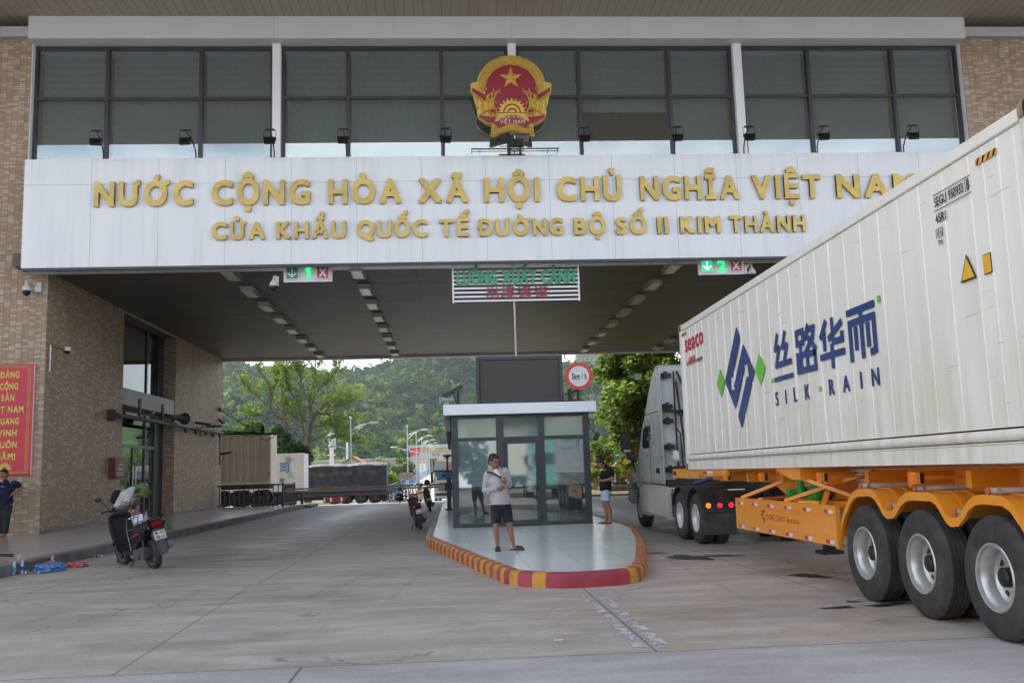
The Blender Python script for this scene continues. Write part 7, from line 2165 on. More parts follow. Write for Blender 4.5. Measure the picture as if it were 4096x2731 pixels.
def head_parts(sol, c, f, u, s=1.0):
    """add skull, jaw, nose, ears, neck root to a solid; returns the head frame"""
    f = Vector(f).normalized(); u = Vector(u); u = (u-f*u.dot(f)).normalized(); l = u.cross(f)
    M = Matrix((f, l, u)).transposed()
    c = Vector(c)
    W = lambda x, y, z: c+M @ Vector((x*s, y*s, z*s))
    sol.ell(W(-.01, 0, .02), (.098*s, .076*s, .105*s), M)
    sol.ell(W(.022, 0, -.045), (.066*s, .060*s, .075*s), M)
    sol.ell(W(.045, 0, -.090), (.034*s, .034*s, .026*s), M)
    sol.ell(W(.092, 0, -.022), (.018*s, .014*s, .026*s), M); sol.ell(W(.085, 0, .004), (.012*s, .010*s, .03*s), M)
    sol.ell(W(.068, .030, -.028), (.022*s, .022*s, .018*s), M); sol.ell(W(.068, -.030, -.028), (.022*s, .022*s, .018*s), M)
    sol.ell(W(.078, 0, .032), (.018*s, .048*s, .012*s), M)
    for sd in (1, -1): sol.ell(W(-.008, sd*.078, -.012), (.022*s, .012*s, .034*s), M)
    sol.ell(W(.080, 0, -.060), (.012*s, .024*s, .010*s), M)
    return M, W
def face_parts(parent, M, W, s=1.0, brow=True):
    e = MB()
    for sd in (1, -1): e.ball((0, 0, 0), (.007*s, .013*s, .006*s), 10, 8, Matrix.Translation(W(.084, sd*.031, .010)) @ M.to_4x4())
    e.build("eyes", mat("eye_dark", (.02, .013, .01), .25) if "eye_dark" not in bpy.data.materials else bpy.data.materials["eye_dark"], parent, world=False, smooth=60)
    b = MB()
    for sd in (1, -1): b.tube([W(.088, sd*.014, .028), W(.088, sd*.032, .034), W(.074, sd*.052, .028)], .005*s, 6)
    b.build("eyebrows", hair_m, parent, world=False, smooth=60)
    m = MB(); m.ball((0, 0, 0), (.006*s, .022*s, .006*s), 10, 6, Matrix.Translation(W(.089, 0, -.062)) @ M.to_4x4())
    m.build("mouth", mat("lip_brown", (.24, .075, .055), .45) if "lip_brown" not in bpy.data.materials else bpy.data.materials["lip_brown"], parent, world=False, smooth=60)
def hair_cap(parent, M, W, s=1.0, fringe=.03):
    h = Solid()
    h.ell(W(-.030, 0, .052), (.098*s, .083*s, .092*s), M)
    h.ell(W(-.052, 0, .0), (.066*s, .082*s, .085*s), M)
    h.ell(W(.035, .0, .098), (.048*s, .060*s, .030*s), M); h.ell(W(.045, .025, .092), (.034*s, .034*s, .024*s), M)
    for sd in (1, -1): h.ell(W(.0, sd*.068, .045), (.045*s, .016*s, .042*s), M)
    h.build("hair", hair_m, parent, .008, 2)
def hand(sol, wrist, palm_dir, finger_dir, side, s=1.0, curl=.6, spread=.9):
    """palm and five bent fingers; palm_dir = where the palm faces"""
    w_ = Vector(wrist); fd = Vector(finger_dir).normalized(); pd = Vector(palm_dir); pd = (pd-fd*pd.dot(fd)).normalized(); ac = fd.cross(pd)*side
    p0 = w_+fd*.012; p1 = w_+fd*.085*s
    for k in (-1.2, -.4, .4, 1.2): sol.cap(p0+ac*k*.012, p1+ac*k*.020, .015*s, .013*s, 8)
    Ls = (.062, .074, .068, .052)
    for k, L in enumerate(Ls):
        b = p1+ac*(-1.3+k*.87)*.022
        d1 = (fd*(1-curl*.35)+pd*curl*.6).normalized(); d2 = (fd*(1-curl)+pd*curl*1.2).normalized(); d3 = (fd*(.6-curl*1.1)+pd*curl*1.3).normalized()
        a1 = b+d1*L*.5; a2 = a1+d2*L*.32; a3 = a2+d3*L*.26
        sol.chain([b, a1, a2, a3], [.0105*s, .0095*s, .0088*s, .0078*s])
    tb = w_+fd*.03-ac*.028; t1 = tb+(fd*.6-ac*.7+pd*.35).normalized()*.038; t2 = t1+(fd*.8-ac*.1+pd*.6).normalized()*.030
    sol.chain([tb, t1, t2], [.014*s, .011*s, .009*s])

def mk_person(label, loc):
    return thing("person", label, "person", loc)

# ---- 1: man in the pale jacket, looking at his phone
def person_jacket():
    t = mk_person("man in a pale grey zip jacket and black denim shorts holding a phone", (.92, 17.45, IZ))
    k = 1.30e-3
    P = lambda x, y, d=0: Vector(((x-700)*k+.0306*(1478-y)*k, d, (1478-y)*k))
    b = Solid()
    hc = P(556, 262, -.03)
    M, W = head_parts(b, hc, (.55, -.78, -.26), (.08, -.16, 1), 1.06)
    b.cap(P(592, 400, .02), P(568, 320, .0), .058, .052)
    pel = P(650, 830, .02); ch = P(610, 520, .02)
    b.chain([pel, P(640, 700, .02), ch, P(600, 430, .02)], [.12, .12, .13, .075])
    sL, sR = P(468, 445, .02), P(725, 415, .04)
    eL, eR = P(432, 650, .0), P(770, 585, .05)
    wL, wR = P(600, 628, -.17), P(712, 560, -.16)
    b.chain([sL, eL, wL], [.05, .042, .029]); b.chain([sR, eR, wR], [.05, .042, .029])
    hand(b, wL, (.1, .8, .3), (1, -.05, .10), 1, 1.0, .75)
    hand(b, wR, (-.15, -.3, .9), (-.28, -.45, .25), -1, 1.0, .7)
    hipL, hipR = P(590, 860, .03), P(705, 850, .03)
    kL, kR = P(583, 1120, .0), P(765, 1110, .0); aL, aR = P(612, 1408, .05), P(830, 1395, .06)
    b.chain([hipL, kL, P(590, 1210, .03), aL], [.085, .056, .056, .036]); b.chain([hipR, kR, P(785, 1200, .03), aR], [.085, .056, .056, .036])
    b.chain([aL, P(611, 1455, .0), P(609, 1466, -.10)], [.036, .036, .030]); b.chain([aR, P(850, 1450, .04), P(925, 1460, -.03)], [.036, .036, .030])
    for kk in range(5):
        b.cap(P(597+kk*7, 1466, -.11), P(594+kk*8, 1470, -.15+.006*kk), .012, .010, 8); b.cap(P(928, 1462, -.055+kk*.012), P(955-kk*3, 1468, -.06+kk*.014), .012, .010, 8)
    body = b.build("body", skin_a, t, .0075, 2)
    face_parts(t, M, W, 1.06); hair_cap(t, M, W, 1.06)
    jk = Solid()
    jm = cloth("pale_grey_jacket", (.41, .385, .39), .08, 6)
    jk.chain([P(645, 838, .02), P(640, 780, .02), P(630, 660, .02), P(612, 530, .02), P(600, 450, .02)], [.176, .172, .165, .165, .12], flat=True)
    jk.ell(P(640, 760, .02), (.185, .135, .16)); jk.ell(P(612, 540, .02), (.205, .125, .17))
    jk.chain([P(500, 425, .02), sL, eL, wL+Vector((-.03, .01, .0))], [.085, .074, .060, .045], flat=False); jk.chain([P(700, 405, .03), sR, eR, wR+Vector((.02, .02, -.01))], [.085, .074, .060, .045])
    jk.cap(P(520, 400, .03), P(600, 375, .08), .055, .06); jk.cap(P(685, 385, .04), P(610, 370, .08), .055, .06)
    jk.cap(P(545, 400, -.04), P(660, 400, -.02), .04, .04)
    # soft folds
    for (x, y, x2, y2) in ((520, 700, 600, 760), (560, 780, 680, 800), (500, 640, 470, 690), (740, 650, 690, 720), (545, 520, 560, 640), (420, 560, 445, 600)): jk.cap(P(x, y, -.09), P(x2, y2, -.105), .022, .016)
    jo = jk.build("jacket", jm, t, .009, 2)
    # flatten torso front to back a little
    z = MB(); z.tube([P(612, 470, -.115), P(640, 620, -.135), P(665, 840, -.145)], .006, 5); z.build("zip", mat("zip_grey", (.38, .36, .36), .5), jo, world=False)
    hm = MB(); pts_ = []
    for a in range(0, 361, 15): pts_.append(P(645, 838, .02)+Vector((.183*math.cos(R_(a)), .150*math.sin(R_(a)), -.002)))
    hm.tube(pts_, .014, 6, cap=False); hm.build("hem", jm, jo, world=False, smooth=60)
    ts = Solid(); ts.cap(P(610, 460, -.085), P(585, 385, -.035), .05, .045); ts.build("tee_shirt", cloth("white_tee", (.70, .70, .72), .03), t, .009, 2)
    st = MB(); pp = [P(455, 398, -.02), P(500, 405, -.115), P(590, 450, -.142), P(690, 505, -.165)]
    for a_, b_ in zip(pp, pp[1:]): st.bar(a_, b_, .012, .036, up=(.5, 0, 1))
    st.build("shoulder_strap", black, t, world=False)
    sh = Solid()
    sh.chain([P(640, 800, .02), P(645, 870, .02)], [.150, .158]); sh.ell(P(648, 885, .03), (.170, .135, .11))
    sh.chain([hipL, P(584, 1000, .02), P(585, 1105, .0)], [.105, .098, .083], flat=True); sh.chain([hipR+Vector((.012, 0, 0)), P(745, 1000, .02), P(766, 1098, .0)], [.105, .098, .083], flat=True)
    sh.build("shorts", cloth("black_denim", (.024, .024, .027), .7, 5), t, .009, 2)
    for (x, y, d, ang, nm) in ((610, 1476, -.03, 0, 0), (872, 1472, .0, 62, 1)):
        c = P(x, y, d); Ms = Matrix.Translation((c.x, c.y, 0)) @ Matrix.Rotation(R_(ang), 4, 'Z')
        q = MB(); q.prism([(-.045, .11), (-.052, -.02), (-.05, -.12), (-.02, -.155), (.02, -.155), (.05, -.12), (.052, -.02), (.045, .11), (.02, .13), (-.02, .13)], 0, .024, 'z', Ms)
        so = q.build("slipper", black, t, world=False, bevel=.006)
        q = MB(); pr = [(math.cos(R_(a))*.056, math.sin(R_(a))*.062+.012) for a in range(0, 181, 20)]
        q.strip(pr, -.115, -.015, 'y', .006) if False else None
        for (u0, v0), (u1, v1) in zip(pr, pr[1:]): q.add([Ms @ Vector(p) for p in ((u0, -.12, v0), (u1, -.12, v1*.92), (u1, -.01, v1+.014), (u0, -.01, v0+.014))], [(0, 1, 2, 3)])
        q.build("strap", black, so, world=False, smooth=60)
    L = Vector(t.location)
    ph = MB(); hp = L+P(702, 512, -.245)
    ph.box(-.036, -.005, -.075, .036, .005, .075, Matrix.Translation(hp) @ Euler((R_(-52), R_(24), R_(18))).to_matrix().to_4x4())
    o = solo(ph, "phone", mat("gold_phone", (.30, .22, .11), .35, .3), "gold phone held by the man in the pale jacket", "phone", bevel=.003)
person_jacket()

# ---- 2: man in the black polo shirt, head bent over a phone
def person_black():
    t = mk_person("man in a black polo shirt and light blue shorts bending his head over a phone", (4.02, 24.95, IZ))
    k = 1.46e-3
    P = lambda x, y, d=0: Vector(((x-470)*k+.0306*(1385-y)*k, d, (1385-y)*k))
    b = Solid()
    M, W = head_parts(b, P(352, 330, .0), (-.80, -.10, -.60), (-.58, 0, .82), 1.0)
    b.cap(P(462, 415, .02), P(392, 352, .01), .062, .056)
    b.chain([P(440, 830, .02), P(445, 650, .02), P(465, 500, .02), P(468, 430, .02)], [.125, .13, .14, .08])
    for sd, el, wr, dd in ((-.17, P(545, 600, -.22), P(385, 628, -.16), -1), (.20, P(520, 600, .24), P(375, 622, .10), 1)):
        s_ = P(490, 455, sd)
        b.chain([s_, el, wr], [.055, .046, .030])
        hand(b, wr, (-.1, .75*(-dd), .5), (-1, .15*(-dd), .05), dd, 1.0, .8)
    for dd, kx, ax, hy in ((-.09, 455, 508, 850), (.09, 425, 462, 850)):
        b.chain([P(440, hy, dd), P(kx, 1035, dd), P(kx+40, 1140, dd+.01), P(ax, 1325, dd)], [.088, .058, .060, .037])
        b.chain([P(ax, 1325, dd), P(ax-10, 1362, dd), P(ax-85, 1372, dd*1.1)], [.037, .036, .028])
        for q in range(5): b.cap(P(ax-85, 1372, dd*1.1-.028+q*.014), P(ax-108+q*3, 1377, dd*1.1-.03+q*.015), .011, .009, 8)
    b.build("body", skin_b, t, .0078, 2)
    face_parts(t, M, W); hair_cap(t, M, W)
    s = Solid()
    s.chain([P(442, 812, .02), P(442, 700, .02), P(450, 570, .02), P(465, 470, .02)], [.158, .158, .165, .13], flat=True); s.ell(P(455, 560, .02), (.175, .20, .19)); s.ell(P(440, 740, .02), (.165, .19, .16))
    for sd, el in ((-.19, P(545, 600, -.22)), (.21, P(520, 600, .24))):
        a = P(488, 450, sd*.8); s.chain([a, a.lerp(el, .30), a.lerp(el, .78)], [.088, .082, .074], flat=True); s.ell(a, (.085, .085, .085))
    s.cap(P(472, 425, .02), P(440, 385, .02), .085, .075)
    s.build("polo_shirt", cloth("black_polo", (.011, .011, .012), .3, 6), t, .009, 2)
    h = Solid(); h.ell(P(440, 850, .02), (.150, .178, .11))
    for dd, kx in ((-.09, 438), (.09, 420)): h.chain([P(440, 855, dd), P(kx, 985, dd)], [.112, .104], flat=True); h.ell(P(440, 855, dd), (.11, .11, .10))
    h.build("shorts", cloth("light_blue_shorts", (.36, .43, .52), .08, 6), t, .009, 2)
    for dd, ax in ((-.1, 455), (.1, 405)):
        c = P(ax, 1385, dd); q = MB()
        q.prism([(-.15, .02), (-.12, .045), (.0, .042), (.11, .036), (.125, 0), (.11, -.036), (0, -.042), (-.12, -.045), (-.15, -.02)], 0, .018, 'z', Matrix.Translation((c.x, c.y, 0)))
        so = q.build("flip_flop", mat("brown_rubber", (.05, .025, .02), .6) if "brown_rubber" not in bpy.data.materials else bpy.data.materials["brown_rubber"], t, world=False, bevel=.005)
        q = MB(); q.tube([(c.x-.10, c.y, .02), (c.x-.07, c.y, .055), (c.x, c.y-.04, .025)], .006, 5); q.tube([(c.x-.07, c.y, .055), (c.x, c.y+.04, .025)], .006, 5); q.build("thong", bpy.data.materials["brown_rubber"], so, world=False)
    e = MB(); e.ball(W(-.008, -.09, -.045), .008, 8, 6); e.build("earring", steel, t, world=False)
    L = Vector(t.location)
    o = MB(); o.box(-.075, -.036, -.005, .075, .036, .005, Matrix.Translation(L+P(310, 600, -.04)) @ Euler((0, R_(-6), R_(8))).to_matrix().to_4x4())
    solo(o, "phone", mat("dark_red_phone", (.20, .02, .02), .35), "phone with a dark red back held by the man in black", "phone", bevel=.003)
    o = MB()
    pg = [(430, 600), (455, 480), (490, 500), (520, 580), (605, 500), (612, 665), (560, 655), (500, 640)]
    o.prism([((L+P(x, y)).x, (L+P(x, y)).z) for x, y in pg], L.y-.150, L.y-.146, 'y')
    q = [v for v in o.v]
    solo(o, "papers", mat("white_paper", (.66, .67, .71), .8, 0, .04, 5), "sheaf of white papers tucked under the arm of the man in black", "papers")
person_black()

# ---- 3: man in a green helmet bending over the scooter
def person_bend():
    t = mk_person("man in a striped polo shirt and green sun helmet bending over the scooter seat", (-6.97, 20.55, 0))
    k = 1.49e-3
    P = lambda x, y, d=0: Vector(((x-290)*k+.0306*(1277-y)*k, d, (1277-y)*k))
    b = Solid()
    M, W = head_parts(b, P(625, 325, -.03), (.62, -.25, -.74), (.72, -.12, .68), 1.0)
    b.cap(P(535, 320, .0), P(595, 318, -.02), .058, .054)
    b.chain([P(385, 650, .05), P(375, 500, .03), P(470, 360, .0), P(530, 320, 0)], [.135, .13, .135, .075])
    sN, sF = P(505, 385, -.19), P(500, 360, .18)
    eN, eF = P(485, 530, -.28), P(560, 520, .12); wN, wF = P(590, 645, -.28), P(545, 700, .0)
    b.chain([sN, eN, wN], [.055, .046, .032]); b.chain([sF, eF, wF], [.055, .045, .032])
    hand(b, wN, (0, .2, -1), (.9, -.05, -.35), -1, 1.0, .7); hand(b, wF, (0, 0, -1), (.7, -.2, -.5), 1, 1.0, .6)
    for dd in (-.10, .12): b.chain([P(395, 660, dd), P(420, 930, dd), P(410, 1220, dd)], [.09, .06, .04]); b.chain([P(410, 1220, dd), P(410, 1258, dd), P(475, 1262, dd-.03)], [.04, .036, .03])
    b.build("body", skin_b, t, .0078, 2)
    face_parts(t, M, W)
    s = Solid()
    s.chain([P(400, 720, .05), P(385, 650, .05), P(365, 530, .03), P(430, 400, .01), P(500, 335, .0)], [.150, .166, .168, .168, .13]); s.ell(P(450, 390, .0), (.16, .205, .17))
    for sh_, el in ((sN, eN), (sF, eF)): s.chain([sh_.lerp(P(500, 350, 0), .3), sh_, sh_.lerp(el, .55)], [.095, .088, .076], flat=True); s.ell(sh_, (.087, .087, .087))
    s.cap(P(525, 315, .0), P(560, 300, -.01), .075, .07)
    s.build("polo_shirt", cloth("striped_polo", (.33, .31, .27), .1, 7, ((.62, .58, .52), (-.62, .78), 19)), t, .009, 2)
    tr = Solid(); tr.ell(P(390, 680, .04), (.15, .18, .13))
    for dd in (-.10, .12): tr.chain([P(392, 690, dd), P(420, 930, dd), P(412, 1240, dd)], [.112, .088, .075], flat=True)
    tr.build("trousers", cloth("dark_trousers", (.025, .026, .032), .2), t, .009, 2)
    for dd in (-.10, .12):
        q = MB(); c = P(440, 1277, dd-.02); q.prism([(-.10, .045), (.13, .05), (.17, .0), (.13, -.05), (-.10, -.045)], 0, .07, 'z', Matrix.Translation((c.x, c.y, 0))); q.build("shoe", black, t, world=False, bevel=.02)
    green = mat("green_felt", (.075, .125, .022), .85, 0, .12, 6)
    hu = (M @ Vector((-.02, 0, 1))).normalized(); hf = (M @ Vector((1, 0, .0))).normalized(); hl = hu.cross(hf)
    Mh = Matrix((hf, hl, hu)).transposed().to_4x4(); Mh.translation = W(-.012, 0, .062)
    q = MB(); q.lathe([(0, .112), (.04, .108), (.08, .09), (.108, .055), (.118, .0), (.122, -.015), (.165, -.045), (.168, -.052), (.12, -.028), (.112, -.005), (0, .09)], Mh @ Matrix.Diagonal((1.12, .98, 1, 1)), 32)
    q.build("helmet", green, t, world=False, smooth=40)
    L = Vector(t.location)
    nb = MB(); nb.prism([(-.14, -.10), (.13, -.10), (.15, .10), (-.12, .10)], -.006, .006, 'z', Matrix.Translation(L+P(640, 690, -.36)) @ Euler((R_(38), R_(-14), R_(20))).to_matrix().to_4x4())
    solo(nb, "notebook", mat("lavender_paper", (.60, .60, .72), .8, 0, .03, 5), "pale open notebook under the bending man's hand on the scooter seat", "notebook")
    bg_ = Solid(); bg_.ell((-7.07, 21.0, 1.34), (.125, .13, .13)); bg_.ell((-7.10, 21.0, 1.27), (.11, .12, .11))
    o = bg_.build("backpack", cloth("black_bag", (.014, .014, .015), .3), None, .012, 2); empty_props(o, "dark rounded bag on the back of the bending man", "bag"); centre_origin(o)
person_bend()

# ---- 4: man leaning by the slogan board
def person_left():
    t = mk_person("man in a navy tee shirt leaning on the tan wall under the red board", (-12.98, 28.95, PZ))
    k = 1.50e-3
    P = lambda x, y, d=0: Vector(((x-110)*k+.0306*(1405-y)*k, d, (1405-y)*k))
    b = Solid()
    M, W = head_parts(b, P(92, 225, -.06), (-.28, -.95, -.10), (-.22, .0, 1), 1.18)
    b.cap(P(125, 360, .0), P(105, 290, -.02), .066, .060)
    b.chain([P(120, 800, .1), P(130, 650, .08), P(135, 480, .05), P(130, 390, .0)], [.13, .13, .12, .075])
    sR, eR, wR = P(285, 400, .02), P(385, 465, .12), P(250, 610, -.02)
    b.chain([sR, eR, wR], [.06, .052, .036]); hand(b, wR, (.2, .6, -.2), (-.75, -.15, -.45), 1, 1.15, .25)
    sL, eL, wL = P(-20, 430, .02), P(-70, 600, .12), P(-40, 760, .08)
    b.chain([sL, eL, wL], [.06, .05, .036]); hand(b, wL, (.5, .5, 0), (.1, -.1, -1), -1, 1.15, .4)
    for x, dd in ((50, .04), (165, .06)): b.chain([P(x+15, 800, dd), P(x, 1080, dd-.03), P(x, 1340, dd-.05)], [.10, .065, .045]); b.chain([P(x, 1340, dd-.05), P(x, 1385, dd-.05), P(x-15, 1392, dd-.2)], [.045, .04, .033])
    b.build("body", skin_b, t, .0085, 2)
    face_parts(t, M, W, 1.18); hair_cap(t, M, W, 1.18)
    s = Solid()
    s.chain([P(120, 795, .09), P(125, 700, .08), P(132, 560, .05), P(135, 450, .02)], [.19, .185, .19, .15], flat=True); s.ell(P(135, 500, .03), (.245, .15, .2)); s.ell(P(118, 720, .08), (.215, .16, .18))
    for a, e in ((sR, eR), (sL, eL)): s.chain([a.lerp(P(135, 420, .02), .35), a, a.lerp(e, .80)], [.10, .098, .088], flat=True); s.ell(a, (.095, .095, .095))
    s.cap(P(128, 390, .0), P(118, 352, -.01), .085, .08)
    s.build("tee_shirt", cloth("navy_tee", (.012, .014, .034), .2, 7), t, .010, 2)
    q = MB()
    for i, (x, c) in enumerate(((75, 0), (100, 0), (125, 1))): q.cbox(P(x, 448, -.135), (.03, .004, .022))
    q.build("print", mat("shirt_print", (.25, .22, .3), .7), t, world=False)
    tr = Solid(); tr.ell(P(115, 800, .08), (.195, .155, .14))
    for x, dd in ((50, .04), (165, .06)): tr.chain([P(x+12, 810, dd), P(x, 1080, dd-.03), P(x, 1345, dd-.05)], [.128, .105, .092], flat=True)
    tr.build("trousers", cloth("charcoal_trousers", (.028, .028, .030), .15), t, .010, 2)
    for x in (30, 120):
        q = Solid(); c = P(x, 1395, -.10); q.ell((c.x-.02, c.y-.10, .055), (.062, .10, .05)); q.ell((c.x, c.y+.05, .045), (.052, .10, .042)); q.build("clog", mat("cream_clog", (.50, .42, .34), .6) if "cream_clog" not in bpy.data.materials else bpy.data.materials["cream_clog"], t, .010, 2)
person_left()

# ------------------------------------------------------------------ motorbikes
glossblk = mat("gloss_black", (.009, .009, .011), .26, 0, .2, 4, .4, .15)
redp = mat("red_panel_paint", (.35, .015, .02), .25, 0, .1, 4, .5, .4)
chrome = mat("chrome", (.62, .62, .62), .18, .95, .08, 6)
engine_m = mat("engine_grey", (.13, .13, .135), .45, .5, .25, 8)
plate_m = mat("white_plate", (.66, .66, .64), .45, 0, .05, 5)
redl = mat("red_lens", (.38, .01, .015), .15, 0, .1, 5)
def bike_wheel(parent, x, r, w_, spokes, m_rim):
    M = basis((x, 0, r), (1, 0, 0), (0, 0, 1), (0, -1, 0))
    q = MB(); q.lathe([(r*.70, -w_*.42), (r*.86, -w_*.5), (r*.96, -w_*.38), (r, -w_*.12), (r, w_*.12), (r*.96, w_*.38), (r*.86, w_*.5), (r*.70, w_*.42)], M, 36, close=True); wl = q.build("wheel", rubber, parent, world=False, smooth=50)
    q = MB(); q.lathe([(r*.71, -w_*.38), (r*.60, -w_*.30), (r*.60, w_*.30), (r*.71, w_*.38)], M, 32, close=True); q.lathe([(0, -w_*.6), (r*.2, -w_*.6), (r*.2, w_*.6), (0, w_*.6)], M, 16)
    for k in range(spokes):
        a = 2*math.pi*k/spokes; q.bar(M @ Vector((r*.15*math.cos(a), r*.15*math.sin(a), 0)), M @ Vector((r*.62*math.cos(a+.25), r*.62*math.sin(a+.25), 0)), .022, .03, up=(0, 1, 0))
    q.build("rim", m_rim, wl, world=False, smooth=50)
    return wl
def mirror_stalk(t, x, y, z, sy, cm=None):
    q = MB(); q.tube([(x, y, z), (x+.02, y+sy*.05, z+.10), (x-.02, y+sy*.12, z+.19)], .008, 6)
    q.ball((0, 0, 0), (.022, .065, .042), 12, 8, Matrix.Translation((x-.02, y+sy*.17, z+.22)) @ Matrix.Rotation(R_(14*sy), 4, 'X')); q.build("mirror", black, t, world=False, smooth=50)
def plate(t, x, z, tilt, l1, l2, w_=.19, h=.145):
    Mp = Matrix.Translation((x, 0, z)) @ Matrix.Rotation(R_(tilt), 4, 'Y')
    q = MB(); q.box(-.003, -w_/2, -h/2, .001, w_/2, h/2, Mp); p = q.build("number_plate", plate_m, t, world=False)
    q = MB()
    for s_, zz in ((l1, .015), (l2, -.058)): 
        vs, fs = text_geo(s_, cap=.048, width=w_*.82, bold=.03, depth=.003); q.add(vs, fs, Mp @ basis((-.0045, w_*.41, zz), (0, -1, 0), (0, 0, 1), (-1, 0, 0)))
    q.build("lettering", blk, p, world=False)
def scooter():
    t = thing("motor_scooter", "black and red scooter with a white number plate on its stand by the pavement kerb", "scooter", (0, 0, 0))
    bike_wheel(t, 1.28, .275, .085, 5, engine_m); bike_wheel(t, 0, .28, .115, 5, engine_m)
    B = lambda name, poly, hw, m_, bev=.02: MB().prism(poly, -hw, hw, 'y').build(name, m_, t, world=False, bevel=bev, smooth=45)
    B("front_mudguard", [(1.02, .40), (1.12, .52), (1.28, .57), (1.46, .50), (1.55, .34), (1.50, .34), (1.42, .45), (1.28, .505), (1.14, .47), (1.06, .40)], .062, glossblk)
    B("leg_shield", [(.86, .26), (.94, .40), (1.04, .72), (1.06, .92), (1.12, .98), (1.20, .86), (1.24, .66), (1.14, .44), (1.0, .30), (.94, .25)], .19, mat("satin_black", (.007, .007, .008), .55, 0, .3, 6, .25), .045)
    B("front_panel", [(1.10, .96), (1.22, .86), (1.265, .64), (1.20, .50), (1.17, .62), (1.10, .80)], .115, redp, .03)
    B("footboard", [(.34, .25), (.86, .25), (.88, .31), (.34, .33)], .16, black, .015)
    B("body_panel", [(.42, .30), (.40, .56), (.34, .70), (-.10, .78), (-.36, .84), (-.42, .78), (-.20, .58), (.05, .46), (.24, .34)], .165, glossblk, .045)
    B("red_stripe", [(.30, .60), (.05, .66), (-.02, .65), (.26, .56)], .169, redp, .003)
    B("seat", [(.36, .70), (.36, .755), (.20, .785), (-.02, .80), (-.10, .84), (-.34, .86), (-.36, .83), (-.10, .78)], .125, black, .03)
    q = MB(); q.tube([(-.20, .12, .82), (-.42, .11, .90), (-.46, 0, .91), (-.42, -.11, .90), (-.20, -.12, .82)], .016, 8); q.build("grab_rail", black, t, world=False, smooth=60)
    B("handlebar_cover", [(.96, .93), (1.00, 1.06), (1.06, 1.09), (1.14, 1.04), (1.14, .94)], .14, glossblk, .035)
    q = MB(); q.ball((0, 0, 0), (.03, .10, .045), 14, 10, Matrix.Translation((.985, 0, 1.045))); q.build("instrument_panel", mat("grey_dial", (.10, .10, .11), .2), t, world=False, smooth=60)
    for s_ in (1, -1):
        q = MB(); q.tube([(1.02, s_*.12, 1.02), (.97, s_*.26, 1.04), (.93, s_*.36, 1.04)], [.018, .017, .019], 8); q.build("grip", black, t, world=False, smooth=60)
        q = MB(); q.tube([(1.06, s_*.20, 1.03), (1.03, s_*.35, 1.02)], .007, 6); q.build("brake_lever", chrome, t, world=False)
        mirror_stalk(t, 1.03, s_*.18, 1.05, s_)
        q = MB(); q.tube([(.02, s_*.13, .30), (-.06, s_*.13, .66)], .016, 8)
        for k in range(9): q.lathe([(.024, 0), (.034, .006), (.024, .012)], Matrix.Translation((.01-.006*k, s_*.13, .36+.028*k)), 10, cap=False)
        q.build("shock_absorber", engine_m, t, world=False, smooth=60)
        q = MB(); q.ball((-.30, s_*.10, .745), (.07, .035, .03), 10, 8); q.build("indicator", mat("clear_lens", (.45, .43, .40), .15) if "clear_lens" not in bpy.data.materials else bpy.data.materials["clear_lens"], t, world=False, smooth=60)
    B("tail_lamp", [(-.36, .72), (-.44, .80), (-.40, .83), (-.33, .76)], .095, redl, .015)
    B("rear_mudguard", [(-.20, .58), (-.34, .72), (-.40, .70), (-.44, .46), (-.50, .28), (-.455, .28), (-.38, .46), (-.26, .56)], .075, mat("matt_grey", (.055, .055, .058), .55), .015)
    plate(t, -.435, .60, 18, "18-G1", "310.63")
    q = MB(); q.prism([(.05, .20), (.36, .18), (.42, .26), (.34, .38), (.06, .36), (-.08, .30), (-.06, .24)], .05, .17, 'y'); q.lathe([(0, -.02), (.09, -.02), (.10, 0), (.09, .02), (0, .03)], basis((.22, .17, .28), (1, 0, 0), (0, 0, 1), (0, 1, 0)), 20); q.box(-.06, .02, .30, .16, .16, .40); q.build("engine", engine_m, t, world=False, bevel=.015, smooth=50)
    q = MB(); q.tube([(.30, -.12, .20), (.10, -.16, .24), (-.02, -.17, .30), (-.36, -.18, .40)], [.022, .025, .055, .062], 12); q.tube([(-.36, -.18, .40), (-.385, -.18, .408)], .05, 12); q.build("exhaust", engine_m, t, world=False, smooth=50)
    q = MB(); q.tube([(.40, .14, .24), (.36, .28, .015), (.30, .31, .012)], .012, 6); q.tube([(.46, .12, .22), (.44, .24, .02), (.36, .30, .012)], .008, 6); q.build("side_stand", black, t, world=False)
    q = MB()
    for s_ in (.10, -.10): q.tube([(.62, s_, .30), (.66, s_, .66), (.58, s_, .86), (.46, s_, .88)], .009, 6)
    for a, b in (((.66, .10, .66), (.66, -.10, .66)), ((.58, .10, .86), (.58, -.10, .86)), ((.50, .10, .88), (.50, -.10, .88)), ((.62, .0, .76), (.48, 0, .88)), ((.63, .10, .5), (.40, .10, .62))): q.tube([a, b], .008, 6)
    q.build("child_seat_frame", chrome, t, world=False, smooth=60)
    q = MB(); q.tube([(1.18, 0, .92), (1.28, 0, .40)], .03, 8)
    for s_ in (.055, -.055): q.tube([(1.23, s_, .55), (1.28, s_, .275)], .016, 8)
    q.build("fork", black, t, world=False)
    return t
sc_ = scooter()
sc_.matrix_world = Matrix.Translation((-5.60, 18.82, -.015)) @ Matrix.Rotation(R_(130), 4, 'Z') @ Matrix.Rotation(R_(-12), 4, 'X') @ Matrix.Scale(1.12, 4)

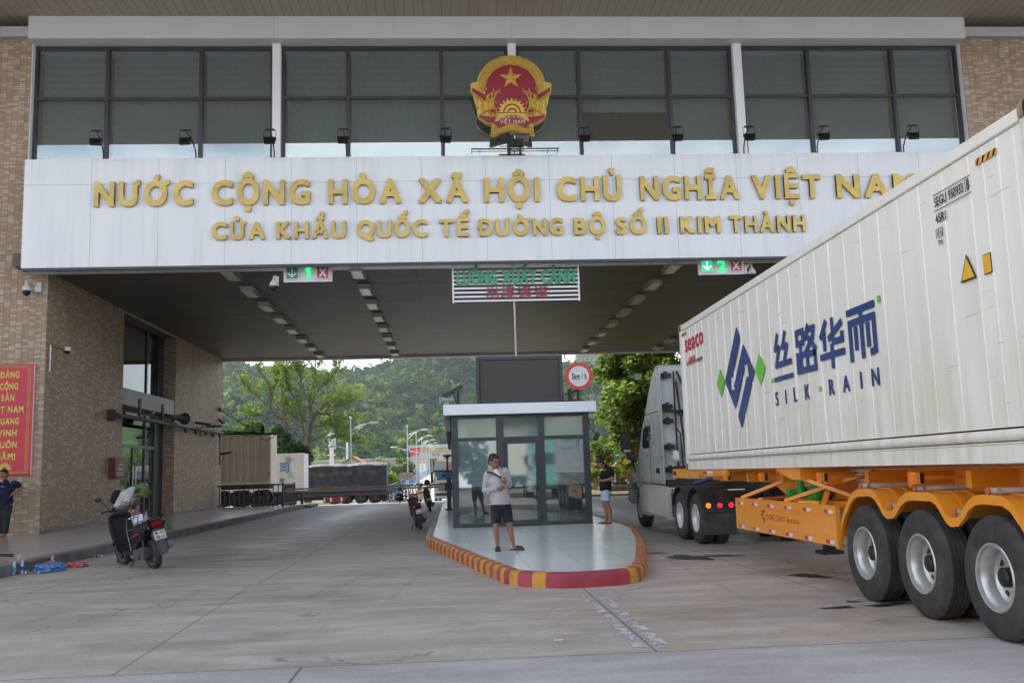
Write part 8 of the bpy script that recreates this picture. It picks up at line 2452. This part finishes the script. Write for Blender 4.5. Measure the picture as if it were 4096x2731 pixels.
def underbone(label, loc, yaw, lean, l1, l2, body_m, helmet_pos, hlab):
    t = thing("motorbike", label, "motorbike", (0, 0, 0), "motorbikes beside the booth island")
    bike_wheel(t, 1.23, .285, .075, 6, black); bike_wheel(t, 0, .285, .09, 6, black)
    B = lambda name, poly, hw, m_, bev=.015: MB().prism(poly, -hw, hw, 'y').build(name, m_, t, world=False, bevel=bev, smooth=45)
    B("front_mudguard", [(1.02, .42), (1.12, .55), (1.26, .59), (1.42, .52), (1.38, .48), (1.25, .53), (1.13, .49), (1.06, .40)], .055, body_m)
    B("leg_shield", [(.72, .34), (.84, .56), (.96, .86), (1.02, .95), (1.10, .92), (1.06, .70), (.95, .50), (.84, .34)], .15, black, .04)
    B("body_panel", [(.74, .48), (.60, .62), (.30, .66), (-.10, .72), (-.36, .78), (-.40, .72), (-.15, .60), (.15, .48), (.45, .42)], .10, glossblk, .035); B("side_panel", [(.50, .50), (.10, .60), (-.05, .56), (.20, .46)], .108, body_m, .006)
    B("seat", [(.50, .68), (.48, .74), (.20, .765), (-.16, .80), (-.30, .80), (-.30, .76), (.1, .70)], .11, black, .025)
    B("tail", [(-.28, .74), (-.44, .80), (-.47, .72), (-.36, .64), (-.26, .66)], .085, black, .02)
    B("tail_lamp", [(-.44, .68), (-.485, .77), (-.45, .79), (-.40, .70)], .06, redl, .012)
    q = MB(); q.tube([(-.16, .12, .78), (-.40, .13, .86), (-.46, 0, .87), (-.40, -.13, .86), (-.16, -.12, .78)], .015, 8); q.build("grab_rail", black, t, world=False, smooth=60)
    B("rear_mudguard", [(-.22, .60), (-.40, .66), (-.50, .40), (-.54, .30), (-.49, .30), (-.40, .48), (-.28, .57)], .07, black, .012)
    plate(t, -.475, .555, 18, l1, l2, .17, .13)
    B("headlamp_cowl", [(.93, .93), (.96, 1.05), (1.04, 1.07), (1.12, 1.0), (1.10, .92)], .11, body_m, .03)
    for s_ in (1, -1):
        q = MB(); q.tube([(1.0, s_*.10, 1.0), (.95, s_*.24, 1.03), (.90, s_*.34, 1.03)], .017, 8); q.build("grip", black, t, world=False, smooth=60)
        mirror_stalk(t, 1.0, s_*.16, 1.03, s_)
        q = MB(); q.tube([(0, s_*.11, .30), (-.08, s_*.10, .66)], .026, 10); q.build("shock_absorber", engine_m, t, world=False, smooth=60)
        q = MB(); q.ball((-.40, s_*.11, .70), (.03, .035, .022), 10, 8); q.build("indicator", amber, t, world=False, smooth=60)
    q = MB(); q.prism([(.25, .20), (.62, .20), (.72, .36), (.58, .46), (.30, .44), (.2, .32)], -.11, .11, 'y'); q.box(.66, -.05, .28, .86, .05, .38); q.build("engine", engine_m, t, world=False, bevel=.02, smooth=50)
    q = MB(); q.tube([(.72, -.06, .26), (.40, -.13, .18), (.05, -.16, .24), (-.40, -.17, .36)], [.018, .022, .05, .055], 12); q.lathe([(0, 0), (.03, 0), (.045, .012), (0, .012)], basis((-.41, -.17, .363), (0, 1, 0), (0, 0, 1), (-1, 0, 0)), 12); q.build("exhaust", engine_m, t, world=False, smooth=50)
    q = MB(); q.tube([(.36, .10, .24), (.30, .26, .01), (.24, .28, .008)], .011, 6); q.build("side_stand", black, t, world=False)
    q = MB(); q.tube([(1.06, 0, .95), (1.23, 0, .30)], .026, 8); q.tube([(1.2, .05, .5), (1.23, .05, .285)], .015, 6); q.tube([(1.2, -.05, .5), (1.23, -.05, .285)], .015, 6); q.tube([(0, .07, .285), (.35, .07, .33)], .02, 6); q.tube([(0, -.07, .285), (.35, -.07, .33)], .02, 6); q.build("fork", black, t, world=False)
    t.matrix_world = Matrix.Translation(loc) @ Matrix.Rotation(R_(yaw), 4, 'Z') @ Matrix.Rotation(R_(lean), 4, 'X')
    bpy.context.view_layer.update()
    hp = t.matrix_world @ Vector(helmet_pos)
    h = thing("motorbike_helmet", hlab, "helmet", hp)
    Mh = Matrix.Translation(hp) @ Matrix.Rotation(R_(yaw+20), 4, 'Z') @ Matrix.Rotation(R_(-20), 4, 'Y')
    q = MB(); q.lathe([(0, .15), (.06, .143), (.11, .10), (.132, .03), (.128, -.05), (.115, -.06), (.118, .02), (.09, .09), (0, .13)], Mh, 24); q.build("shell", glossblk, h, smooth=45)
    q = MB(); q.ball((0, 0, 0), (.135, .12, .10), 16, 10, Mh @ Matrix.Translation((.03, 0, -.0))); q.build("visor", mat("smoky_visor", (.16, .16, .17), .12) if "smoky_visor" not in bpy.data.materials else bpy.data.materials["smoky_visor"], h, smooth=60)
    q = MB(); q.tube([hp+Vector((0, 0, -.05)), hp+Vector((.01, 0, -.2))], .008, 5); q.build("strap", black, h)
underbone("red and black motorbike with a white plate parked by the island", (-.93, 28.75, 0), 97, -9, "30-X2", "9130", redp, (.90, .40, 1.0), "black helmet hanging from the nearer motorbike's handlebar")
underbone("dark motorbike parked farther along the island behind the red one", (-.93, 42.7, 0), 94, -9, "29-V1", "0505", glossblk, (.95, -.10, 1.24), "black helmet resting on the mirror of the farther motorbike")

# ------------------------------------------------------------------ litter by the left kerb
water = glass_mat("clear_plastic", (.80, .84, .86), .10, .05, (.55, .58, .62), .28)
capm = mat("white_cap", (.70, .70, .70), .5); lab_b = mat("blue_label", (.02, .07, .34), .4); lab_c = mat("cyan_label", (.04, .30, .62), .4)
def bottle(loc, rot, lab, label, h=.22, r=.033):
    t = thing("plastic_bottle", label, "bottle", (0, 0, 0), "plastic bottles by the pavement kerb")
    q = MB(); q.lathe([(0, 0), (r*.9, .002), (r, .012), (r*.93, h*.25), (r, h*.3), (r, h*.62), (r*.85, h*.74), (r*.42, h*.90), (r*.40, h*.95), (0, h*.95)], None, 18); q.build("bottle", water, t, smooth=40)
    q = MB(); q.lathe([(r*1.02, h*.34), (r*1.03, h*.36), (r*1.03, h*.56), (r*1.02, h*.58)], None, 18, cap=False); q.build("label", lab, t, smooth=40)
    q = MB(); q.lathe([(0, h*.92), (r*.5, h*.92), (r*.5, h*1.0), (0, h*1.0)], None, 14); q.build("cap", capm, t, smooth=40)
    t.location = loc; t.rotation_euler = rot
bottle((-7.98, 18.33, 0), (0, R_(4), 0), lab_c, "upright plastic bottle with a light blue label, largest of the bottles", .25, .038)
bottle((-7.90, 18.50, 0), (0, 0, 0), lab_b, "upright plastic bottle with a dark blue label beside the light blue one", .25, .036)
bottle((-7.90, 19.85, .0), (0, 0, 0), lab_c, "upright small bottle behind the blue plastic bag", .22, .03)
bottle((-7.86, 18.62, .035), (R_(90), 0, R_(12)), capm, "plastic bottle lying on its side next to the two upright ones", .14, .035)
bottle((-7.92, 22.15, .035), (R_(88), 0, R_(70)), lab_b, "crushed plastic bottle lying alone against the kerb", .20, .034)
cu = thing("plastic_cup", "clear plastic cup standing on top of the pavement kerb", "cup", (-8.14, 18.95, PZ))
q = MB(); q.lathe([(0, .0), (.032, 0), (.046, .13), (.049, .132), (.044, .13), (.030, .006), (0, .006)], Matrix.Translation((-8.14, 18.95, PZ+.004)), 20); q.build("cup", water, cu, smooth=40)
def bag(name, label, c, r, m_, seed):
    rnd = random.Random(seed)
    bm = bmesh.new(); bmesh.ops.create_icosphere(bm, subdivisions=4, radius=1.0)
    from mathutils import noise as mn
    for v in bm.verts:
        p = v.co.copy()
        n = mn.noise(p*1.7+Vector((seed, 0, 0)))*.35+mn.noise(p*4+Vector((0, seed, 0)))*.18+abs(mn.noise(p*7))*.14
        p *= 1+n
        v.co = Vector((c[0]+p.x*r[0], c[1]+p.y*r[1], max(.004, c[2]+p.z*r[2])))
    for f in bm.faces: f.smooth = False
    me = bpy.data.meshes.new(name); bm.to_mesh(me); bm.free(); me.materials.append(m_)
    o = bpy.data.objects.new(name, me); COL.objects.link(o); empty_props(o, label, "bag"); centre_origin(o)
bagb = glass_mat("blue_film", (.35, .55, .85), .14, .15, (.10, .26, .58), .72); bagr = glass_mat("red_film", (.8, .3, .3), .1, .2, (.50, .08, .09), .8)
bag("plastic_bag", "crumpled blue plastic bag lying by the pavement kerb", (-7.62, 19.0, .06), (.26, .42, .10), bagb, 3)
bag("plastic_bag", "flat red plastic bag on the open concrete beside the blue bag", (-7.42, 19.75, .035), (.20, .14, .06), bagr, 5)
bag("plastic_bag", "small red plastic bag between the kerb and the blue bag", (-7.83, 19.5, .05), (.10, .34, .10), bagr, 8)
q = MB(); q.tube([(-9.05, 19.4, .24), (-8.72, 19.5, .30), (-8.52, 19.55, .28)], [.03, .028, .032], 8)
solo(q, "handle_grip", black, "end of a black handlebar grip by the cup on the kerb", "grip", smooth=60)
# second green helmet and black bag on the pavement edge
hh = thing("sun_helmet", "green sun helmet lying on the pavement behind the scooter", "helmet", (-8.75, 30.4, PZ))
q = MB(); q.lathe([(0, .16), (.06, .155), (.11, .125), (.145, .07), (.155, .01), (.20, -.0), (.20, .008), (.15, .03), (0, .14)], Matrix.Translation((-8.75, 30.4, PZ+.004)), 28); q.build("shell", bpy.data.materials["green_felt"], hh, smooth=40)
bg2 = Solid(); bg2.ell((-9.2, 30.4, PZ+.09), (.26, .16, .09)); bg2.ell((-9.3, 30.4, PZ+.13), (.14, .13, .08))
o = bg2.build("cloth_bag", cloth("black_cloth_bag", (.012, .012, .013), .3), None, .012, 2); empty_props(o, "low black bag beside the green helmet on the pavement", "bag"); centre_origin(o)
for (x, y) in ((.98, 9.3), (4.7, 11.2), (-7.55, 18.9), (2.0, 40)):
    pass
q = MB(); q.box(.93, 9.25, .002, 1.02, 9.28, .006)
solo(q, "paper_scrap", alu_white, "tiny white paper scrap on the concrete beside the worn marking", "scrap")
q = MB(); q.box(4.66, 11.18, .002, 4.80, 11.195, .006)
solo(q, "paper_scrap", alu_white, "thin white stick on the concrete before the first trailer wheel", "scrap")

# ------------------------------------------------------------------ behind the camera: what the booth glass mirrors
teal = mat("teal_paint", (.10, .30, .26), .3, .2, .06, 1.5, .5, .4)
tk2 = copy_tree(TK)
tk2.location = TK.location+Vector((-.4, -31.5, 0)); tk2["label"] = "teal long nosed tractor unit waiting behind the viewpoint"
for c in tk2.children:
    if c.name.startswith(("cab", "side_extender")) and c.name.split(".")[0] in ("cab", "side_extender"):
        c.material_slots[0].link = 'OBJECT'; c.material_slots[0].material = teal
c2 = thing("shipping_container", "plain white container on the waiting teal truck", "container", (4.2, -20, 1.4))
q = MB(); q.box(2.9, -24, 1.4, 5.4, -9.6, 4.35); q.build("shell", cont_m, c2, bevel=.02)
cs = []
for x in range(-40, 41, 5):
    y = -46-abs(x % 3)*5; h = rg.uniform(7, 11)
    for q in range(26): cs.append(clump(rg, (x+rg.normal()*2.6, y+rg.normal()*2, 1.0+rg.uniform(0, 1)*h), 1.7, 60))
tl_ = leaves("treeline", np.concatenate(cs), .55, lf_mid, None, 205); tl_["kind"] = "stuff"; tl_["label"] = "row of green trees closing the yard behind the viewpoint"; tl_["category"] = "trees"

# ------------------------------------------------------------------ the air: one closed box of thin haze round everything
q = MB(); q.box(-1000, -120, -6, 1000, 1800, 260)
hzb = q.build("haze", [], None, clean=True)
t = NT("thin_air")
for nd in list(t.t.nodes):
    if nd.type == 'BSDF_PRINCIPLED': t.t.nodes.remove(nd)
pv = t.t.nodes.new("ShaderNodeVolumePrincipled")
pv.inputs["Color"].default_value = (.80, .88, 1.0, 1)
pv.inputs["Density"].default_value = .00010
pv.inputs["Anisotropy"].default_value = .3
t.t.links.new(pv.outputs[0], t.out.inputs["Volume"])
hzb.data.materials.append(t.mat)
hzb["kind"] = "stuff"; hzb["label"] = "thin pale haze in the air"; hzb["category"] = "haze"
